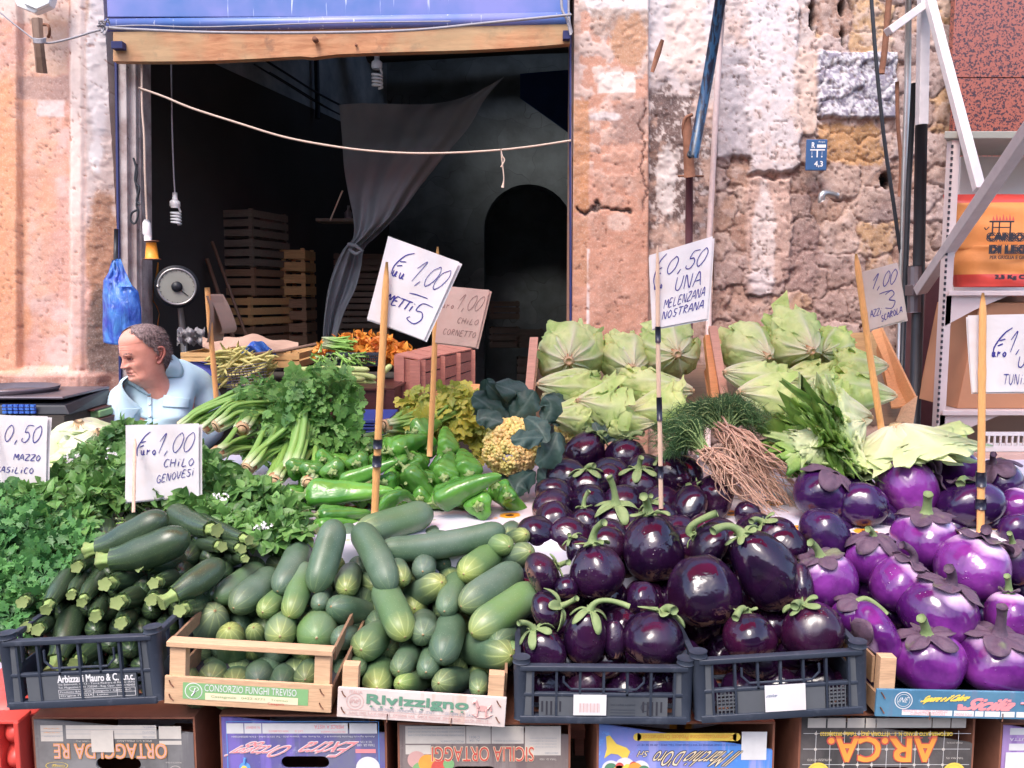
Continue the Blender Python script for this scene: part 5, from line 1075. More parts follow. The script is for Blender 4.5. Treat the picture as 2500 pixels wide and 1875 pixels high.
def f1(m,w,h,T):
    outlined(m,'ORTAGGI DA RE',w*.12,T(.080),w*.71,.030,-.0012,1,2,.0012,**U_)
    for a,b,z0,z1 in ((.04,.18,.012,.045),(.20,.77,.012,.040),(.785,.925,.014,.040),(.785,.925,.044,.052)):plate(m,w*a,T(z1),w*b,T(z0),-.0006,0)
    for z in (.021,.030):plate(m,w*.20,T(z),w*.77,T(z)+.0007,-.0009,3);plate(m,w*.04,T(z+.004),w*.18,T(z+.004)+.0007,-.0009,3)
    text(m,'SPEDITORE:',w*.68,T(.038),w*.08,.004,-.001,3,**U_);text(m,'PRODOTTO:',w*.68,T(.028),w*.08,.004,-.001,3,**U_);text(m,'VARIETA:',w*.69,T(.018),w*.07,.004,-.001,3,**U_)
    text(m,'SPACK S.r.l. IMBALLAGGI',w*.52,T(.046),w*.22,.004,-.001,0,**U_);text(m,'VITTORIA (RG)',w*.26,T(.046),w*.12,.004,-.001,0,**U_);text(m,'PRODOTTO D ITALIA',w*.82,T(.090),w*.1,.003,-.001,0,**U_)
    for z in (.020,.028,.036):text(m,'Cat. Cal. Origine',w*.06,T(z),w*.10,.003,-.001,2 if z<.03 else 3,**U_)
    ring(m,w*.13,T(.095),.022,.0012,-.0008,4,ry=.35);text(m,'Ortaggi',w*.10,T(.098),w*.08,.006,-.001,4,**U_);text(m,'Sicilia',w*.10,T(.110),w*.10,.010,-.001,4,**U_)
    ring(m,w*.88,T(.108),.013,.001,-.0008,0);m.box(w*.36,-.003,T(.066),w*.50,-.0022,T(.022),mat=0);plate(m,w*.83,T(.10),w*.832,T(.06),-.0006,5)
cprint(e,w,h,f1,['p_bz','p_rs','p_or','p_gry','p_ye','p_dk'])
e,w,h=carton(540,938,1750,'violet and grey upside down carton with pink script lettering','bd_violet',(.40,.615,.094))
def f2(m,w,h,T):
    outlined(m,'Ortaggi',w*.08,T(.082),w*.33,.032,-.0012,1,2,.0009,shear=.5,**U_);outlined(m,'Extra',w*.47,T(.082),w*.30,.032,-.0012,1,2,.0009,shear=.5,**U_)
    for a,b in ((.03,.135),(.14,.245),(.25,.775),(.785,.955)):plate(m,w*a,T(.034),w*b,T(.013),-.0006,0)
    text(m,'MERCE A VISTA',w*.57,T(.024),w*.18,.008,-.001,1,**U_);text(m,'PRODOTTO VARIETA',w*.61,T(.032),w*.15,.004,-.001,1,**U_);text(m,'NON CALIBRATO',w*.29,T(.031),w*.12,.004,-.001,1,**U_);text(m,'CAT. D',w*.45,T(.031),w*.05,.004,-.001,1,**U_)
    text(m,'N. 0100457',w*.15,T(.024),w*.085,.005,-.001,1,**U_);text(m,'Azienda Agricola Micciche Salvatore & C. - Via Roma, 466 - Vittoria (RG) - Tel. 333.9216960 - P.IVA 00958470884',w*.06,T(.042),w*.88,.0045,-.001,0,**U_)
    text(m,'TARA GR. 1000',w*.83,T(.060),w*.11,.005,-.001,0,**U_);text(m,'SC X 15%',w*.85,T(.053),w*.07,.004,-.001,0,**U_);plate(m,w*.82,T(.074),w*.945,T(.066),-.0006,1)
    disc2(m,w*.895,T(.105),.0235,-.0007,0);ring(m,w*.895,T(.105),.021,.0008,-.001,2);text(m,'INE',w*.865,T(.110),w*.06,.011,-.001,2,shear=.3,**U_)
    disc2(m,w*.135,T(.104),.011,-.0008,3);disc2(m,w*.13,T(.106),.006,-.001,4);m.tube([(w*.135,-.001,T(.094)),(w*.137,-.001,T(.084))],.003,6,mat=3)
    for x in (.028,.962):plate(m,w*x,T(.16),w*x+.0016,T(.010),-.0005,3)
    plate(m,w*.028,T(.0105),w*.965,T(.009),-.0005,3)
cprint(e,w,h,f2,['p_w','p_pk','p_w','p_lb','p_ye'])
e,w,h=carton(975,1388,1770,'taupe upside down carton with red capital lettering and printed tomatoes','bd_taupe',(.345,.535,.098))
def f3(m,w,h,T):
    outlined(m,'SICILIA ORTAGGI',w*.19,T(.074),w*.605,.030,-.0012,1,2,.0009,**U_)
    for a,b,z0,z1 in ((.035,.39,.002,.038),(.395,.54,.002,.038),(.545,.735,.002,.038),(.742,.955,.002,.062),(.035,.185,.041,.060)):plate(m,w*a,T(z1),w*b,T(z0),-.0006,0)
    text(m,'AL 154',w*.415,T(.034),w*.06,.005,-.001,3,**U_);text(m,'C 0031',w*.415,T(.027),w*.06,.005,-.001,3,**U_);text(m,'PRODOTTO/VARIETA:',w*.24,T(.035),w*.14,.004,-.001,3,**U_);text(m,'SPEDITORE:',w*.86,T(.059),w*.08,.004,-.001,3,**U_)
    for z in (.008,.015,.022):text(m,'POMODORO PEPERONI MELANZANE ZUCCHINE',w*.05,T(z),w*.33,.003,-.001,3,**U_)
    for z in (.028,.034,.040,.046):text(m,'confezionato da cooperativa',w*.77,T(z),w*.16,.003,-.001,3,**U_)
    text(m,'CONFEZIONATO IN AZIENDA',w*.56,T(.034),w*.16,.0035,-.001,3,**U_);text(m,'TARA Gr. 1000',w*.83,T(.072),w*.1,.004,-.001,0,**U_)
    for x,z,r,k in ((.10,.071,.018,4),(.165,.078,.018,5),(.24,.088,.018,1),(.13,.095,.020,6),(.29,.080,.011,6)):disc2(m,w*x,T(z),r,-.0009-x*.001,k)
    ring(m,w*.90,T(.118),.018,.001,-.0008,0)
cprint(e,w,h,f3,['p_bz','p_red','p_cr','p_gry','p_rs','p_or','p_lgreen'])
e,w,h=carton(1463,1888,1768,'bright blue upside down carton with cream script and yellow strip','bd_blue',(.36,.60,.110))
def f4(m,w,h,T):
    plate(m,w*.22,T(.034),w*.79,T(.018),-.0006,1);disc2(m,w*.22,T(.026),.008,-.0006,1);disc2(m,w*.79,T(.026),.008,-.0006,1);text(m,'Commercializzazione Prodotti Ortofrutticoli',w*.25,T(.031),w*.52,.010,-.001,2,**U_)
    text(m,'UFFICIO C.CASE SPARSE N. VITTORIA (RG) TEL. 0932 - 80 20 36 18 17',w*.22,T(.044),w*.58,.005,-.001,3,**U_)
    outlined(m,'Il Marchio',w*.49,T(.086),w*.29,.032,-.0012,4,5,.0010,shear=.35,**U_);outlined(m,"D'Oro",w*.31,T(.086),w*.165,.032,-.0012,4,5,.0010,shear=.35,**U_);outlined(m,'Srl',w*.225,T(.066),w*.055,.012,-.0012,4,5,.0006,shear=.3,**U_)
    plate(m,w*.82,T(.073),w*.965,T(.015),-.0009,0)
    sic=[(.03,.070),(.045,.050),(.04,.025),(.06,.022),(.10,.040),(.16,.048),(.18,.056),(.165,.068),(.145,.072),(.11,.062),(.07,.060)];m.add([(w*x,-.0009,T(z)) for x,z in sic],[tuple(range(len(sic)))[::-1]],mat=1)
    for x,z,r,k in ((.07,.092,.018,0),(.15,.088,.020,0),(.24,.092,.018,0),(.07,.092,.013,6),(.12,.098,.014,2),(.17,.094,.013,1),(.21,.092,.014,2),(.26,.096,.012,6),(.12,.086,.008,7),(.20,.084,.008,7),(.05,.100,.011,8)):disc2(m,w*x,T(z),r,-.0009-.0006*(k!=0)-x*.0006,k)
cprint(e,w,h,f4,['p_w','p_ye','p_or','p_ink','p_cr','p_dk','p_gr','p_red','p_lgreen'])
e,w,h=carton(1958,2378,1748,'black upside down carton with fiery orange initials and white grid lines','bd_black',(.41,.615,.118))
def f5(m,w,h,T):
    for a,b in ((.035,.14),(.15,.255),(.265,.365),(.372,.43),(.435,.755),(.76,.865),(.87,.955)):plate(m,w*a,T(.024),w*b,T(.004),-.0006,0)
    text(m,'ORTOMERCATO STAND N. 5 - VITTORIA (RG) - Telefax 0932860323',w*.11,T(.040),w*.77,.010,-.001,1,bold=.0002,**U_)
    for k in range(11):plate(m,w*(.085+.083*k),T(.17),w*(.085+.083*k)+.0009,T(.030),-.0005,2)
    for z in (.036,.068,.100,.132):plate(m,0.004,T(z),w-.004,T(z)+.0009,-.00055,2);[disc2(m,w*(.085+.083*k),T(z),.003,-.0007,0,10) for k in range(11) if random.random()<.7]
    for s_,a,b in (('A',.66,.125),('R',.515,.125),('C',.335,.125),('A',.205,.125)):
        text(m,s_,w*a,T(.092),w*b,.049,-.0014,3,bold=.0030,**U_);text(m,s_,w*a,T(.092),w*b,.049,-.0024,4,bold=.0012,**U_)
        plate(m,w*a-.002,T(.0445),w*a+w*.045,T(.0425),-.0026,3);plate(m,w*a+w*.075,T(.0445),w*a+w*b+.002,T(.0425),-.0026,3)
    for x in (.488,.175):disc2(m,w*x,T(.050),.009,-.0012,3);disc2(m,w*x,T(.050),.006,-.0016,4)
    for x in (.105,.90):disc2(m,w*x,T(.118),.023,-.0012,1);ring(m,w*x,T(.118),.019,.0007,-.0015,4)
    text(m,'AC',w*.075,T(.125),w*.06,.014,-.0016,3,bold=.0006,**U_);text(m,'RIUTILIZZO VIETATO',w*.04,T(.092),w*.14,.0045,-.001,0,**U_);text(m,'ITALIA (SICILIA)',w*.85,T(.056),w*.09,.004,-.001,0,**U_);text(m,'TARA MAX 15%',w*.85,T(.088),w*.1,.004,-.001,0,**U_)
cprint(e,w,h,f5,['p_bz','p_ye','p_w','p_red','p_or'])
e,w,h=carton(2450,2860,1770,'purple upside down carton with white slips, cut by the right edge','bd_purple',(.42,.62,.12))
def f6(m,w,h,T):
    plate(m,w*.04,T(.020),w*.35,T(.006),-.0006,0);plate(m,w*.04,T(.052),w*.33,T(.038),-.0006,0);m.box(w*.02,-.003,T(.12),w*.2,-.002,T(.055),mat=0);text(m,'ORTOFRUTTA',w*.04,T(.032),w*.25,.006,-.001,0,**U_)
cprint(e,w,h,f6,['p_w'])
# red crate, bottom left
rc=thing('plastic_crate','red plastic crate with bulging ribbed panels, bottom left corner','crate',W(-60,1875,1.56))
Z0,Z1=W(0,1900,1.56)[2]-.15,W(0,1748,1.56)[2];X0,X1=W(-160,1800,1.56)[0],W(74,1800,1.56)[0]
uu,vv=np.meshgrid(np.linspace(0,1,60),np.linspace(0,1,90));zz=Z0+(Z1-Z0)*vv;fz=(zz-Z1)/.052
P=np.stack([X0+(X1-X0)*uu,1.56-.030*np.abs(np.sin(fz*math.pi))**.6*(.4+.6*np.abs(np.sin(uu*5*math.pi))**.4),zz],-1)
m=M();m.grid(P,flip=True);m.box(X0,1.57,Z0,X1,1.9,Z1-.004);m.build('side',MT['crate_red'],rc)
m=M()
for q in range(5):x=X0+(X1-X0)*(q+.9)/5;m.box(x-.005,1.522,Z0,x+.005,1.562,Z1+.006)
m.box(X0,1.525,Z1+.001,X1,1.57,Z1+.008);m.build('rib',MT['crate_red'],rc,smooth=False,bevel=.002)
# bench carrying the cartons, dark timber frame behind
b=thing('wooden_bench','long dark wooden bench board carrying the cartons','bench',(0.1,1.75,0));M().box(-1.4,1.50,ZBENCH-.035,1.75,2.0,ZBENCH-.001).build('board',MT['beam_dark'],b,smooth=False)
for x in (-1.2,-.2,.8,1.6):M().box(x,1.6,.002,x+.06,1.9,ZBENCH-.037).build('leg',MT['beam_dark'],b,smooth=False)
for (x0,x1,lb) in ((470,540,'dark timber trestle showing between grey and violet cartons'),(1398,1460,'reddish timber trestle showing between taupe and blue cartons'),(1888,1950,'timber trestle showing between blue and black cartons')):
    A,B=W(x0,1795,1.8),W(x1,1782,1.8);t_=thing('trestle',lb,'trestle',(A[0],1.8,.002),group='table trestles');m=M();m.box(A[0]-.05,1.8,A[2]-.008,B[0]+.02,1.83,B[2]);m.build('rail',MT['crate_red_wood'],t_,smooth=False);m=M();m.box(A[0]+.006,1.801,.002,A[0]+.026,1.829,A[2]-.010);m.build('post',MT['crate_red_wood'],t_,smooth=False)
# ------------------------------------------------------------------ display table with oilcloth
TZ=.938;TY=1.885
tb=thing('display_table','long display table under the produce with wooden trestle legs','table',(0.2,2.4,0));M().box(-1.75,TY+.01,TZ-.035,1.95,2.9,TZ-.004).build('tabletop',MT['beam_dark'],tb,smooth=False)
for x in (-1.6,-.6,.5,1.7):
    for y in (TY+.08,2.8):M().box(x,y,.002,x+.06,y+.06,TZ-.036).build('leg',MT['beam_dark'],tb,smooth=False)
xs=np.linspace(-1.76,1.96,160);path=[(TY-.004,TZ-.45),(TY-.006,TZ-.2),(TY-.004,TZ-.03),(TY,TZ-.006),(TY+.01,TZ-.001)]+[(TY+.06+k*.07,TZ) for k in range(15)]
P=np.array([[(x,y-(.012*math.sin(x*19)+.01*math.sin(x*7.3))*max(0,(TZ-.03-z)*3),z+(.0015*math.sin(x*31+y*9) if z>=TZ else 0)) for (y,z) in path] for x in xs])
tag(M().grid(P).build('tablecloth',MT['cloth']),'white and lilac oilcloth printed with orange sunflowers on the display table','tablecloth')
# ------------------------------------------------------------------ price signs
def sign(label,stick,corners,Y,paper,writes,stickmat='bamboo',sw=16,tape=(),kind='price sign',fold=None,stick_front=True,inkm='ink',Ys=None,group='hand written price signs on canes'):
    """stick: list of photo points bottom..top; corners: TL TR BR BL photo points of the paper; writes: fn(m,w,h)"""
    b=W(*stick[0],Y if Ys is None else Ys);e=thing('price_sign',label,kind,b,group=group);m=M();Yb=Y if Ys is None else Ys
    pts=[W(x,y,Yb+(Y-Yb)*i/(len(stick)-1)) for i,(x,y) in enumerate(stick)];P=curve_pts(pts,24);r=sw/2*mpp(pts[0])
    R=r*(1-.08*np.linspace(0,1,24));R[[6,15]]*=1.12;R[-1]*=.35;R[-2]*=.75
    m.tube(P+np.array([0,-r*1.05 if stick_front else r*1.05,0]),R,10,flat=.75);m.build('cane',MT[stickmat],e,smooth=False if stickmat=='bamboo_pale' else True)
    for (ya,yb) in tape:
        k=[W(np.interp(y,[p[1] for p in stick[::-1]],[p[0] for p in stick[::-1]]),y,Y+(0 if Ys is None else (Ys-Y)*.5)) for y in (ya,yb)];M().tube([q+np.array([0,-r*1.05,0]) for q in k],r*1.25,12).build('tape',MT['tape_black'],e)
    c=[W(x,y,Y) for x,y in corners];n=14;u=np.linspace(0,1,n)[:,None,None];v=np.linspace(0,1,n)[None,:,None]
    top=c[0]*(1-v)+c[1]*v;bot=c[3]*(1-v)+c[2]*v;P=bot*(1-u)+top*u;wv=.006*np.sin(3*v[...,0]+2*u[...,0])+.003*np.sin(9*v[...,0])*u[...,0]
    base=P.copy();P[...,1]+=wv;m=M();m.grid(P)
    bk=P.copy();bk[...,1]+=.0035+.004*u[...,0];bk[...,0]+=.006*v[...,0];bk[...,2]-=.004
    m.grid(bk,flip=True);m.build('paper',MT[paper],e)
    # writing follows the sheet
    wm=M();w_=float(np.linalg.norm((c[1]+c[2])/2-(c[0]+c[3])/2));h_=float(np.linalg.norm((c[0]+c[1])/2-(c[3]+c[2])/2));wm.lim=w_*.95;writes(wm,w_,h_)
    for q,V in enumerate(wm.v):
        uu=(V[:,0]/w_);vv=V[:,2]/h_;tp=c[0]*(1-uu[:,None])+c[1]*uu[:,None];bt_=c[3]*(1-uu[:,None])+c[2]*uu[:,None];Q=bt_*(1-vv[:,None])+tp*vv[:,None]
        Q[:,1]+=.006*np.sin(3*uu+2*vv)+.003*np.sin(9*uu)*vv-.0012;wm.v[q]=Q
    wm.build('handwriting',MT[inkm],e,smooth=False)
    return e
def w1(m,w,h):
    hand(m,'0,50',w*.42,h*.62,h*.24,1.0,.25,.0030,fw=.75);hand(m,'MAZZO',w*.55,h*.36,h*.085,1.0,.2,.0026,fw=.9);hand(m,'BASiLiCO',w*.30,h*.17,h*.085,1.0,.2,.0024,fw=.85)
sign('white price sign reading 0,50 mazzo basilico at the left edge',[(-20,1290),(-20,1000)],[(-70,1010),(119,1016),(112,1187),(-70,1180)],2.05,'paper_white',w1,sw=12,Ys=2.0)
def w2(m,w,h):
    hand(m,'€',w*.12,h*.62,h*.26,.8,.2,.0030,fw=.6);hand(m,'uro',w*.20,h*.60,h*.13,.8,.1,.0032,fw=.7);hand(m,'1,00',w*.42,h*.62,h*.26,.9,.3,.0026,fw=.72)
    hand(m,'CHiLO',w*.51,h*.43,h*.105,.95,.2,.0026,fw=.95);hand(m,'GENOVESi',w*.41,h*.22,h*.10,.95,.2,.0026,fw=.95,rise=.12)
sign('white price sign reading euro 1,00 chilo genovesi above the zucchini',[(328,1250),(330,1150),(332,1070)],[(304,1039),(487,1033),(486,1212),(305,1226)],1.98,'paper_white',w2,'bamboo_pale',9,Ys=1.9)
def w3(m,w,h):
    hand(m,'€',w*.14,h*.62,h*.27,.8,.15,.0030,fw=.6);hand(m,'uu',w*.18,h*.58,h*.14,.8,.2,.0036,fw=.7);hand(m,'1,00',w*.45,h*.60,h*.27,.85,.35,.0026,fw=.72)
    hand(m,'_',w*.52,h*.43,h*.10,1,0,.0026,fw=2.2);hand(m,'5',w*.60,h*.14,h*.26,1,.1,.0028,fw=.9);hand(m,'METTi',w*.20,h*.26,h*.11,.8,.25,.0034,fw=.8)
sign('big tilted white sign reading euro 1,00 over 5 on the taped bamboo',[(916,1258),(922,1120),(933,900),(946,640)],[(947,576),(1122,640),(1035,831),(896,778)],1.92,'paper_white',w3,'bamboo',18,((1071,1093),(1110,1137)),Ys=1.95)
def w4(m,w,h):
    hand(m,'1,00',w*.38,h*.62,h*.26,.9,.3,.0022,fw=.7);hand(m,'uro',w*.08,h*.62,h*.12,.8,.1,.0022,fw=.7);hand(m,'CHiLO',w*.44,h*.38,h*.10,1,.2,.0022,fw=.95);hand(m,'CORNETTO',w*.15,h*.16,h*.10,1,.2,.0022,fw=.85)
sign('brownish pink price sign with faded writing, behind the big white one',[(1048,1115),(1056,960),(1062,800),(1068,602)],[(1075,697),(1195,708),(1162,848),(1062,836)],2.18,'paper_pink',w4,'bamboo',14,inkm='ink_faint',stick_front=False)
def w5(m,w,h):
    hand(m,'€',w*.03,h*.58,h*.34,.6,.05,.0028,fw=.5);hand(m,'uro',w*.06,h*.52,h*.10,.7,.1,.0028,fw=.5);hand(m,'0,50',w*.26,h*.68,h*.20,.95,.3,.0028,fw=.75)
    hand(m,'UNA',w*.40,h*.44,h*.17,.95,.15,.0028,fw=.7);hand(m,'MELENZANA',w*.22,h*.24,h*.11,.95,.2,.0026,fw=.72,rise=.08);hand(m,'NOSTRANA',w*.18,h*.10,h*.10,.95,.2,.0026,fw=.72,rise=.08)
sign('white price sign reading 0,50 una melenzana nostrana on striped cane',[(1613,1240),(1610,1050),(1606,880),(1604,600)],[(1586,623),(1739,577),(1726,778),(1593,803)],1.98,'paper_white',w5,'bamboo_pale',11,((797,836),(969,1026),(1136,1165)),Ys=1.98)
def w6(m,w,h):
    hand(m,'1,00',w*.28,h*.66,h*.24,.9,.35,.0026,fw=.62);hand(m,'_',w*.45,h*.52,h*.1,1,0,.0022,fw=2.2,rise=.3);hand(m,'3',w*.52,h*.26,h*.30,1,.1,.0026,fw=.8);hand(m,'AZZi',w*.12,h*.20,h*.11,.8,.2,.0020,fw=.6);hand(m,'SCAROLA',w*.38,h*.08,h*.10,.95,.15,.0028,fw=.68,rise=.15)
sign('creased grey price sign reading 1,00 over 3 by the lettuces',[(2148,1046),(2125,900),(2105,760),(2086,620)],[(2093,667),(2189,641),(2213,780),(2120,806)],2.3,'paper_grey',w6,'bamboo',17,Ys=2.3)
def w7(m,w,h):
    hand(m,'€',w*.28,h*.50,h*.30,.8,.2,.0038,fw=.6);hand(m,'uro',w*.29,h*.46,h*.12,.8,.1,.0040,fw=.6);hand(m,'1,00',w*.48,h*.52,h*.26,1.0,.25,.0036,fw=.75);hand(m,'UNA',w*.60,h*.32,h*.14,1,.15,.0032,fw=.85);hand(m,'TUNiSiNA',w*.42,h*.10,h*.13,.95,.15,.0030,fw=.9)
sign('white price sign reading euro 1,0 tunis at the right edge',[(2388,1310),(2390,1130),(2392,900),(2394,715)],[(2366,770),(2560,765),(2560,957),(2374,958)],1.95,'paper_white',w7,'bamboo',19,((1150,1185),(1215,1240)),Ys=1.95)
# sign seen edge on, behind the man
e=thing('price_sign','folded brown price card seen edge on, on the cane beside the seated man','price sign',W(532,1010,2.9),group='hand written price signs on canes')
P=curve_pts([W(529,985,2.95),(W(522,900,2.95)),W(512,790,2.95),W(506,702,2.95)],24);R=np.full(24,.0095);R[[8,15]]*=1.15;M().tube(P,R,10).build('cane',MT['bamboo'],e)
m=M()
for off,pts in ((0,[(503,722),(512,760),(506,830),(500,835)]),(.03,[(505,718),(522,750),(540,800),(536,815)])):
    c=curve_pts([W(x,y,2.93+off) for x,y in pts],10);P=np.stack([c,c+np.array([.006,.14,0])],1);m.grid(P);m.grid(P+np.array([.003,0,0]),flip=True)
m.build('paper',MT['paper_kraft'],e)
# ------------------------------------------------------------------ leafy heaps (nobody could count these leaves)
def leaf_mass(name,poly,n,Yf,T,mat,size,label,cat,rosette=0,face=.55,yj=.05,tint=.3,layers=2):
    m=M()
    for (x,y) in scatter(poly,n):
        lay_=random.random();Y=Yf(y)+(lay_**1.5)*yj*layers+random.uniform(-.02,.02);P=W(x,y,Y)
        up0=np.array([0,-face,1-face])+rnd3(.35);up0/=np.linalg.norm(up0)
        k=rosette or 1;a0=random.uniform(0,6.28);fr=frame(rnd3(),up0);ex,ez=fr[:,0],fr[:,2];ey=fr[:,1]
        for q in range(k):
            a=a0+q*2.4;d=(math.cos(a)*ex+math.sin(a)*ey)*1.0+ez*random.uniform(.1,.7)+np.array([0,0,-.25]);s=size*random.uniform(.6,1.15)
            put_leaf(m,T,P+d*.004,d,ez+rnd3(.25),s,0,max(0,min(1,random.gauss(tint,.35)-lay_*.3)),random.uniform(.8,1.2))
        if rosette and random.random()<.5:e_=P-ez*.05+np.array([0,.02,-.03]);m.tube([P,(P+e_)/2,e_],[.0014,.0018,.002],5)
    return tag(m.build(name,mat,at=(0,2,TZ)),label,cat,kind='stuff')
Y_LF=yint([(1570,1.60),(1480,1.66),(1400,1.74),(1300,1.86),(1200,2.02),(1120,2.22),(1040,2.42),(980,2.58)])
leaf_mass('basil_heap',[(300,1035),(380,1060),(500,1100),(560,1150),(640,1180),(720,1220),(745,1310),(690,1335),(600,1310),(540,1280),(460,1240),(380,1215),(240,1225),(215,1290),(120,1310),(100,1220),(20,1190),(-30,1165),(110,1165),(240,1085)],1150,Y_LF,OVA,MT['basil'],.036,'heap of loose green basil sprigs around the chilo genovesi sign','basil',6)
leaf_mass('parsley_heap',[(-30,1190),(60,1215),(150,1260),(215,1290),(200,1370),(150,1440),(110,1470),(60,1500),(50,1560),(-30,1570)],950,Y_LF,LOB3,MT['parsley'],.042,'heap of dark parsley leaves at the left edge beside the zucchini','parsley',2)
# dark bed under leaves: bunch stalks
m=M()
for (x,y) in scatter([(-30,1180),(300,1060),(720,1240),(720,1320),(400,1260),(180,1360),(60,1560),(-30,1570)],260):
    Y=Y_LF(y)+.08;P=W(x,y,Y);d=rnd3();d[2]*=.4;d/=np.linalg.norm(d);m.tube([P-d*.05,P+rnd3(.006),P+d*.05],.0022,5)
tag(m.build('herb_stalks',MT['stalk'],at=(0,2,TZ)),'tangled green herb stalks under the basil and parsley heaps','stalks',kind='stuff')
# white basil flowers
m=M()
for (cx,cy) in ((270,1115),(540,1215),(175,1120),(640,1285)):
    for q in range(16):
        P=W(cx+random.gauss(0,9),cy+random.gauss(0,9),Y_LF(cy)-.03);[put_leaf(m,OVA,P,rnd3(),(0,-1,.3),.007) for _ in range(3)]
tag(m.build('basil_flowers',MT['p_w'],at=(0,2,1.0)),'tiny white basil flowers scattered on the basil heap','flowers',kind='stuff')
# ------------------------------------------------------------------ lettuce heads
def lettuce(k,bx,by,tx,ty,rw,Y,label,depth=.3,n=16,R=None,L=None,pale=.25,flare=.35,ruffle=.06,mat='lettuce',name='lettuce',group='romaine lettuces in the two wooden crates',seed=1,butt=True,close=.45,hw=.75,cat='lettuce',wilt=0.):
    """base at (bx,by), leaves towards (tx,ty); rw half width in panel px; depth: how much the axis runs away from the viewer (m)"""
    rg=np.random.default_rng(seed);x,y=px(k,bx,by);A=W(x,y,Y);x2,y2=px(k,tx,ty);B=W(x2,y2,Y);B=B+np.array([0,depth,0]);ax=B-A;L=L or float(np.linalg.norm(ax));ax/=np.linalg.norm(ax)
    front=depth>.12;R=R or rw*(1.22 if front else 1.36)*ps(k)*mpp(A);flare=flare*(.5 if front else 1.15)+.06;ruffle=ruffle*2.3;e1=np.cross(ax,(.1,.2,1));e1/=np.linalg.norm(e1);e2=np.cross(ax,e1);o=thing(name,label,cat,A,group=group);m=M();nu,nv=22,21
    u=np.linspace(0,1,nu)[:,None];v=np.linspace(-1,1,nv)[None]
    for q in range(n):
        lam=q/n;th0=q*2.39996+rg.uniform(-.2,.2);fl=flare*(1-lam)**1.2*rg.uniform(.2,1.2);Rk=R*(1-.55*lam);Lk=L*(1-.12*lam)*rg.uniform(.88,1.05);h_=hw*rg.uniform(.85,1.15)*(1+.5*lam)
        rho=Rk*np.sin(np.minimum(u*1.25+.04,1)*math.pi/2)**.75*(1-close*np.clip((u-.6)/.4,0,1)**2*(1-fl))+R*fl*.9*u**3
        ph=rg.uniform(0,6.28,4);amp=ruffle*R*(u**1.5)*(np.abs(v)**1.2*1.3+.15)
        rf=amp*(np.sin(5*math.pi*u+3.2*v+ph[0])+.7*np.sin(11*u*math.pi-5*v+ph[1])+.6*np.sin(19*u+9*v+ph[2])*(np.abs(v)>.4)+.35*np.sin(37*u-17*v+ph[1])*np.abs(v))
        rho=rho+.075*R*np.exp(-(v/.13)**2)*(1-u)**.6-.05*R*np.abs(v)**2*(1-u)+rf
        wd=h_*(np.clip(u*1.6+.30,0,1))*np.sqrt(np.clip(1.02-(np.clip((u-.55)/.45,0,1))**5,0,1));ang=th0+v*wd+.04*np.sin(7*u+ph[3])
        z=Lk*(u*.94)*(1-fl*.35*u)+.06*Rk*np.abs(v)**2*1-Rk*.22*(1-np.clip(u*4,0,1))*0+rf*.4
        P=A+rho[...,None]*(np.cos(ang)[...,None]*e1+np.sin(ang)[...,None]*e2)+z[...,None]*ax
        if wilt:P[...,2]-=wilt*R*(u**2)*np.ones_like(v)
        pl=pale*rg.uniform(.5,1.2)*(1-.4*u)*np.ones_like(v);m.grid(P,A=np.stack([u+0*v,np.abs(v)+0*u,np.clip(pl,0,1)],-1))
    m.build('leaves',MT[mat],o)
    if butt:m=M();m.tube([A-ax*.006,A-ax*.001,A+ax*.02],[R*.09,R*.12,R*.2],18,A=.3);m.build('cut_butt',MT['butt'],o)
    return o
YL=2.62
lettuce('E',1448,692,1490,650,178,YL-.02,'romaine lettuce showing its butt, leftmost of the upper left crate row',.26,seed=2,n=20)
lettuce('E',1832,735,1815,660,138,YL-.02,'yellowish romaine lettuce butt out, middle of the upper left crate row',.26,seed=3,pale=.35)
lettuce('E',2098,650,2090,640,165,YL-.03,'romaine lettuce with brownish butt, rightmost in the left crate behind the striped cane',.26,seed=4,flare=.5)
lettuce('E',1262,830,1690,870,88,YL-.09,'romaine lettuce lying sideways below the leftmost butt in the left crate',.05,seed=5,flare=.3,pale=.35)
lettuce('E',2190,870,1720,850,92,YL-.09,'romaine lettuce lying sideways below the middle butt in the left crate',.05,seed=6,flare=.3,pale=.3)
lettuce('E',1500,930,1790,1010,95,YL-.16,'loose leaved romaine lettuce drooping over the left crate front',.05,seed=7,flare=.7,ruffle=.1)
lettuce('E',1800,1000,2200,985,100,YL-.18,'ribbed romaine lettuce lying lowest in the left crate beside the dill',.05,seed=8,flare=.5,ruffle=.08)
lettuce('E',1290,900,1520,1000,70,YL-.10,'romaine leaves tucked at the lower left corner of the left crate',.1,seed=21,flare=.5,butt=False)
lettuce('E',1320,1010,1600,1060,80,YL-.17,'pale romaine leaves hanging below the left crate beside the small cauliflower',.05,seed=31,flare=.6,butt=False)
lettuce('E',1960,1060,1640,1080,80,YL-.2,'drooping romaine leaves just behind the dill in the left crate',.05,seed=32,flare=.6,butt=False)
lettuce('F',680,665,560,605,140,YL-.02,'plump romaine lettuce butt out, leftmost in the right crate',.22,seed=9,flare=.45)
lettuce('F',940,632,890,570,155,YL-.03,'largest romaine lettuce butt out at the middle of the right crate',.24,seed=10,flare=.75,ruffle=.09)
lettuce('F',1000,640,1180,620,110,YL+.06,'dark leaved lettuce fanning behind the largest butt in the right crate',.15,seed=11,flare=.6,pale=.0,butt=False)
lettuce('F',415,760,800,850,90,YL-.09,'romaine lettuce lying sideways with brown veined base in the right crate',.05,seed=12)
lettuce('F',1390,720,1040,745,88,YL-.05,'romaine lettuce lying sideways at the right wall of the right crate',.05,seed=13,flare=.45)
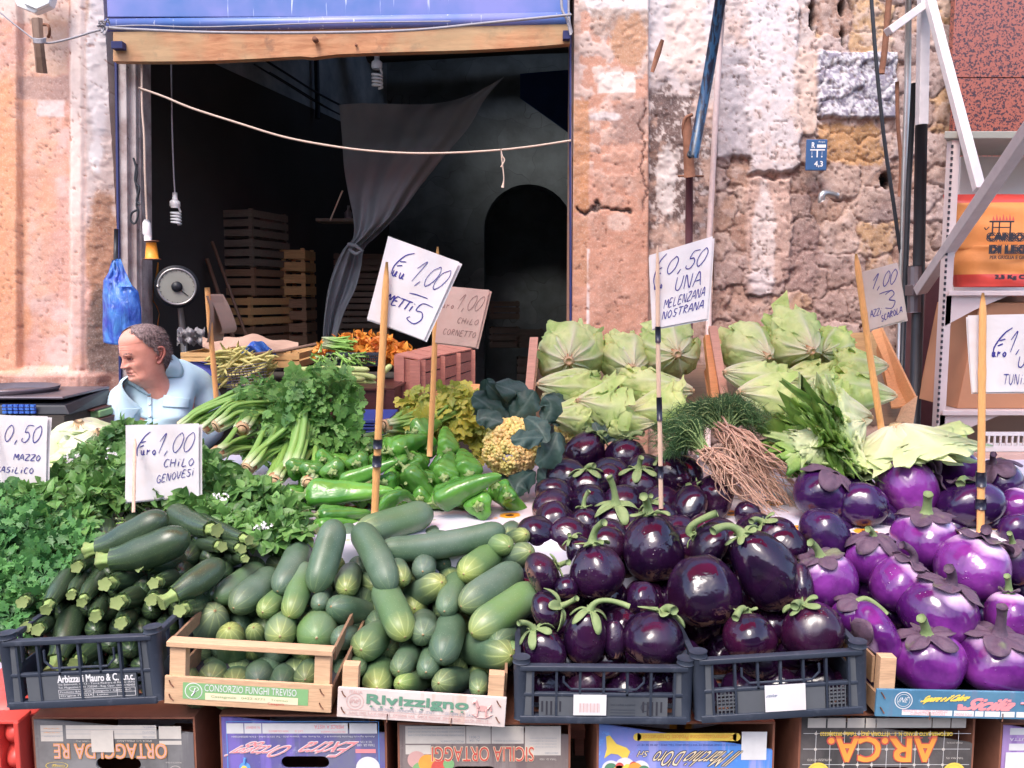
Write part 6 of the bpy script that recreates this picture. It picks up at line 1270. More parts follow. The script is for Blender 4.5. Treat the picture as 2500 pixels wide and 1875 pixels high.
lettuce('F',1440,900,1000,860,96,YL-.12,'crinkled green romaine lettuce lying low at the right crate wall',.05,seed=14,flare=.5,pale=.15)
lettuce('F',500,880,860,990,118,YL-.17,'brown edged romaine lettuce leaning out of the right crate front',.08,seed=15,flare=.5)
lettuce('F',760,800,1080,800,80,YL-.03,'romaine leaves wedged below the largest butt in the right crate',.05,seed=33,flare=.5,butt=False)
lettuce('F',820,900,1180,920,90,YL-.14,'romaine lettuce lying across the middle of the right crate',.05,seed=22,flare=.5,butt=False)
lettuce('F',1290,1030,830,1010,128,YL-.30,'opened escarole with cream brown butt leaning on the right crate',-.02,seed=16,flare=.75,ruffle=.12,pale=.75,n=18,group='escarole heads in front of the right crate')
lettuce('F',1240,1060,830,1230,140,YL-.36,'curly escarole spilling dark frilly leaf tips to the left',-.06,seed=17,flare=.9,ruffle=.20,mat='endive',n=34,hw=.6,group='escarole heads in front of the right crate',butt=True,name='escarole')
lettuce('F',1440,1075,1480,1330,235,YL-.40,'white green cabbage like head turned upside down beside the grey sign cane',-.02,seed=18,flare=.55,ruffle=.09,pale=.75,n=22,close=.25,group='escarole heads in front of the right crate',name='escarole')
lettuce('F',1200,1200,1080,1400,120,YL-.42,'pale escarole leaves hanging above the violet aubergines',-.04,seed=19,flare=.7,ruffle=.12,pale=.5,n=12,butt=False,group='escarole heads in front of the right crate',name='escarole')
lettuce('F',1000,1110,840,1350,110,YL-.42,'frilly dark green escarole just right of the dill roots',.04,seed=25,flare=.8,ruffle=.22,n=30,hw=.6,mat='endive',butt=False,group='escarole heads in front of the right crate',name='escarole')
lettuce('F',1600,1120,1760,1300,110,YL-.33,'pale green leaves fanning at the right end of the escarole',.02,seed=26,flare=.8,ruffle=.08,n=10,pale=.4,butt=False,group='escarole heads in front of the right crate',name='escarole')
lettuce('D',470,1060,460,1260,175,2.62,'creamy white lettuce head left of the seated man, by the mazzo sign',.04,seed=20,flare=.55,ruffle=.09,pale=.95,n=14,close=.1,group='creamy lettuces at the left')
lettuce('D',590,1110,480,1330,120,2.50,'smaller creamy lettuce head touching the basil',.04,seed=23,flare=.5,ruffle=.09,pale=.85,n=12,close=.1,group='creamy lettuces at the left')
lettuce('D',40,1420,150,1540,120,2.18,'creamy lettuce under the mazzo sign at the left edge',.04,seed=24,flare=.5,ruffle=.08,pale=.8,n=12,close=.1,group='creamy lettuces at the left')
# tilted lettuce crates
def slat_crate(name,label,c8,mat,nsl=3,group=None,open_top=True):
    """c8: front-left-bottom, front-right-bottom, back-right-bottom, back-left-bottom then the same on top (world)"""
    c=[np.asarray(q,float) for q in c8];e=thing(name,label,'crate',c[0],group=group);m=M()
    for (i,j) in ((0,1),(1,2),(2,3),(3,0)):
        for q in range(nsl):
            t0,t1=q/nsl+.04,(q+.72)/nsl+.04;a0,a1=c[i]+(c[i+4]-c[i])*t0,c[i]+(c[i+4]-c[i])*t1;b0,b1=c[j]+(c[j+4]-c[j])*t0,c[j]+(c[j+4]-c[j])*t1
            nrm=np.cross(b0-a0,a1-a0);nrm=nrm/np.linalg.norm(nrm)*.006
            m.hexa([a0,a1,a0-nrm,a1-nrm,b0,b1,b0-nrm,b1-nrm])
    m.build('slats',MT[mat],e,smooth=False)
    for q in range(4):
        a,b=c[q],c[q+4];ctr=sum(c[:4])/4;d=(ctr-(a))*1.0;d=d/np.linalg.norm(d)*.022;a=a+d;b=b+d;M().bar(a,b+(b-a)*.04,.026,.026,up=(0,1,0)).build('corner_post',MT[mat],e,smooth=False)
    fl=M();fl.add([c[0],c[1],c[2],c[3]],[(0,1,2,3)]);fl.build('floor',MT[mat],e,smooth=False)
    return e
# left lettuce crate and right lettuce crate: boards as seen
lc=thing('wooden_crate','pinkish wooden crate behind the dill holding the left romaine lettuces','crate',W(1420,1040,2.6),group='wooden crates of lettuce')
def board(e,nm,pts,thick,mat):
    p=[np.asarray(q,float) for q in pts];nrm=np.cross(p[1]-p[0],p[3]-p[0]);nrm=nrm/np.linalg.norm(nrm)*thick;M().hexa([p[0],p[3],p[0]+nrm,p[3]+nrm,p[1],p[2],p[1]+nrm,p[2]+nrm]).build(nm,MT[mat],e,smooth=False,bevel=.0012)
def Pp(k,x,y,Y):return PW(k,x,y,Y)
board(lc,'corner_post',[Pp('E',1178,940,2.60),Pp('E',1228,940,2.60),Pp('E',1262,575,2.72),Pp('E',1212,575,2.72)],.03,'crate_salmon')
board(lc,'side_board',[Pp('E',1226,905,2.62),Pp('E',1226,905,3.05),Pp('E',1265,600,3.05),Pp('E',1258,620,2.74)],.008,'crate_pale')
board(lc,'back_board',[Pp('E',1240,720,3.0),Pp('E',2160,720,3.0),Pp('E',2160,625,3.02),Pp('E',1260,630,3.02)],.008,'crate_pale')
board(lc,'corner_post',[Pp('F',325,935,2.60),Pp('F',372,935,2.60),Pp('F',330,560,2.72),Pp('F',285,560,2.72)],.03,'crate_amber')
board(lc,'floor',[Pp('E',1240,1080,2.62),Pp('F',330,1080,2.62),Pp('F',330,720,2.99),Pp('E',1260,720,2.99)],.006,'crate_dim')
rc2=thing('wooden_crate','amber wooden crate tilted towards the buyer holding the right romaine lettuces','crate',W(1900,1040,2.6),group='wooden crates of lettuce')
board(rc2,'corner_post',[Pp('F',385,915,2.59),Pp('F',432,905,2.59),Pp('F',365,505,2.72),Pp('F',315,508,2.72)],.03,'crate_salmon')
board(rc2,'back_board',[Pp('F',375,700,3.02),Pp('F',1400,700,3.02),Pp('F',1340,520,3.05),Pp('F',370,555,3.05)],.008,'crate_yellow')
board(rc2,'side_board',[Pp('F',1520,1010,2.60),Pp('F',1570,905,2.60),Pp('F',1360,480,2.99),Pp('F',1310,520,2.99)],.010,'crate_amber')
board(rc2,'side_panel',[Pp('F',1415,980,2.62),Pp('F',1522,970,2.61),Pp('F',1335,560,2.98),Pp('F',1325,640,2.98)],.006,'crate_amber')
board(rc2,'end_block',[Pp('F',1440,1055,2.60),Pp('F',1545,1070,2.58),Pp('F',1572,900,2.58),Pp('F',1475,970,2.60)],.02,'crate_pale')
board(rc2,'floor',[Pp('F',400,1080,2.62),Pp('F',1500,1080,2.62),Pp('F',1380,700,3.01),Pp('F',385,700,3.01)],.006,'crate_dim')
board(rc2,'divider',[Pp('F',300,760,2.75),Pp('F',325,935,2.62),Pp('F',345,935,2.62),Pp('F',330,700,2.75)],.006,'crate_amber')
# ------------------------------------------------------------------ cauliflowers
def cauliflower(k,cx,cy,r,Y,label,seed):
    C=PW(k,cx,cy,Y);R=r*ps(k)*mpp(C);o=thing('cauliflower',label,'cauliflower',C-np.array([0,0,R]),group='orange cauliflowers');m=M();rg=np.random.default_rng(seed)
    ico_v,ico_f=ico
    g=2.39996
    for i in range(46):
        z=1-(i+.5)/46*1.5;a=i*g;rr=math.sqrt(max(0,1-z*z));nrm=np.array([rr*math.cos(a),-z,rr*math.sin(a)]);fr=R*.24*rg.uniform(.8,1.25);P=C+nrm*(R*(.86+rg.uniform(-.05,.06)))
        for j in range(18):
            zz=1-(j+.5)/24*1.25;b=j*g+i;r2=math.sqrt(max(0,1-zz*zz));f=frame(nrm,(0,.3,1));q=f[:,0]*r2*math.cos(b)+f[:,1]*zz+f[:,2]*r2*math.sin(b)
            m.add(P+q*fr*rg.uniform(.85,1.1)+ico_v*fr*rg.uniform(.30,.44),ico_f)
    m.build('curd',MT['curd'],o);return o,C,R
import bmesh as _bm
def _ico():
    b=_bm.new();_bm.ops.create_icosphere(b,subdivisions=1,radius=1);V=np.array([v.co[:] for v in b.verts]);F=[tuple(v.index for v in f.verts) for f in b.faces];b.free();return V,F
ico=_ico()
def big_leaf(m,pts,wid,curl=.3,cup=.2,seed=0,Yoff=0):
    """broad veined leaf: pts = midrib (world), wid = half width (m)"""
    rg=np.random.default_rng(seed);C_=curve_pts(pts,16);T=np.gradient(C_,axis=0);T/=np.linalg.norm(T,axis=1)[:,None];n=13;v=np.linspace(-1,1,n);u=np.linspace(0,1,16)
    up=np.array([0,-1,.5]);up=up/np.linalg.norm(up);S=np.cross(T,up);S/=np.linalg.norm(S,axis=1)[:,None];Nn=np.cross(S,T);ph=rg.uniform(0,6,3);w_=wid*1.1*np.sin(math.pi*np.clip(u*.93+.05,0,1))**.6*(1+.10*np.sin(u*26+ph[1]))
    P=C_[:,None]+S[:,None]*(w_[:,None]*v[None])[...,None]+Nn[:,None]*(w_[:,None]*(-curl*np.abs(v)**2+.28*np.sin(13*u[:,None]+4*v[None]+ph[0])*np.abs(v)+.05*np.cos(u[:,None]*40)*(np.abs(v)>.2)-.06*np.exp(-(v[None]/.12)**2)))[...,None]
    A=np.stack([u[:,None]+0*v[None],np.minimum(np.abs(v)[None],np.abs(((u[:,None]*7-np.abs(v)[None]*2)%1)-.5)*1.6+.04),0*u[:,None]+0*v[None]+rg.uniform(0,.35)],-1);m.grid(P,A=A)
c1,C1,R1=cauliflower('E',1110,1205,158,2.32,'large orange yellow cauliflower between the peppers and aubergines',1)
c2,C2,R2=cauliflower('E',1500,1085,118,2.52,'smaller orange cauliflower half hidden under grey green leaves',2)
def cl(parent,lst,Y,seed0):
    for i,(pts,wd) in enumerate(lst):
        m=M();P=[PW('E',x,y,Y+dy) for x,y,dy in pts];big_leaf(m,P,wd*ps('E')*mpp(P[0]),seed=seed0+i,curl=.35);m.build('leaf',MT['cauli_leaf'],parent)
cl(c1,[([(1060,1080,.02),(990,950,.05),(950,800,.02)],75),([(1040,1090,.06),(1080,960,.05),(960,830,.0)],85),([(1030,1060,.0),(960,960,.0),(870,900,-.02)],80),([(1100,1060,.02),(1180,960,.0),(1240,870,.0)],80),([(1090,1050,.04),(1150,900,.03),(1010,830,.0)],75),
 ([(1290,1150,-.16),(1200,1150,-.20),(1100,1165,-.22)],55),([(1050,1060,-.03),(950,1030,-.03),(890,1050,-.03)],62),([(1300,1060,.0),(1340,960,.0),(1300,900,.0)],65),([(1250,1310,-.08),(1330,1240,-.10),(1380,1120,-.08)],75),
 ([(1240,1350,-.04),(1150,1420,-.10),(1120,1500,-.12)],70),([(1280,1330,-.05),(1330,1430,-.10),(1250,1480,-.12)],70),([(1200,1360,.0),(1060,1400,-.02),(1010,1440,-.05)],55),([(1190,1030,-.05),(1260,1080,-.12),(1320,1180,-.14)],62)],2.32,30)
cl(c2,[([(1430,1030,.0),(1400,950,.0),(1340,890,.0)],68),([(1450,1010,.02),(1530,950,.02),(1560,920,.0)],60),([(1420,1060,-.05),(1350,1010,-.06),(1280,1010,-.08)],60),([(1590,1080,-.02),(1680,1020,-.03),(1740,1030,-.03)],58),([(1600,1100,-.05),(1680,1110,-.08),(1760,1150,-.08)],62),
 ([(1560,1050,.02),(1640,980,.02),(1700,960,.02)],55),([(1380,1120,-.05),(1390,1220,-.07),(1420,1300,-.08)],50),([(1600,1060,-.1),(1640,1150,-.12),(1650,1200,-.12)],40)],2.50,60)
# ------------------------------------------------------------------ celery
def celery(k,base,mid,end,w,Y,label,leaf_to=None,nst=9,depth=.2,lm='celery_leaf',nleaf=20,spread=1.0,ls=.05,seed=0,pale=0,group='celery bunches'):
    rg=np.random.default_rng(seed);x,y=px(k,*base);A=W(x,y,Y);Mi=PW(k,*mid,Y+depth*.5);E=PW(k,*end,Y+depth);R=w*ps(k)/2*mpp(A);d0=(Mi-A)/np.linalg.norm(Mi-A)
    o=thing('celery',label,'celery',A,group=group);f=frame(d0,(0,0,1));m=M();lv=M()
    for q in range(nst):
        a=q/nst*6.28+rg.uniform(-.2,.2);ring_=(q%3!=0);rr=R*(.62 if ring_ else.25);off=f[:,0]*math.cos(a)*rr+f[:,2]*math.sin(a)*rr;sp=off*spread*rg.uniform(1.2,2.6)+rg.normal(0,.012,3)
        P=curve_pts([A+off*.95-d0*.002,A+off*1.25+d0*.03,Mi+off*1.0+sp*.35,E+sp*1.6],16);m.tube(P,np.linspace(.58,.34,16)*R*np.where(np.arange(16)<2,.9,1),9,flat=.62,prof=lambda t,th:1+.10*np.cos(5*th))
        # leaf sprays at the end of each stalk
        T_=P[-1]-P[-4];T_/=np.linalg.norm(T_);G_=PW(k,*leaf_to,Y+depth) if leaf_to else P[-1]+T_*.16
        for s_ in range(3):
            tip=P[-1]+(G_-P[-1])*rg.uniform(.35,1.1)+rg.normal(0,.025,3);Q=curve_pts([P[-3],P[-1]+T_*.02,tip],8);lv.tube(Q,np.linspace(.0035,.0014,8),5,A=.5)
            for j in range(nleaf//4):
                p=Q[min(7,3+j%5)]+rg.normal(0,.014,3);d=(Q[-1]-Q[2]);d=d/np.linalg.norm(d)+rg.normal(0,.6,3)+np.array([0,-.2,-.1]);put_leaf(lv,LOB3 if j%2 else LOB5,p,d,np.array([0,-.9,.6])+rg.normal(0,.5,3),ls*rg.uniform(.4,.85),0,rg.uniform(0,.7))
    m.build('stalks',MT['stalk'],o);lv.build('leaves',MT[lm],o)
    b=M();b.tube([A-d0*.006,A-d0*.004,A+d0*.012],[R*.62,R*.85,R*.95],20,A=0.0)
    b.disc(A-d0*.0075,R*.5,-d0,18,.001);b.build('cut_butt',MT['butt'],o);return o
celery('D',(1300,1082),(1440,1000),(1660,1040),92,2.50,'celery bunch with tan cut butt, topmost left of the celery heap',(1780,1120),seed=1,depth=.12)
celery('D',(1455,1100),(1510,1030),(1600,1010),100,2.46,'stubby celery bunch just right of the topmost left one',(1700,1040),seed=2,depth=.22)
celery('D',(1295,1245),(1400,1200),(1540,1185),92,2.34,'celery bunch with ragged reddish butt beside the chilo genovesi sign',(1660,1210),seed=3,depth=.18)
celery('D',(1490,1330),(1600,1215),(1730,1130),98,2.26,'long celery bunch slanting up right, middle of the lower row',(1850,1060),seed=4,depth=.12,nst=10)
celery('D',(1752,1340),(1810,1190),(1850,1050),112,2.24,'tallest celery bunch with leaves standing straight up',(1875,900),seed=5,depth=.10,nst=11,nleaf=30,ls=.045)
celery('D',(1645,1412),(1690,1330),(1760,1240),100,2.18,'lowest celery bunch with round tan butt',(1850,1200),seed=6,depth=.18)
celery('D',(1850,1420),(1890,1360),(1960,1300),85,2.15,'celery bunch with reddish butt half under the peppers',(2000,1250),seed=7,depth=.18)
celery('D',(1090,1090),(1230,1010),(1500,930),100,2.60,'celery stalks arching behind the man side of the heap',(1750,900),seed=8,depth=.05,nst=12,ls=.04)
celery('D',(1230,1100),(1420,960),(1640,960),80,2.56,'thin celery stalks arching over the topmost butts',(1800,980),seed=9,depth=.08,nst=10,ls=.042)
celery('E',(345,1080),(430,1075),(560,1070),92,2.52,'pale yellowing celery behind the tall bamboo cane',(880,930),seed=10,depth=.08,lm='celery_yellow',nst=10,nleaf=70,ls=.06)
celery('E',(165,1165),(290,1150),(430,1120),62,2.48,'pale slim celery end left of the tall bamboo cane',(700,1080),seed=11,depth=.1,lm='celery_yellow',nst=7,nleaf=50)
celery('E',(560,1150),(640,1040),(760,980),80,2.50,'yellow leaved celery beside the cauliflower',(900,1130),seed=12,depth=.08,lm='celery_yellow',nst=8,nleaf=110,ls=.07)
# leafy curtain right of the tall bunch
lm_=M()
for (x,y) in scatter([(690,930),(760,890),(830,900),(880,950),(860,1020),(885,1080),(870,1120),(860,1135),(780,1130),(740,1060),(680,1000),(660,980)],330):
    put_leaf(lm_,LOB3 if random.random()<.5 else LOB5,W(x,y,2.36+random.uniform(-.05,.10)),rnd3()+np.array([.2,0,-.2]),np.array([0,-.9,.5])+rnd3(.5),random.uniform(.03,.055),0,random.uniform(0,.8))
tag(lm_.build('celery_foliage',MT['celery_leaf'],at=(-.45,2.4,TZ)),'mass of loose celery leaves left of the dark little table','celery leaves',kind='stuff')
# ------------------------------------------------------------------ dill with roots
def dill(k,tie,fan,rfan,Y,label,nf,nr,w,seed,rl=.15):
    rg=np.random.default_rng(seed);T0=PW(k,*tie,Y);o=thing('dill_bunch',label,'dill',T0,group='tied dill bunches with roots');R=w*ps(k)/2*mpp(T0)
    m=M();st=M()
    for q in range(nf):
        fx,fy=fan[rg.integers(len(fan))];E=PW(k,fx+rg.normal(0,45),fy+rg.normal(0,28),Y+rg.uniform(-.02,.16));o0=rg.normal(0,R*.45,3);S0=T0+o0;mid=(S0+E)/2+np.array([0,0,.02+rg.uniform(0,.03)]);Q=curve_pts([S0,mid,E],9);st.tube(Q[:7],np.linspace(.0022,.0010,7),4)
        for j in range(2,9):
            base=Q[j];d0=Q[j]-Q[j-1];d0/=np.linalg.norm(d0)
            for _ in range(4):
                dd=d0+rg.normal(0,.75,3);dd/=np.linalg.norm(dd);L_=rg.uniform(.015,.04);a=base;b=base+dd*L_*.5+rg.normal(0,.003,3);c=base+dd*L_+rg.normal(0,.006,3)-np.array([0,0,.004]);s=np.cross(dd,rg.normal(0,1,3));s=s/np.linalg.norm(s)*.0007
                m.add([a-s,a+s,b+s,b-s,c],[(0,1,2,3),(3,2,4)],A=(.5,.5,rg.uniform(0,.6)))
    m.build('fronds',MT['dill'],o);st.build('stems',MT['dillstem'],o);r=M()
    for q in range(nr):
        fx,fy=rfan[rg.integers(len(rfan))];E=PW(k,fx+rg.normal(0,42),fy+rg.normal(0,36),Y-.10+rg.uniform(-.05,.05));S0=T0+rg.normal(0,R*.5,3);k1=S0+(E-S0)*.3+rg.normal(0,.010,3)+np.array([0,-.03,.012]);k2=S0+(E-S0)*.7+rg.normal(0,.016,3)
        Q=curve_pts([S0,k1,k2,E+rg.normal(0,.01,3)],14);r.tube(Q,np.linspace(rg.uniform(.0024,.0042),.0006,14),6)
    r.build('roots',MT['root'],o);t=M();ax=T0-PW(k,*fan[0],Y);ax/=np.linalg.norm(ax);f=frame(ax,(0,-.3,1));th=np.linspace(0,6.4,30);t.tube([T0+f[:,0]*math.cos(a)*R*1.25+f[:,2]*math.sin(a)*R*1.25+ax*.004*math.sin(a) for a in th],.0028,7);t.build('tie',MT['tie'],o);return o
dill('F',(400,1100),[(200,1000),(100,1080),(330,960),(480,940),(560,980),(640,1040),(250,1060),(150,1010),(430,1000),(600,1100)],[(520,1330),(640,1420),(760,1500),(820,1560),(700,1560),(560,1450),(840,1420),(760,1340)],2.26,'large dill bunch tied white, with long pink roots spilling right',210,150,80,1)
dill('F',(290,1235),[(100,1080),(60,1150),(180,1110),(140,1200),(90,1230)],[(380,1360),(470,1440),(560,1500),(640,1560),(420,1400),(700,1600)],2.14,'smaller dill bunch tied white, lower left of the large one',120,90,70,2)
# ------------------------------------------------------------------ inside the shop
def rcrate(name,label,loc,w,d,h,rz,mat,nsl=3,group=None,gap=.28):
    e=thing(name,label,'crate',loc,(0,0,rz),group);m=M();sl=h/nsl
    for q in range(nsl):
        z0=q*sl+sl*gap*.5+random.uniform(-.002,.002);z1=z0+sl*(1-gap)
        m.box(0,0,z0,w,.007,z1);m.box(0,d-.007,z0,w,d,z1);m.box(0,.008,z0,.006,d-.008,z1);m.box(w-.006,.008,z0,w,d-.008,z1)
    m.build('slats',MT[mat],e,world=False,smooth=False)
    for x in (.008,w-.032):
        for y in (.0085,d-.032):M().box(x,y,0,x+.024,y+.023,h-.001).build('corner_post',MT[mat],e,world=False,smooth=False)
    m=M()
    for q in range(5):m.box(.007,.03+q*(d-.08)/4,.002,w-.007,.05+q*(d-.08)/4,.006)
    m.build('floor',MT[mat],e,world=False,smooth=False);return e
def label_n(i,n):return ['topmost']+[ORD[q]+' from the top' for q in range(1,n-1)]+['lowest'] if False else ('topmost' if i==0 else ('lowest' if i==n-1 else ORD[i]+' from the top'))
st_=M().box(-2.0,4.95,.042,-.35,6.6,.90).build('storage_platform',MT['beam_dark'],smooth=False);tag(st_,'low dark platform carrying the stacked crates inside the shop','platform')
mats=['crate_grey','crate_grey','crate_grey','crate_dim','crate_dim','crate_yellow','crate_dim','crate_grey','crate_grey']
P0=W(497,700,5.4);zt=W(0,510,5.4)[2];hh=.185
for i in range(6):
    rcrate('stacked_crate',f'old wooden crate of the tall interior stack, {label_n(i, 6)}',(P0[0]+random.uniform(-.012,.012),5.40,zt-(i+1)*hh),.36,.44,hh-.003,-.30+random.uniform(-.06,.06),('crate_grey','crate_grey','crate_dim','crate_yellow','crate_dim','crate_grey')[i],3,'tall crate stack inside the shop')
P0=W(690,700,5.7);zt=W(0,605,5.7)[2]
for i in range(4):
    rcrate('stacked_crate',f'yellowish slatted crate of the short stack right of the tall one, {label_n(i, 4)}',(P0[0],5.65,zt-(i+1)*.165),.17,.3,.162,0,'crate_yellow' if i<2 else 'crate_dim',2,'short crate stack inside the shop')
P0=W(812,700,6.1);zt=W(0,615,6.1)[2]
for i in range(6):
    rcrate('stacked_crate',f'grey slatted crate stacked behind the hanging canvas, {label_n(i, 6)}',(P0[0]+.02*(i%2),6.15,zt-(i+1)*.14),.40,.35,.137,0,'crate_grey',3,'crates behind the hanging canvas')
for (a,b,lb) in (((505,632),(582,862),'thick wooden stick leaning on the crate stack, nearer one'),((518,590),(612,850),'thin wooden stick leaning on the crate stack, behind the thick one'),((836,466),(806,538),'thin pale rod standing on the dim shelf beside the canvas')):
    tag(M().tube([W(a[0],a[1],5.1),W((a[0]+b[0])/2,(a[1]+b[1])/2,5.06),W(b[0],b[1],5.0)],.013 if 'thick' in lb[:6] else (.010 if 'thin wooden' in lb else.005),9).build('stick',MT['stick'] if 'rod' not in lb else MT['bamboo_pale']),lb,'stick')
sh2=thing('wall_shelf','small dim wall shelf with bottle behind the canvas','shelf',W(800,540,5.6));m=M();p,q=W(775,542,5.55),W(890,537,5.55);m.box(p[0],5.5,p[2],q[0],5.7,p[2]+.02);m.build('board',MT['crate_grey'],sh2,smooth=False)
tag(M().tube([W(850,537,5.6),W(850,520,5.6),W(851,512,5.6),W(851,502,5.6)],[.025,.025,.010,.009],12).build('bottle',MT['bag_clear']),'small clear bottle on the dim wall shelf','bottle')
# hanging canvas
rows=[((828,256),(1232,186),6),((832,300),(1185,240),5),((836,350),(1145,310),4),((840,410),(1090,375),3),((850,470),(1030,450),2),((862,530),(985,510),1),((862,580),(925,572),0),((838,608),(890,606),0),((818,650),(882,650),0),((802,700),(868,705),0),((792,770),(838,770),0),((786,850),(816,850),0)]
n=60;P=[]
for r,((xa,ya),(xb,yb),s) in enumerate(rows):
    v=np.linspace(0,1,n);sag=62*np.sin(v*math.pi)*(v*.9+.1) if r==0 else 18*np.sin(v*math.pi)*(1 if r<6 else 0)
    X=xa+(xb-xa)*v;Yp=ya+(yb-ya)*v+sag;D=5.2+.02*np.sin(v*22+r*.3)*(1 if r>4 else.3)+.05*np.sin(v*5+r*.5)+.006*np.sin(v*34+r)
    P.append([W(a,b,c) for a,b,c in zip(X,Yp,D)])
P=np.array(P);Pf=np.array([curve_pts(P[:,j],48) for j in range(n)]).transpose(1,0,2)
cv=M().grid(Pf).build('hanging_canvas',MT['canvas']);tag(cv,'grey canvas sheet hung across the dark shop and gathered in a knot','canvas')
tag(M().tube([W(850,596,5.1),W(868,600,5.08),W(885,612,5.1),W(868,620,5.08),W(852,610,5.1)],.012,8).build('canvas_tie',MT['canvas']),'tied knot of canvas where the sheet is gathered','knot')
m=M();m.grid(np.array([[W(1270+(1395-1270)*a,180+100*a*b+60*b-10*a,5.6+.2*a) for a in np.linspace(0,1,12)] for b in np.linspace(0,1,8)]))
tag(m.build('blue_tarpaulin',MT['blue_tarp']),'dark blue tarpaulin corner under the shop ceiling at the right','tarpaulin')
# dim boxes at the back right
for i,(x,y,w_,h_) in enumerate(((1195,780,.26,.16),(1195,850,.26,.18),(1262,850,.24,.16),(1262,930,.3,.2))):
    p=W(x,y,7.2);rcrate('stacked_crate',f'dim crate deep in the shop near the arch, {["upper left", "lower left", "upper right", "lower right"][i]}',(p[0],7.2,p[2]),w_,.3,h_,0,'crate_grey',3,'dim crates near the arch')
tag(M().box(.15,7.1,.042,1.45,7.7,W(0,932,7.2)[2]-.004).build('back_counter',MT['in_stone'],smooth=False),'dim stone counter below the arch deep in the shop','counter')
# bulbs
def cfl(x,y0,y1,Y,label,cord):
    A,B=W(x,y0,Y),W(x,y1,Y);H=A[2]-B[2];e=thing('light_bulb',label,'light bulb',B,group='energy saving bulbs hanging in the doorway');c=lambda t:A+(B-A)*t
    M().tube([c(0),c(.12),c(.22)],[H*.07,H*.075,H*.08],14).build('socket',MT['plastic_white'],e);M().tube([c(.22),c(.27),c(.40),c(.46)],[H*.09,H*.15,H*.16,H*.12],16).build('base',MT['plastic_white'],e)
    t=np.linspace(0,1,90);hx=A[0]+np.cos(t*8.5*math.pi)*H*.135;hy=A[1]+np.sin(t*8.5*math.pi)*H*.135;hz=A[2]-H*(.56+.40*t);P=np.stack([hx,hy,hz],1);P=np.vstack([[A[0]+H*.1,A[1],A[2]-H*.45],P]);M().tube(P,H*.034,8).build('tube',MT['tube_glass'],e)
    M().tube(curve_pts([W(*q,Y) for q in cord]+[A],14),.004,6).build('cord',MT['rope_grey'],e)
cfl(427,470,551,4.25,'spiral energy saving bulb hanging left, above the dial scale',[(418,140),(420,300),(424,420)])
cfl(920,128,217,4.3,'spiral energy saving bulb hanging just under the lintel',[(918,60),(919,100)])
# clothes line with dangling string
pts=[(338,214),(400,236),(468,264),(580,300),(692,334),(800,355),(900,368),(1003,374),(1110,373),(1223,366),(1310,356),(1394,343)]
cl_=thing('washing_line','pale cord sagging across the dark doorway with a dangling string end','cord',W(1003,374,3.94));M().tube(curve_pts([W(x,y,3.94) for x,y in pts],80),.0052,7).build('cord',MT['rope'],cl_)
m=M();m.tube(curve_pts([W(x,y,3.93) for x,y in ((1223,364),(1226,380),(1232,390),(1228,400),(1223,408))],12),.0035,6);m.tube(curve_pts([W(x,y,3.93) for x,y in ((1224,366),(1225,388),(1229,420),(1230,440),(1227,458))],14),[.003]*11+[.004,.006,.007],6);m.build('string_end',MT['rope'],cl_)
# cords on the jamb, lamp holder and orange thread spool
tag(M().tube(curve_pts([W(x,y,3.95) for x,y in ((346,150),(347,260),(352,330),(354,420),(357,500),(359,540))],40),.005,7).build('pale_cord',MT['rope']),'pale cord hanging straight down beside the door jamb','cord')
lh=thing('lamp_holder','white lamp holder hanging on the cord beside the jamb','lamp holder',W(360,590,3.94));M().tube([W(357,536,3.93),W(358,545,3.93),W(359,570,3.93),W(361,574,3.93),(W(361,588,3.93))],[.010,.018,.020,.017,.016],16).build('body',MT['plastic_white'],lh)
sp=thing('thread_spool','bright orange spool of thread hanging under the lamp holder','spool',W(370,634,3.94));M().tube([W(369,592,3.92),W(370,610,3.92),W(371,632,3.92)],[.022,.026,.030],18).build('thread',MT['thread'],sp)
m=M();m.disc(W(371,634,3.92),.040,(0,0,1),20,.004);m.disc(W(371,590,3.92),.032,(0,0,1),20,.004);m.build('plate',MT['rust'],sp)
tag(M().grid(np.array([[W(x+dx,y,4.2),W(x+dx+4+2*math.sin(y),y+2,4.22)] for x,y,dx in [(385,640,0),(382,660,0),(376,690,0),(372,715,0),(368,730,0),(380,745,0),(388,765,0),(384,790,0),(387,810,0)]])).build('yellow_ribbon',MT['thread']),'twisted yellow ribbon hanging below the orange spool','ribbon')
m=M();m.tube(curve_pts([W(x,y,3.92) for x,y in ((326,386),(330,400),(334,420),(332,450),(337,480),(333,500),(338,520),(330,545),(319,538),(322,520),(336,512))],50),.005,6);m.tube(curve_pts([W(x,y,3.92) for x,y in ((334,400),(330,440),(340,460),(334,490),(341,500))],30),.006,6)
tag(m.build('cable_tangle',MT['black_rubber']),'tangle of dark cable and string hung on the door jamb','cable')
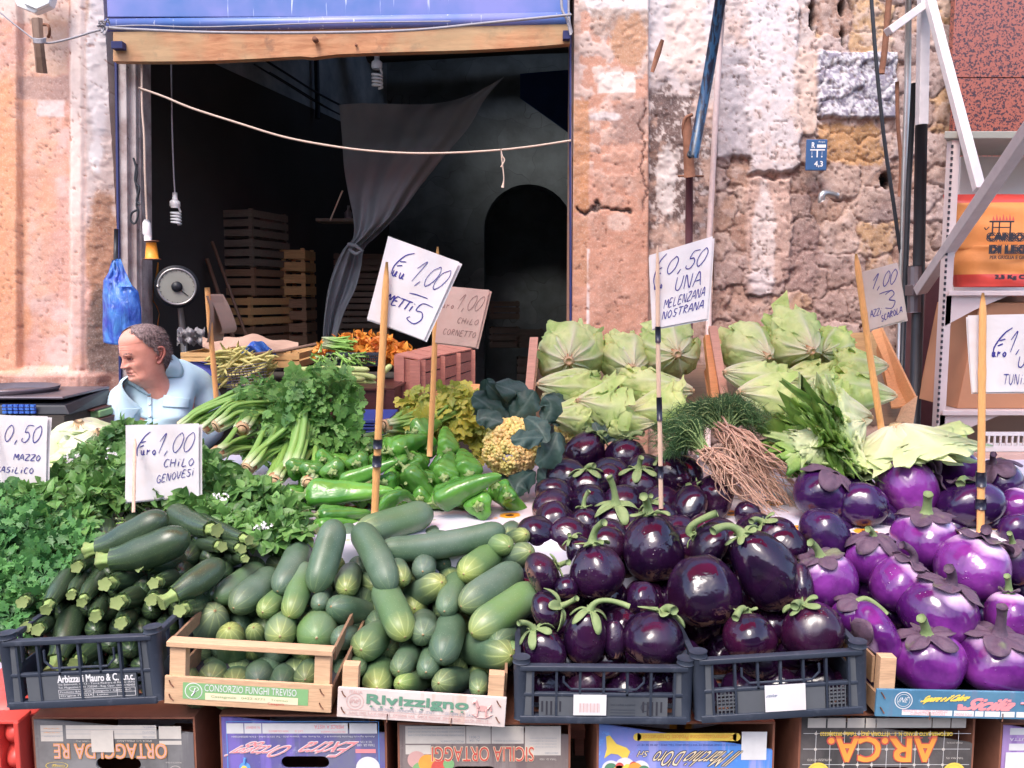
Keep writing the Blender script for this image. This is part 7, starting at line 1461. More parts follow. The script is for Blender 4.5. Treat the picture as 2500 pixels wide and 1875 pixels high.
# blue carrier bag
poly_l=[(274,636),(268,660),(252,685),(250,720),(251,760),(250,800),(252,836)];poly_r=[(288,636),(303,660),(312,690),(338,715),(345,760),(346,810),(344,842)]
n=26;P=[]
for t in np.linspace(0,1,40):
    i=t*6;a=int(min(i,5));f=i-a;L=np.array(poly_l[a])*(1-f)+np.array(poly_l[a+1])*f;R_=np.array(poly_r[a])*(1-f)+np.array(poly_r[a+1])*f
    row=[]
    for k in range(n):
        th=k/n*2*math.pi;v=.5-.5*math.cos(th);x=L[0]+(R_[0]-L[0])*v;y=L[1]+(R_[1]-L[1])*v+4*math.sin(5*v);fold=.016*math.sin(v*17+3*math.sin(t*4))*(.4+.6*(1-t))+.010*math.sin(v*31+t*9)
        row.append(W(x,y,3.80-math.sin(th)*(.02+.075*min(1,t*1.6))+fold))
    P.append(row)
bg=thing('plastic_bag','bright blue plastic carrier bag hanging on the jamb behind the seated man','bag',W(298,842,3.8));m=M();m.grid(np.array(P),wv=True);m.f.append(tuple(m.n-n+i for i in range(n)));m.mi.append(0);m.build('bag',MT['bag_blue'],bg)
m=M();m.grid(np.array([[W(x+w_*k/3-w_/2,y,Y+.006*(k%2)) for k in range(4)] for x,y,w_,Y in ((276,690,26,3.74),(272,660,12,3.78),(278,636,9,3.82),(290,632,9,3.82),(298,660,14,3.77),(306,700,34,3.72))]));m.build('handle',MT['bag_blue'],bg)
tag(M().tube([W(284,560,3.9),W(283,600,3.88),W(282,640,3.84)],.010,8).build('hanging_strap',MT['black_rubber']),'black strap the blue bag hangs from','strap')
# dial scale
ds=thing('dial_scale','round dial scale with pale face behind the seated man','scale',W(432,815,4.2));C0=W(432,700,4.15);nv=np.array([.38,-1,0]);nv/=np.linalg.norm(nv)
M().disc(C0-nv*.13,.105,nv,40,.13).build('drum',MT['black_rubber'],ds);M().disc(C0+nv*.002,.084,nv,40,.004).build('dial',MT['dial'],ds,smooth=False)
m=M();a_=np.cross(nv,(0,0,1));th=np.linspace(0,6.2832,41);m.tube([C0+nv*.006+a_*math.cos(t)*.087+np.array([0,0,1])*math.sin(t)*.087 for t in th],.006,6);m.build('rim',MT['steel'],ds)
m=M();m.disc(C0+nv*.006,.026,nv,18,.008);m.bar(C0+nv*.010,C0+nv*.010+a_*-.05+np.array([0,0,-.045]),.003,.003);m.build('hub_and_needle',MT['black_rubber'],ds)
m=M();[m.bar(C0+nv*.008+(a_*math.cos(t)+np.array([0,0,1])*math.sin(t))*.075,C0+nv*.008+(a_*math.cos(t)+np.array([0,0,1])*math.sin(t))*.084,.002,.001,up=nv) for t in np.linspace(0,6.28,20,endpoint=False)];m.build('marks',MT['black_rubber'],ds)
M().tube([C0+np.array([0,.03,-.10]),C0+np.array([.01,.03,-.25]),C0+np.array([.02,.03,-1.0])],[.014,.017,.02],12).build('stem',MT['steel'],ds)
M().grid(np.array([[W(x,y+6*math.sin(x*.3+y),4.05+.04*math.sin(x*.2)+.03*math.sin(y*.3)) for x in np.linspace(432,500,16)] for y in np.linspace(803,840,10)])).build('plastic_wrap',MT['bag_clear'],ds)
# produce counter inside the doorway
ic=thing('inner_table','dark inner table behind the celery carrying crates and squash','table',(-.7,3.6,0.042));p=W(380,860,3.45);q=W(960,860,3.45);M().box(p[0]+.25,3.42,p[2]-.18,q[0],4.1,p[2]-.14).build('tabletop',MT['beam_dark'],ic,smooth=False)
for x in (p[0]+.28,q[0]-.06):M().box(x,3.46,.045,x+.05,3.51,p[2]-.182).build('leg',MT['beam_dark'],ic,smooth=False)
ztop=p[2]-.14
def flatcrate(k,x0,x1,yt,yb,Y,D,label,mat,group=None,nsl=2):
    A,B=PW(k,x0,yb,Y),PW(k,x1,yt,Y);return rcrate('wooden_crate',label,(A[0],Y,A[2]),B[0]-A[0],D,B[2]-A[2],0,mat,nsl,group,.2)
flatcrate('D',1085,1290,640,700,3.5,.35,'pale wooden crate end seen right above the chair back','crate_yellow')
flatcrate('D',1560,1795,640,735,3.5,.4,'amber wooden crate holding brown paper, left of the blossom basket','crate_yellow')
m=M();n=30
P=np.array([[PW('D',1215+(1790-1215)*u,545+70*v*(1-.2*u)+12*math.sin(u*9)+8*math.sin(v*5+u*20)+45*max(0,u-.5),3.5+.25*(1-v)+.02*math.sin(u*15+v*6)) for u in np.linspace(0,1,n)] for v in np.linspace(0,1,12)])
tag(m.grid(P,flip=True).build('brown_paper',MT['kraft_dim']),'crumpled brown paper sheet spread over the crates behind the chair','paper')
P=np.array([[PW('D',1430+230*u,655-85*math.sin(u*math.pi)*v-4*math.sin(u*22)*v,3.44+.02*math.sin(u*18+v*7)) for u in np.linspace(0,1,26)] for v in np.linspace(0,1,10)]);tag(M().grid(P).build('blue_film',MT['bag_blue']),'crumpled blue plastic film on the brown paper','plastic film')
tag(M().tube([PW('D',1500,655,3.42),PW('D',1700,630,3.42),PW('D',1900,590,3.45)],.007,8).build('brown_stick',MT['stick']),'reddish stick lying across the amber crate','stick')
# withered beans and greens under net
m=M();mt_=M()
for q in range(150):
    x,y=random.choice(scatter([(1310,640),(1420,620),(1600,650),(1600,780),(1520,860),(1400,850),(1320,760)],1));P=PW('D',x,y,3.35+random.uniform(0,.15));d=np.array([1,0,.35])+rnd3(.35);d/=np.linalg.norm(d)
    m.tube(curve_pts([P-d*.06,P+rnd3(.012),P+d*.06],6),[.002,.006,.007,.007,.005,.001],6,A=(.5))
tag(m.build('bean_heap',MT['corn_dry'],at=(-.9,3.4,1.2)),'heap of withered yellow green beans right of the chair','beans',kind='stuff')
for q in range(10):
    a=PW('D',1360+q*24,740+8*(q%3),3.28);b=PW('D',1400+q*22,890,3.3);mt_.tube([a,b],.0018,5);a=PW('D',1360,740+q*15,3.275);b=PW('D',1600,700+q*18,3.28);mt_.tube([a,b],.0018,5)
tag(mt_.build('net_basket',MT['steel_dark'],at=(-.9,3.3,1.1)),'thin wire basket around the withered beans','basket')
# blossoms in black basket
bk=thing('blossom_basket','black basket heaped with orange courgette blossoms','basket',PW('E',150,725,3.5));m=M();A,B=PW('D',1960,722,3.45),PW('E',325,640,3.45)
for y_ in (3.45,3.75):m.box(A[0],y_,A[2],B[0],y_+.006,A[2]+.012);m.box(A[0],y_,B[2]-.012,B[0],y_+.008,B[2])
for k in range(28):x=A[0]+(B[0]-A[0])*k/27;m.box(x-.0025,3.451,A[2],x+.0025,3.456,B[2])
for k in range(1,5):z=A[2]+(B[2]-A[2])*k/5;m.box(A[0],3.449,z-.002,B[0],3.4545,z+.002)
m.box(A[0],3.46,A[2]+.001,B[0],3.75,A[2]+.006);m.box(A[0],3.46,A[2],A[0]+.006,3.75,B[2]);m.box(B[0]-.006,3.46,A[2],B[0],3.75,B[2]);m.build('basket',MT['crate_black'],bk,smooth=False)
m=M();gs=M()
for (x,y) in scatter([(1890,640),(1940,590),(2050,560),(2120,545),(2200,530),(2300,545),(2450,590),(2510,640),(2490,690),(2200,690),(2000,680)],620):
    P=PW('D',x,y,3.55+random.uniform(-.06,.08));d=rnd3()+np.array([-.6,-.5,0]);put_leaf(m,OVA,P,d,rnd3()+np.array([0,-1,.5]),random.uniform(.022,.045),0,random.uniform(0,.8),random.uniform(.7,1.3))
m.build('blossoms',MT['blossom'],bk)
for q in range(60):a=PW('D',1940+random.uniform(-10,20),575+random.uniform(-25,40),3.46);b=a+np.array([.10,.03,-.01])+rnd3(.012);gs.tube([a,(a+b)/2+rnd3(.004),b],.0035,6,A=.7)
for q in range(40):a=PW('D',random.uniform(1870,2200),random.uniform(640,690),3.44);gs.tube([a,a+rnd3(.02),a+np.array([.03,-.01,-.02])+rnd3(.02)],.0035,6,A=.7)
gs.build('flower_stalks',MT['stalk'],bk)
# pale squashes
SQ=[((250,745),(-210,745),40),((225,800),(-260,770),44),((290,795),(120,770),38),((295,830),(60,815),44),((240,775),(-150,800),40),((290,850),(150,850),40),((385,715),(300,800),36),((-200,780),(-260,770),40)]
for i,(a,b,w_) in enumerate(SQ):
    A,B=PW('E',*a,3.2+.02*i),PW('E',*b,3.3);r=w_*ps('E')/2*mpp(A);L_=float(np.linalg.norm(B-A));tag(M().tube(bez(A,(A+B)/2+np.array([0,0,.008]),B,20),rprof(20,L_,r,.9,.8),14).build('squash',MT['squash']),
        f'long pale green squash beyond the celery, {["top of the pile", "long one second from top", "short one at the right", "low right one", "middle long one", "lowest short one", "one standing behind the bamboo cane", "short end at the left"][i]}','squash','pale squashes')
tag(M().box(PW('E',-280,870,3.15)[0],3.12,PW('E',0,895,3.15)[2],PW('E',300,870,3.15)[0],3.5,PW('E',0,862,3.15)[2]).build('squash_tray',MT['crate_dim'],smooth=False),'shallow tray under the pale squashes','tray')
# small dark cabinet with knob
cb=thing('small_cabinet','dark reddish little cabinet with a shiny round knob left of the reddish crates','cabinet',(PW('E',150,1040,3.05)[0],3.05,PW('E',0,1045,3.05)[2]));A,B=PW('E',-40,1045,3.05),PW('E',385,860,3.05);m=M();m.box(A[0],3.05,A[2],B[0],3.35,B[2]);m.build('drawer',MT['table_wood'],cb,smooth=False,bevel=.003)
A2,B2=PW('E',-60,860,3.0),PW('E',505,800,3.6);M().hexa([PW('E',-60,868,3.04),PW('E',-60,856,3.04),PW('E',-20,810,3.5),PW('E',-20,800,3.5),PW('E',395,868,3.04),PW('E',395,856,3.04),PW('E',500,812,3.5),PW('E',500,800,3.5)]).build('top',MT['table_wood'],cb,smooth=False)
for q in ((375,1045,380,866,3.045),(492,1010,492,812,3.45)):M().bar(PW('E',q[0],q[1],q[4]),PW('E',q[2],q[3],q[4]),.03,.03,up=(0,1,0)).build('leg',MT['table_wood'],cb,smooth=False)
K=PW('E',104,975,3.03);M().tube([K+np.array([0,.02,0]),K+np.array([0,.005,0]),K,K-np.array([0,.014,0]),K-np.array([0,.024,0])],[.006,.007,.017,.018,.004],16).build('knob',MT['steel'],cb)
bc=thing('plastic_crate','dark blue plastic crate with ridged rims under the little cabinet','crate',PW('E',190,1150,2.75));m=M();A,B=PW('E',60,1150,2.75),PW('E',345,1042,2.75)
for k,(z0,z1,y0) in enumerate(((0,.22,.01),(.26,.36,0),(.42,.55,.004),(.62,.74,0),(.80,1.0,-.006))):hz=B[2]-A[2];m.box(A[0]-(k==4)*.005,2.75+y0,A[2]+hz*z0,B[0]+.01,3.0,A[2]+hz*z1)
m.build('body',MT['crate_blue'],bc,smooth=False,bevel=.002)
# reddish crates standing in the doorway
def openbox(e,c8,mat,ns,nslx=0):
    c=[np.asarray(q,float) for q in c8];m=M()
    for (i,j,n_) in ((0,1,1),(1,2,ns)):
        for q in range(n_):
            t0,t1=(q+.02)/n_,(q+(.90 if n_>1 else.98))/n_;a0,a1=c[i]+(c[i+4]-c[i])*t0,c[i]+(c[i+4]-c[i])*t1;b0,b1=c[j]+(c[j+4]-c[j])*t0,c[j]+(c[j+4]-c[j])*t1;nr=np.array([-.006 if i else 0,.008,0]);m.hexa([a0,a1,a0+nr,a1+nr,b0,b1,b0+nr,b1+nr])
    for q in range(5):
        t0,t1=q/5+.005,(q+.95)/5;a,b,c_,d=c[4]+(c[7]-c[4])*t0,c[4]+(c[7]-c[4])*t1,c[5]+(c[6]-c[5])*t0,c[5]+(c[6]-c[5])*t1;dz=np.array([0,0,.006]);m.hexa([a,a+dz,b,b+dz,c_,c_+dz,d,d+dz])
    m.build('slats',MT[mat],e,smooth=False)
    for t in (.02,.36,.66,.97):a=c[1]+(c[2]-c[1])*t+np.array([.006,0,0]);b=c[5]+(c[6]-c[5])*t+np.array([.006,0,0]);M().bar(a,b,.022,.012,up=(0,1,0)).build('batten',MT[mat],e,smooth=False)
    for q in (0,1):M().bar(c[q]+np.array([.02 if q==0 else -.02,-.006,0]),c[q+4]+np.array([.02 if q==0 else -.02,-.006,0]),.04,.012,up=(0,1,0)).build('corner_post',MT[mat],e,smooth=False)
e1_=thing('wooden_crate','reddish slatted wooden crate stood in the doorway behind the tall bamboo cane','crate',PW('E',470,1010,3.35),group='reddish crates in the doorway')
openbox(e1_,[PW('E',400,1015,3.35),PW('E',555,1010,3.35),PW('E',872,860,3.95),PW('E',740,870,3.95),PW('E',400,660,3.35),PW('E',555,688,3.35),PW('E',872,625,3.95),PW('E',700,588,3.95)],'crate_red_wood',4)
e2_=thing('wooden_crate','lower amber crate slanting behind the yellow celery in the doorway','crate',PW('E',800,980,3.2),group='reddish crates in the doorway')
openbox(e2_,[PW('E',640,1010,3.1),PW('E',800,1010,3.1),PW('E',1180,1000,3.5),PW('E',1000,1000,3.7),PW('E',640,885,3.1),PW('E',830,950,3.1),PW('E',1180,850,3.5),PW('E',860,835,3.7)],'crate_amber',2)
tag(M().box(PW('E',60,1170,2.95)[0],2.93,.045,PW('E',1180,1170,2.95)[0],3.95,PW('E',0,1025,3.3)[2]-.002).build('plinth',MT['beam_dark'],smooth=False),'dark plinth board under the reddish crates in the doorway','plinth')
# chair behind the man
ch=thing('blue_chair','blue plastic chair back behind the seated man','chair',W(500,1250,3.45));th=np.linspace(0,1,24);P=[]
for v in np.linspace(0,1,12):
    z=W(0,1000,3.5)[2]*(1-v)+W(0,884,3.5)[2]*v;half=.20*math.sqrt(max(.02,1-max(0,(v-.3)/.7)**2.2));P.append([(W(455,900,3.5)[0]+half*u,3.50+.05*u*u-.02*v*0,z) for u in np.linspace(-1,1,20)])
P=np.array(P);m=M();m.grid(P);m.grid(P+np.array([0,.02,0]),flip=True);m.build('backrest',MT['blue_chair'],ch)
cx_=W(455,900,3.5)[0];M().box(cx_-.22,3.02,.44,cx_+.22,3.5,.47).build('seat',MT['blue_chair'],ch,smooth=False,bevel=.008)
for x in (-.2,.17):
    for y in (3.05,3.45):M().box(cx_+x,y,.045 if y>99 else.002,cx_+x+.03,y+.03,.438).build('leg',MT['blue_chair'],ch,smooth=False)
# weighing scale, pan and tools at the left
es=thing('weighing_scale','black electronic weighing scale under the steel pan at the left edge','scale',PW('D',150,1010,2.85));m=M();A,B=PW('D',-250,1015,2.85),PW('D',415,925,2.85);m.hexa([(A[0],2.85,A[2]),(A[0],2.86,B[2]-.02),(A[0],3.2,A[2]),(A[0],3.2,B[2]),(B[0],2.85,A[2]),(B[0]-.02,2.86,B[2]-.02),(B[0]-.02,3.2,A[2]),(B[0]-.03,3.2,B[2])]);m.build('housing',MT['black_rubber'],es,smooth=False,bevel=.004)
m=M();a,b=PW('D',-200,918,2.9),PW('D',395,902,2.9);m.box(a[0],2.88,a[2],b[0],3.22,b[2]);m.build('platter',MT['steel_dark'],es,smooth=False,bevel=.003)
m=M();[m.box(PW('D',x,985,2.845)[0],2.838,PW('D',x,y,2.845)[2],PW('D',x+24,985,2.845)[0],2.848,PW('D',x,y-14,2.845)[2]) for x in range(20,200,34) for y in (1005,985,966)];m.build('keys',MT['bag_blue'],es,smooth=False)
pn_=M();C_=PW('D',60,860,3.05);prof=[(.003,-.055),(.08,-.052),(.125,-.03),(.150,.0),(.154,.010),(.150,.010),(.120,-.024),(.08,-.044),(.003,-.047)];th=np.linspace(0,2*math.pi,48,endpoint=False)
G_=np.array([[(C_[0]+r*1.1*math.cos(t),C_[1]+r*math.sin(t),C_[2]+z) for t in th] for r,z in prof]);tag(pn_.grid(G_,wv=True).build('weighing_pan',MT['steel_dark']),'wide dark steel weighing pan at the left edge','pan')
bx=thing('tool_box','dark box with a green lidded tin and orange handled knife left of the man','box',PW('D',480,1100,3.0));A,B=PW('D',285,1125,3.0),PW('D',600,1040,3.0);M().box(A[0],3.0,A[2],B[0],3.2,B[2]).build('box',MT['table_wood'],bx,smooth=False,bevel=.003)
A,B=PW('D',470,1020,3.02),PW('D',600,992,3.02);tag(M().box(A[0],3.02,B[2]-.024,B[0],3.12,B[2]).build('green_tin',MT['p_lgreen'],smooth=False,bevel=.003),'small green tin lying left of the seated man','tin')
tag(M().box(A[0]-.02,3.0,B[2]+.002,B[0]-.01,3.14,B[2]+.008).build('dark_tray',MT['table_wood'],smooth=False),'thin dark lid resting on the green tin','lid')
tag(M().tube([PW('D',300,1085,2.95),PW('D',380,1060,2.95),PW('D',480,1045,2.95)],[.010,.011,.008],8,flat=.6).build('knife_handle',MT['thread']),'orange knife handle beside the white lettuces','knife')
lt=thing('left_table','plain table under the weighing scale at the left edge','table',(-1.5,3.1,.002));z_=PW('D',0,1128,3.0)[2];M().box(-2.3,2.82,z_-.03,PW('D',610,1100,3.0)[0],3.35,z_-.001).build('tabletop',MT['crate_dim'],lt,smooth=False)
for x in (-2.2,-1.45):M().box(x,2.86,.003,x+.05,2.91,z_-.032).build('leg',MT['crate_dim'],lt,smooth=False)
zz_=PW('D',0,1016,2.85)[2];M().box(-2.2,2.84,z_,PW('D',410,1010,2.85)[0]-.01,3.18,zz_-.001).build('support_block',MT['beam_dark'],lt,smooth=False)
# ------------------------------------------------------------------ right hand side: poles, plate, shelves, charcoal
bp=thing('umbrella_pole','blue and black chipped umbrella pole leaning from the top edge','pole',W(1693,385,3.75));M().tube([W(1772,-80,3.62),W(1730,180,3.68),W(1692,385,3.74)],.0235,16).build('pole',MT['blue_pole'],bp)
m=M();m.tube(curve_pts([W(1692,380,3.72),W(1684,384,3.70),W(1680,378,3.70),W(1683,370,3.72)],8),.006,6);m.build('hook',MT['black_rubber'],bp)
rp=thing('rusty_pipe','rusty bracket on a brown drain pipe below the blue pole','pipe',W(1683,1000,3.8));M().tube([W(1683,428,3.86),W(1682,620,3.86),W(1682,1200,3.86)],.0175,14).build('pipe',MT['pipe_brown'],rp)
M().tube([W(1680,285,3.86),W(1678,320,3.85),W(1682,400,3.85),W(1684,432,3.86)],[.012,.020,.024,.026],12).build('bracket',MT['rust'],rp);m=M();m.bar(W(1655,430,3.87),W(1718,430,3.87),.01,.008);m.tube(curve_pts([W(1690,280,3.86),W(1672,290,3.85),W(1668,320,3.86),W(1672,342,3.88)],12),.008,7);m.build('clamp',MT['rust'],rp)
tag(M().tube([W(1763,30,3.9),W(1755,150,3.89),W(1745,330,3.88),W(1737,480,3.88),W(1731,590,3.88),W(1728,1100,3.88)],.0135,12).build('thin_pipe',MT['pink_pipe']),'thin pinkish vertical pipe beside the blue pole','pipe')
tag(M().tube([W(1617,98,3.9),W(1606,130,3.88),W(1592,176,3.9)],[.009,.014,.009],7,flat=.6).build('wood_splinter',MT['rust']),'rusty flat peg leaning on the white plaster','peg')
pl=thing('meter_plate','small blue enamel water plate with white R, T and 4,3','plate',W(1991,417,3.93));A,B=W(1965,417,3.955),W(2019,341,3.955);M().box(A[0],3.945,A[2],B[0],3.955,B[2]).build('plate',MT['p_bl'],pl,smooth=False,bevel=.004)
m=M();w_,h_=B[0]-A[0],B[2]-A[2]
def tp(x,z):return A[0]+w_*x,A[2]+h_*z
def pt(x0,z0,x1,z1,k=0):a,b=tp(x0,z0),tp(x1,z1);plate(m,a[0],a[1],b[0],b[1],3.9440,k)
a=tp(.25,.72);text(m,'R',a[0],a[1],w_*.14,h_*.18,3.9438,0,bold=.0006);a=tp(.55,.88);text(m,'Acqua',a[0],a[1],w_*.32,h_*.07,3.9438,0);pt(.5,.73,.92,.83);pt(.18,.64,.88,.68);pt(.49,.42,.55,.64);pt(.25,.42,.30,.47);pt(.72,.42,.77,.47);pt(.26,.5,.275,.62);pt(.74,.5,.755,.62)
a=tp(.40,.10);text(m,'4,3',a[0],a[1],w_*.40,h_*.20,3.9438,0,bold=.0006);m.build('lettering',MT['p_w'],pl,smooth=False)
tag(M().tube(curve_pts([W(2042,478,3.92),W(2022,472,3.88),W(2008,474,3.86),W(2005,488,3.86),W(2006,492,3.86)],12),.016,10).build('pipe_stub',MT['steel']),'short bent grey pipe stub sticking out of the rubble wall','pipe')
tag(M().tube(curve_pts([W(2126,-20,3.7),W(2140,160,3.7),W(2160,350,3.7),W(2182,500,3.7),W(2196,600,3.7),W(2206,640,3.7)],40),.0085,8).build('black_cable',MT['black_rubber']),'black cable hanging diagonally in front of the rubble wall','cable')
tag(M().tube(curve_pts([W(2172,-20,3.8),W(2160,120,3.8),W(2152,180,3.8)],12),.014,8).build('rusty_rod',MT['rust']),'short rusty rod near the top of the rubble wall','rod')
tag(M().tube(curve_pts([W(2190,200,3.84),W(2192,300,3.84),W(2200,400,3.84),W(2196,480,3.84)],14),.009,8).build('rusty_rod',MT['rust']),'long thin rusty rod behind the grey pipe','rod')
tag(M().tube([W(2218,-30,3.7),W(2216,200,3.7),W(2206,500,3.7),W(2200,700,3.7),(W(2190,1150,3.7))],.0135,12).build('grey_pipe',MT['steel']),'slim grey vertical pipe left of the steel stall post','pipe')
fr_=thing('stall_post','stall frame of white painted post with dark lower sleeve and steel struts','frame',W(2240,1300,3.45));bwid=.042
def sbar(k1,x1,y1,k2,x2,y2,Y1,Y2,w1_,th,nm,mat):M().bar(PW(k1,x1,y1,Y1),PW(k2,x2,y2,Y2),w1_,th,up=(0,1,0)).build(nm,MT[mat],fr_,smooth=False,bevel=.003)
sbar('C',1612,-60,'C',1598,752,3.45,3.45,.038,.038,'upper_post','pole_white');M().tube([PW('C',1596,750,3.45),PW('C',1580,1659,3.45),PW('F',1545,1400,3.45)],.023,14).build('lower_post',MT['black_rubber'],fr_)
M().tube([PW('C',1552,500,3.5),PW('C',1520,1100,3.5),PW('C',1500,1659,3.5),PW('F',1470,1000,3.5)],.011,10).build('cable_pipe',MT['black_rubber'],fr_)
sbar('C',1395,190,'C',1640,12,3.3,3.42,.03,.03,'strut','pole_white');sbar('C',1640,-20,'C',1945,1140,3.40,2.95,.034,.03,'strut','pole_white');sbar('C',2300,700,'F',1590,270,2.5,3.38,.046,.036,'strut','pole_white')
m=M();a,b=PW('F',1530,300,3.42),PW('F',1585,235,3.42);m.box(a[0],3.40,a[2],b[0],3.47,b[2]);m.tube([PW('F',1555,400,3.45),PW('F',1558,120,3.45)],.028,12);m.build('clamp',MT['steel_dark'],fr_,smooth=False,bevel=.003)
tag(M().box(PW('F',1602,700,3.7)[0],3.70,.003,PW('F',1700,700,3.7)[0],3.9,PW('F',0,130,3.7)[2]).build('door_post',MT['pipe_brown'],smooth=False),'brown mottled door post right of the dark stall sleeve','post')
# shelving
sv=thing('shelf_unit','pinkish white metal shelving with black slotted upright at the right edge','shelf',W(2310,1300,3.1));YS=3.1
def skew(a,b,D,y0=-.01):return [(a[0],YS+y0,a[2]),(a[0],YS+y0,b[2]),(a[0]*(1+D/YS)+.05,YS+D,a[2]),(a[0]*(1+D/YS)+.05,YS+D,b[2]),(b[0],YS+y0,a[2]),(b[0],YS+y0,b[2]),(b[0]+.3,YS+D,a[2]),(b[0]+.3,YS+D,b[2])]
a,b=PW('F',1705,1700,YS),PW('F',1775,100,YS);xR=W(2640,900,YS)[0];zt2=PW('C',0,835,YS)[2]
M().box(a[0],YS,.003,PW('C',1785,800,YS)[0],YS+.04,zt2).build('upright',MT['enamel_white'],sv,smooth=False,bevel=.002)
m=M();zb2=PW('F',0,1180,YS)[2];k=0;z=zt2-.02;xs_=PW('C',1790,800,YS)[0]-.006
while z>zb2:m.box(xs_,YS-.0025,z-.011,xs_+.007,YS+.002,z);z-=.0215
m.build('slots',MT['p_dk'],sv,smooth=False)
m=M();a,b=PW('C',1725,835,YS),PW('C',2700,790,YS);m.hexa(skew(a,b,.36));m.build('top_cap',MT['dial'],sv,smooth=False,bevel=.003)
m=M();m.box((xs_+.012)*1.116+.03,YS+.36,PW('F',0,300,YS+.36)[2],xR+.3,YS+.38,zt2-.002);m.build('back_panel',MT['poly_white'],sv,smooth=False)
m=M();m.box((xs_+.012)*1.116+.03,YS+.36,.01,xR+.3,YS+.38,PW('F',0,300,YS+.36)[2]-.002);m.build('lower_panel',MT['shelf_back'],sv,smooth=False)
for (zy,lab) in ((270,0),(985,1)):
    z=PW('F',0,zy,YS)[2];M().hexa(skew((xs_+.010,0,z-.018),(xR+.3,0,z),.355,-.02)).build('shelf_board',MT['enamel_white'],sv,smooth=False,bevel=.002)
    o_=.0;M().hexa([(xs_+.012,YS,z-.13),(xs_+.012,YS,z-.019),(xs_+.02,YS+.01,z-.13),(xs_+.02,YS+.01,z-.019),(xs_+.12,YS,z-.07),(xs_+.24,YS,z-.019),(xs_+.12,YS+.01,z-.07),(xs_+.24,YS+.01,z-.019)]).build('bracket',MT['enamel_white'],sv,smooth=False)
A,B=PW('F',1812,960,YS+.03),PW('F',2500,340,YS+.03);zs=PW('F',0,985,YS)[2];tag(M().hexa([(A[0],YS+.03,zs+.001),(A[0]+.06,YS+.03,B[2]),(A[0],YS+.34,zs+.001),(A[0]+.06,YS+.34,B[2]),(B[0],YS+.03,zs+.001),(B[0],YS+.03,B[2]),(B[0],YS+.34,zs+.001),(B[0],YS+.34,B[2])]).build('cardboard_box',MT['cardboard'],smooth=False,bevel=.003),'large brown cardboard box on the lower shelf behind the right price sign','box')
# white plastic basket
wb=thing('white_basket','white plastic basket with barred side at the right edge','basket',PW('F',2080,1240,2.9));A,B=PW('F',1960,1235,2.9),PW('F',2500,1120,2.9);m=M();m.box(A[0],2.9,B[2]-.012,B[0],2.915,B[2]);m.box(A[0],2.9,A[2],B[0],2.91,A[2]+.02)
for k in range(16):x=A[0]+(B[0]-A[0])*k/15;m.box(x,2.901,A[2]+.02,x+.005,2.908,B[2]-.012)
m.box(A[0],2.915,A[2],B[0],3.05,A[2]+.004);m.build('basket',MT['crate_white'],wb,smooth=False)
tag(M().box(A[0]-.03,2.85,.004,B[0],3.09,A[2]-.002).build('side_stand',MT['shelf_back'],smooth=False),'salmon coloured stand below the white basket','stand')
# charcoal bag
cg=thing('charcoal_bag','orange brown paper sack of charcoal with red bands and black lettering','bag',PW('F',2050,240,3.1));Yc=3.14;n=30
Lp=[(1895,240),(1880,120),(1905,10)];prof_l=[('F',1890,245),('F',1870,120),('F',1900,0),('C',1880,1480),('C',1820,1260),('C',1805,1150)]
def bagrow(t):
    pts=[PW(*q,Yc) for q in prof_l];c=curve_pts(pts,60);return c[int(t*59)]
P=[];zb_=PW('F',0,262,Yc)[2];xr_=W(2640,600,Yc)[0]
for t in np.linspace(0,1,50):
    l=bagrow(t);row=[];dep=.13*(1-t)**.5+.012
    for k in range(n*2):
        th=k/(n*2)*2*math.pi;v=.5-.5*math.cos(th);x=l[0]+(xr_-l[0])*v;row.append((x,Yc+.09-math.sin(th)*dep+.004*math.sin(v*30+t*12)*(1-t)+.003*math.sin(t*40+v*7),max(zb_+.002,l[2])))
    P.append(row)
P=np.array(P);hgt=(P[:,0,2]-zb_)/(P[-1,0,2]-zb_);m=M()
def seg(a,b,k):
    i0,i1=int(a*49),int(b*49);m.grid(P[i0:i1+1],wv=True,mat=k)
seg(0,.13,1);seg(.13,.90,0);seg(.90,1,1)
n_=simple('kraft_sack',(.66,.25,.07),.6,.15,8,.4,12,.01);m.build('sack',[n_,MT['crate_red']],cg)
m=M()
def ctext(s,k,x,y,w_,h_,bold=.001,mat=0,yo=0):
    a=PW(k,x,y,Yc-.045+yo);text(m,s,a[0],a[2],w_,h_,Yc-.052+yo,mat,bold=bold)
s_=ps('C')*mpp(PW('C',2000,1400,Yc))
ctext('CARBONE','C',1985,1445,300*s_,42*s_,.004);ctext('DI LEGNA','C',2000,1518,320*s_,42*s_,.004);ctext('PER GRIGLIA E GIRARROSTO','C',2000,1555,330*s_,20*s_,.0004);ctext('2,5 Kg CE','F',2030,205,200*s_,28*s_,.002,yo=-.01)
G0=PW('C',2075,1345,Yc-.05)
for (a,b,c_,d) in ((-.045,.012,.045,.006),(-.035,-.035,-.030,.008),(.030,-.045,.035,.008),(-.01,-.04,-.006,.008),(-.03,-.014,.035,-.010)):m.box(G0[0]+min(a,c_),Yc-.054,G0[2]+min(b,d),G0[0]+max(a,c_),Yc-.0525,G0[2]+max(b,d))
m.tube(curve_pts([(G0[0]-.045,Yc-.053,G0[2]-.01),(G0[0]-.055,Yc-.053,G0[2]-.02),(G0[0]-.062,Yc-.053,G0[2]-.012)],8),.002,5)
for k in range(7):x=G0[0]-.035+k*.012;m.add([(x,Yc-.053,G0[2]+.013),(x+.010,Yc-.053,G0[2]+.013),(x+.003,Yc-.053,G0[2]+.030+.008*(k%2))],[(0,1,2)],mat=1)
m.build('lettering',[MT['p_dk'],MT['p_red']],cg,smooth=False)
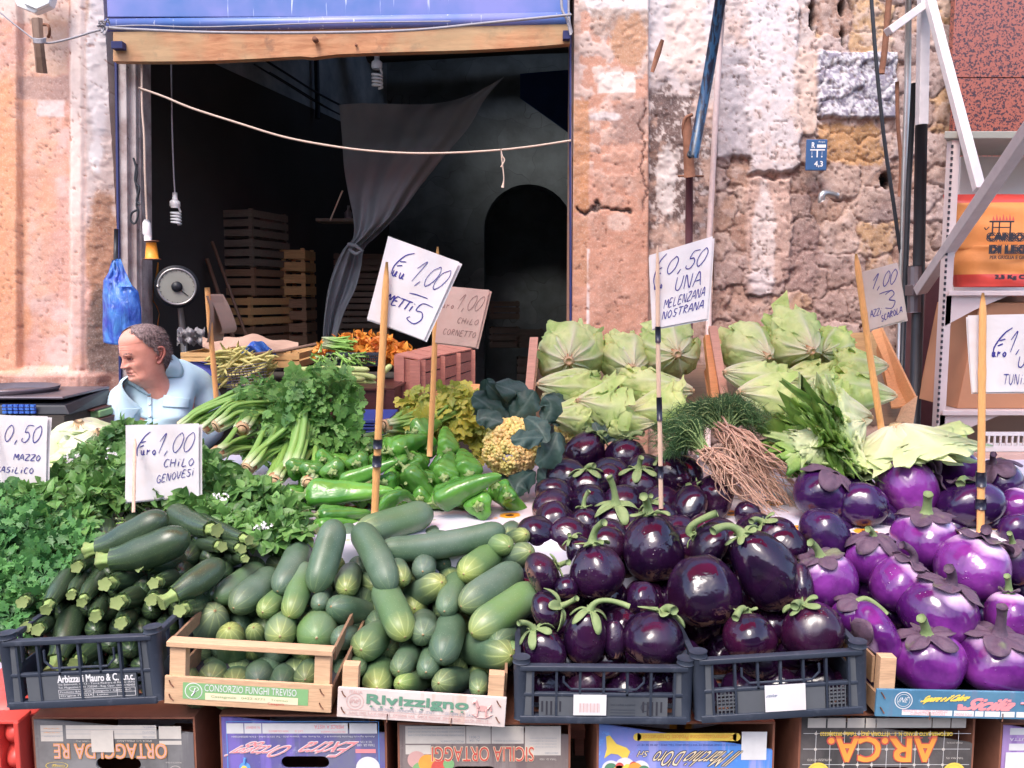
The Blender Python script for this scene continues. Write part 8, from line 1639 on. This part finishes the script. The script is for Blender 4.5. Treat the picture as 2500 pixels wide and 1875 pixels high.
# ------------------------------------------------------------------ the seated man
def cr(x,y,Y):return W(230+x/5.186,760+y/5.186,Y)
MY=3.2;HO=cr(705,840,MY);YAW=math.radians(37)
man=thing('person','seated man in a light blue shirt, grey receding hair, looking left','person',(HO[0]+.03,3.25,.47))
HH=[.228,.226,.220,.210,.192,.165,.135,.112,.095,.070,.045,.022,.004,-.012,-.030,-.055,-.085,-.105,-.12]
FF=[.001,.022,.045,.062,.080,.093,.098,.094,.088,.087,.088,.087,.080,.068,.056,.052,.056,.058,.058]
BB=[.001,.025,.050,.068,.084,.095,.100,.100,.098,.088,.078,.070,.067,.066,.066,.068,.070,.074,.076]
SS=[.001,.022,.044,.056,.068,.076,.079,.078,.077,.074,.071,.068,.064,.061,.060,.062,.066,.072,.076]
def head(off=0.0,nh=180,na=160,feat=True):
    t=np.linspace(0,1,nh);h=.228-(.228+.12)*(t**1.15);h[0]=.2279;hs=HH[::-1]
    F=np.interp(h,hs,FF[::-1]);B=np.interp(h,hs,BB[::-1]);S=np.interp(h,hs,SS[::-1]);cap=h>.20;k=np.sqrt(np.clip(1-((h-.165)/.063)**2,0,1));F=np.where(h>.165,.093*k,F);B=np.where(h>.165,.095*k,B);S=np.where(h>.165,.077*k,S)
    for A in (F,B,S):
        c=np.convolve(np.pad(A,4,'edge'),np.ones(9)/9,'valid');m_=(h<.16);A[m_]=c[m_]
    az=np.linspace(-math.pi,math.pi,na,endpoint=False);a,hh=np.meshgrid(az,h);r=np.where(np.cos(a)>0,F[:,None],B[:,None]);X=r*np.cos(a);Y=S[:,None]*np.sin(a)*(1+.0*a);g=lambda x,s:np.exp(-(x/s)**2);d=np.zeros_like(a);aa=np.abs(a)
    if feat:
        npf=np.interp(hh,[.058,.063,.070,.085,.105,.118],[0,.018,.030,.022,.009,.004]);d+=npf*g(a,.115+.05*g(hh-.068,.012));d+=.010*g(aa-.20,.075)*g(hh-.070,.009)
        d+=.0075*g(aa-.34,.24)*g(hh-.119,.009)+.003*g(a,.4)*g(hh-.15,.03);d-=.013*g(aa-.36,.17)*g(hh-.104,.0095);d+=.0045*g(aa-.36,.14)*g(hh-.094,.004)-.003*g(aa-.38,.2)*g(hh-.088,.004)
        d+=.006*g(aa-.62,.28)*g(hh-.075,.02);mw=g(a,.34);d+=.006*mw*g(hh-.047,.006)-.006*mw*g(hh-.0405,.0022)+.005*mw*g(hh-.034,.0045)-.004*g(a,.4)*g(hh-.025,.006)+.007*g(a,.3)*g(hh-.010,.011)
        fold=aa-(.26+(.066-hh)*9);d-=.004*g(fold,.06)*sstep(.022,.035,hh)*sstep(.075,.062,hh);d+=.006*g(aa-.75,.25)*g(hh-.015,.02);d-=.0012*(g(hh-.140,.0015)+g(hh-.150,.0015)+g(hh-.160,.0015))*g(a,.5)
        d+=.004*g(aa-.5,.35)*g(hh+.022,.014)-.003*g(hh+.040,.004)*g(a,1.0)
    nx,ny=np.cos(a),np.sin(a);X=X+nx*(d+off*np.sqrt(np.clip(1-((hh-.0)/.24)**6,.1,1)));Y=Y+ny*(d+off);Z=hh+off*sstep(.14,.228,hh)
    return X,Y,Z,a,hh
def hw_(X,Y,Z):
    X,Y,Z=X*.90,Y*.93,Z*.90
    tilt=math.radians(10);w=np.clip((Z+.06)/.06,0,1);Xt=X*np.cos(tilt*w)+Z*np.sin(tilt*w);Zt=-X*np.sin(tilt*w)+Z*np.cos(tilt*w);f=(-math.sin(YAW),-math.cos(YAW));l=(math.cos(YAW),-math.sin(YAW))
    w2=np.clip(-Z/.11,0,1)
    return np.stack([HO[0]+.03*w2+Xt*f[0]+Y*l[0],HO[1]+.05*w2+Xt*f[1]+Y*l[1],HO[2]+Zt],-1)
def skinmesh(verts,edges,radii,sub=2):
    me=bpy.data.meshes.new('k');me.from_pydata([tuple(v) for v in verts],edges,[]);o=bpy.data.objects.new('k',me);SC.collection.objects.link(o);o.modifiers.new('s','SKIN')
    for i,r in enumerate(radii):me.skin_vertices[0].data[i].radius=r if isinstance(r,tuple) else (r,r)
    me.skin_vertices[0].data[0].use_root=True;s=o.modifiers.new('u','SUBSURF');s.levels=sub;s.render_levels=sub;dg=bpy.context.evaluated_depsgraph_get();m2=bpy.data.meshes.new_from_object(o.evaluated_get(dg));V=np.array([v.co[:] for v in m2.vertices]);F=[tuple(p.vertices) for p in m2.polygons]
    bpy.data.objects.remove(o);bpy.data.meshes.remove(me);bpy.data.meshes.remove(m2);return V,F
NB=cr(800,890,3.27);CH=cr(810,1300,3.27);LS,RS=cr(375,1160,3.22),cr(1320,960,3.42);PEL=np.array([NB[0]+.02,3.35,.60])
LE,RE=cr(255,1600,3.14),cr(1500,1560,3.38);LW_,RW_=LE+np.array([.08,-.22,-.10]),RE+np.array([-.16,-.22,-.08])
LK,RK=PEL+np.array([-.14,-.42,.02]),PEL+np.array([.14,-.40,.02]);LF,RF=LK+np.array([0,-.02,-.50]),RK+np.array([0,-.02,-.50])
T1,T2=cr(590,1070,3.26),cr(1080,880,3.34)
vv_=[PEL,(PEL+CH)/2,CH,NB+np.array([0,.01,-.03]),LS,LE,LW_,RS,RE,RW_,T1,T2,LK,RK,LF,RF];ed=[(0,1),(1,2),(2,3),(3,10),(10,4),(4,5),(5,6),(3,11),(11,7),(7,8),(8,9),(0,12),(0,13),(12,14),(13,15)]
def rad(k):return [(.17*k,.13*k),(.175*k,.135*k),(.175*k,.125*k),(.115*k,.10*k),.092*k,.066*k,.038*k,.095*k,.068*k,.038*k,.095*k,.10*k,.075,.075,.05,.05]
bV,bF=skinmesh(vv_,ed,[(tuple(q*.9 for q in r) if isinstance(r,tuple) else r*.88) if i>3 else r for i,r in enumerate(rad(.88))],2);X,Y,Z,a,hh=head();Ph=hw_(X,Y,Z);m=M()
# rosier nose and lips; shade painted into eye sockets, folds and wrinkles, per vertex
g=lambda x,s:np.exp(-(x/s)**2);lips=np.clip(g(a,.30)*(g(hh-.0465,.004)+g(hh-.035,.004)),0,1);red=np.clip(lips*.7+.45*g(a,.3)*g(hh-.072,.014)+.55*g(np.abs(a)-.36,.2)*(g(hh-.096,.008)+g(hh-.112,.006))+.35*g(np.abs(a)-.26-(.066-hh)*9,.05)*sstep(.02,.035,hh)*sstep(.075,.062,hh)+.3*(g(hh-.140,.0014)+g(hh-.150,.0014)+g(hh-.160,.0014))*g(a,.5),0,1)
m.grid(Ph,wv=True,C=np.repeat((1-red)[...,None],3,-1));m.add(bV,bF,C=(.999,.999,.999));m.build('body',MT['skin'],man)
# hair
X,Y,Z,a,hh=head(.005,feat=False);nz=fbm(a*14,hh*190,0,3,5);aa=np.abs(a);lim=np.interp(aa,[0,.35,.8,1.05,1.30,1.55,1.8,2.2,3.15],[.222,.218,.204,.182,.150,.122,.07,.03,.02])+(nz-.5)*.02;keep=hh>lim
jit=(fbm(a*30,hh*420,0,2,8)-.5)*.002;Xh,Yh=X+np.cos(a)*jit,Y+np.sin(a)*jit;Ph2=hw_(Xh,Yh,Z);nh,na=a.shape;F=[]
for i in range(nh-1):
    for j in range(na):
        j2=(j+1)%na
        if keep[i,j] and keep[i+1,j] and keep[i,j2] and keep[i+1,j2]:F.append((i*na+j,i*na+j2,(i+1)*na+j2,(i+1)*na+j))
m=M();m.add(Ph2.reshape(-1,3),F)
rg=np.random.default_rng(4);idx=np.argwhere(keep&(hh>.03))
for i,j in idx[rg.choice(len(idx),2600)]:
    p=Ph2[i,j];out=p-np.array([HO[0],HO[1],HO[2]+.12]);out/=np.linalg.norm(out);d=out*.12+np.array([.7,.35,-.5])+rg.normal(0,.16,3);d/=np.linalg.norm(d);s=np.cross(d,out);s=s/(np.linalg.norm(s)+1e-9)*.0009;L=rg.uniform(.010,.022);m.add([p-s,p+s,p+d*L*.6+out*.002+s*.6,p+d*L*.6+out*.002-s*.6,p+d*L],[(0,1,2,3),(3,2,4)])
m.build('hair',MT['hair'],man)
# eyes, brows, ear
def hp(a0,h0,off=0.0):
    X,Y,Z,a,hh=HEADG;i=int(np.argmin(np.abs(hh[:,0]-h0)));j=int(np.argmin(np.abs(a[0]-a0)));return hw_(np.array(X[i,j]+math.cos(a0)*off),np.array(Y[i,j]+math.sin(a0)*off),np.array(Z[i,j]))
HEADG=head();fw=np.array([-math.sin(YAW),-math.cos(YAW),-.1])
for s in (-1,1):
    c=hp(s*.36,.103,-.0075);e=M();e.add(ico3[0]*.0118+c,ico3[1]) if False else None
    th,ph=np.meshgrid(np.linspace(0,math.pi,16),np.linspace(0,2*math.pi,24,endpoint=False),indexing='ij');S_=np.stack([np.sin(th)*np.cos(ph),np.sin(th)*np.sin(ph),np.cos(th)],-1);ey=M().grid(c+S_*.0105,wv=True,flip=True).build('eye',MT['eye_w'],man)
    gz=fw+np.array([-.15,0,-.12]);gz/=np.linalg.norm(gz);M().disc(c+gz*.0095,.0050,gz,18,.0016).build('iris',MT['eye'],ey)
    m=M();
    for up_,r_ in ((1,.0026),(-1,.0024)):m.tube([hp(s*(.36+q),.103+up_*(.0052*(1-(q/.19)**2))-.0012,.0005) for q in np.linspace(-.19,.19,12)],[r_*.4]+[r_]*10+[r_*.4],8)
    m.build('eyelid',MT['skin'],man);m=M()
    for q in range(90):a0=s*(.14+.44*rg.random());p=hp(a0,.121+.006*math.sin((abs(a0)-.14)/.44*3)+rg.normal(0,.0016),.0);d=np.array([.3*s+.2,0,.5])+rg.normal(0,.3,3)+fw*.3;d/=np.linalg.norm(d);sd_=np.cross(d,fw);sd_=sd_/np.linalg.norm(sd_)*.0006;m.add([p-sd_,p+sd_,p+d*.007],[(0,1,2)])
    m.build('eyebrow',MT['hair'],man)
for s in (1,-1):
    E=hp(s*1.62,.098,.003);l=np.array([math.cos(YAW),-math.sin(YAW),0])*s;f2=np.array([-math.sin(YAW),-math.cos(YAW),0]);m=M();bk=-f2
    out=[(.002,.028),(.010,.034),(.020,.030),(.024,.018),(.022,.004),(.015,-.010),(.010,-.022),(.004,-.028),(-.001,-.020)]
    P=curve_pts([E+bk*x+np.array([0,0,z])+l*(.006+.013*x/.024) for x,z in out],30);m.tube(P,[.003]+[.0042]*22+[.005,.0058,.0062,.006,.005,.004,.002],9)
    P2=curve_pts([E+bk*x+np.array([0,0,z])+l*(.005+.008*x/.024) for x,z in ((.004,.022),(.013,.020),(.015,.008),(.009,-.006))],16);m.tube(P2,.003,8)
    inner=[];
    for q in range(30):b=P[q];c=E+bk*.006+np.array([0,0,.004])+l*.001;inner.append([b+(c-b)*k-l*.004*math.sin(k*3.1) for k in np.linspace(0,1,6)])
    m.grid(np.array(inner));m.tube([E+bk*-.002+np.array([0,0,.002])+l*.003,E+bk*.002+np.array([0,0,-.003])+l*.006,E+np.array([0,0,-.010])+l*.003],[.003,.0045,.003],8);m.build('ear',MT['skin'],man)
# nostrils, mouth line
m=M();[m.tube([hp(s*.13,.0615,.0),hp(s*.15,.0605,.001)],.0032,8) for s in (-1,1)];m.tube([hp(q,.0408-.004*abs(q)/.3*(abs(q)>.2),.0004) for q in np.linspace(-.34,.34,14)],[.0006]+[.0012]*12+[.0006],6);m.build('mouth_line',MT['lip'],man)
# shirt
sV,sF=skinmesh(vv_[:12],ed[:11],rad(1.0)[:12],3);u,v=proj(sV);cx,cy=(u-230)*5.186,(v-760)*5.186
fold=(fbm(sV[:,0]*9,sV[:,2]*6,sV[:,1]*6,4,21)-.5)*.022+.006*np.sin(sV[:,0]*60+sV[:,2]*50+3*fbm(sV[:,0]*8,sV[:,2]*8,0,3,4))*sstep(.3,.7,fbm(sV[:,0]*7,sV[:,2]*7,4,3,9));cc=sV-np.array([CH[0],CH[1],0]);cc[:,2]*=.0;cc/=np.linalg.norm(cc,axis=1)[:,None]+1e-9;sV=sV+cc*fold[:,None]
VP=[(620,700),(575,850),(600,915),(640,960),(705,1065),(800,935),(930,760),(965,620),(900,400),(560,600)];dead=np.array([inpoly(a_,b_,VP) for a_,b_ in zip(cx,cy)])&(sV[:,1]<3.45)
sF2=[f for f in sF if not all(dead[i] for i in f)];m=M();m.add(sV,sF2);sh_=m.build('shirt',MT['shirt'],man);sd_=sh_.modifiers.new('s','SOLIDIFY');sd_.thickness=.003
from mathutils.bvhtree import BVHTree
bvh=BVHTree.FromPolygons([tuple(x) for x in sV],sF)
def on_shirt(x,y,lift=.004):
    d=cr(x,y,1.0)-_C;d/=np.linalg.norm(d);h=bvh.ray_cast(Vector(_C),Vector(d));return (np.array(h[0])-d*lift) if h[0] is not None else cr(x,y,3.15)
def patch(name,poly4,n=10,lift=.005,par=sh_,thick=.0025,mat='shirt'):
    (a,b,c,d)=[np.array(q,float) for q in poly4];P=np.array([[on_shirt(*((a*(1-s)+b*s)*(1-t)+(d*(1-s)+c*s)*t),lift) for s in np.linspace(0,1,n)] for t in np.linspace(0,1,n)]);o=M().grid(P,flip=True).build(name,MT[mat],par);q=o.modifiers.new('s','SOLIDIFY');q.thickness=thick;q.offset=0;return o
patch('pocket_flap',[(290,1235),(600,1225),(470,1370),(310,1350)],14,.008);patch('pocket_flap',[(880,1060),(1220,1110),(1210,1225),(860,1205)],14,.006);patch('placket',[(672,1090),(722,1080),(730,1440),(680,1440)],14,.007)
m=M()
for (x,y) in ((700,1180),(705,1330)):p=on_shirt(x,y,.010);m.disc(p,.0055,(0,-1,0),14,.002)
m.build('button',MT['plastic_white'],sh_)
def flap(pts_in,pts_out,n=16):
    A_=curve_pts([on_shirt(p[0],p[1],.012) if p[1]>700 else cr(*p) for p in pts_in],n);B_=curve_pts([on_shirt(p[0],p[1],.006) if p[1]>700 else cr(*p) for p in pts_out],n);P=np.array([A_*(1-t)+B_*t+np.array([0,-.008*math.sin(t*math.pi),.004*math.sin(t*math.pi)]) for t in np.linspace(0,1,7)]);o=M().grid(P).build('collar',MT['shirt'],sh_);q=o.modifiers.new('s','SOLIDIFY');q.thickness=.003;q.offset=0
flap([(985,545,3.30),(945,690,3.18),(860,830,3.12),(760,960,3.09),(706,1062,3.075)],[(1060,600,3.30),(1130,740,3.20),(1090,835,3.13),(940,775,3.105),(712,1075,3.075)])
flap([(500,850,3.14),(540,900,3.11),(590,940,3.09),(640,985,3.08),(702,1062,3.075)],[(430,870,3.17),(430,920,3.14),(490,950,3.12),(560,1000,3.085),(695,1075,3.075)])
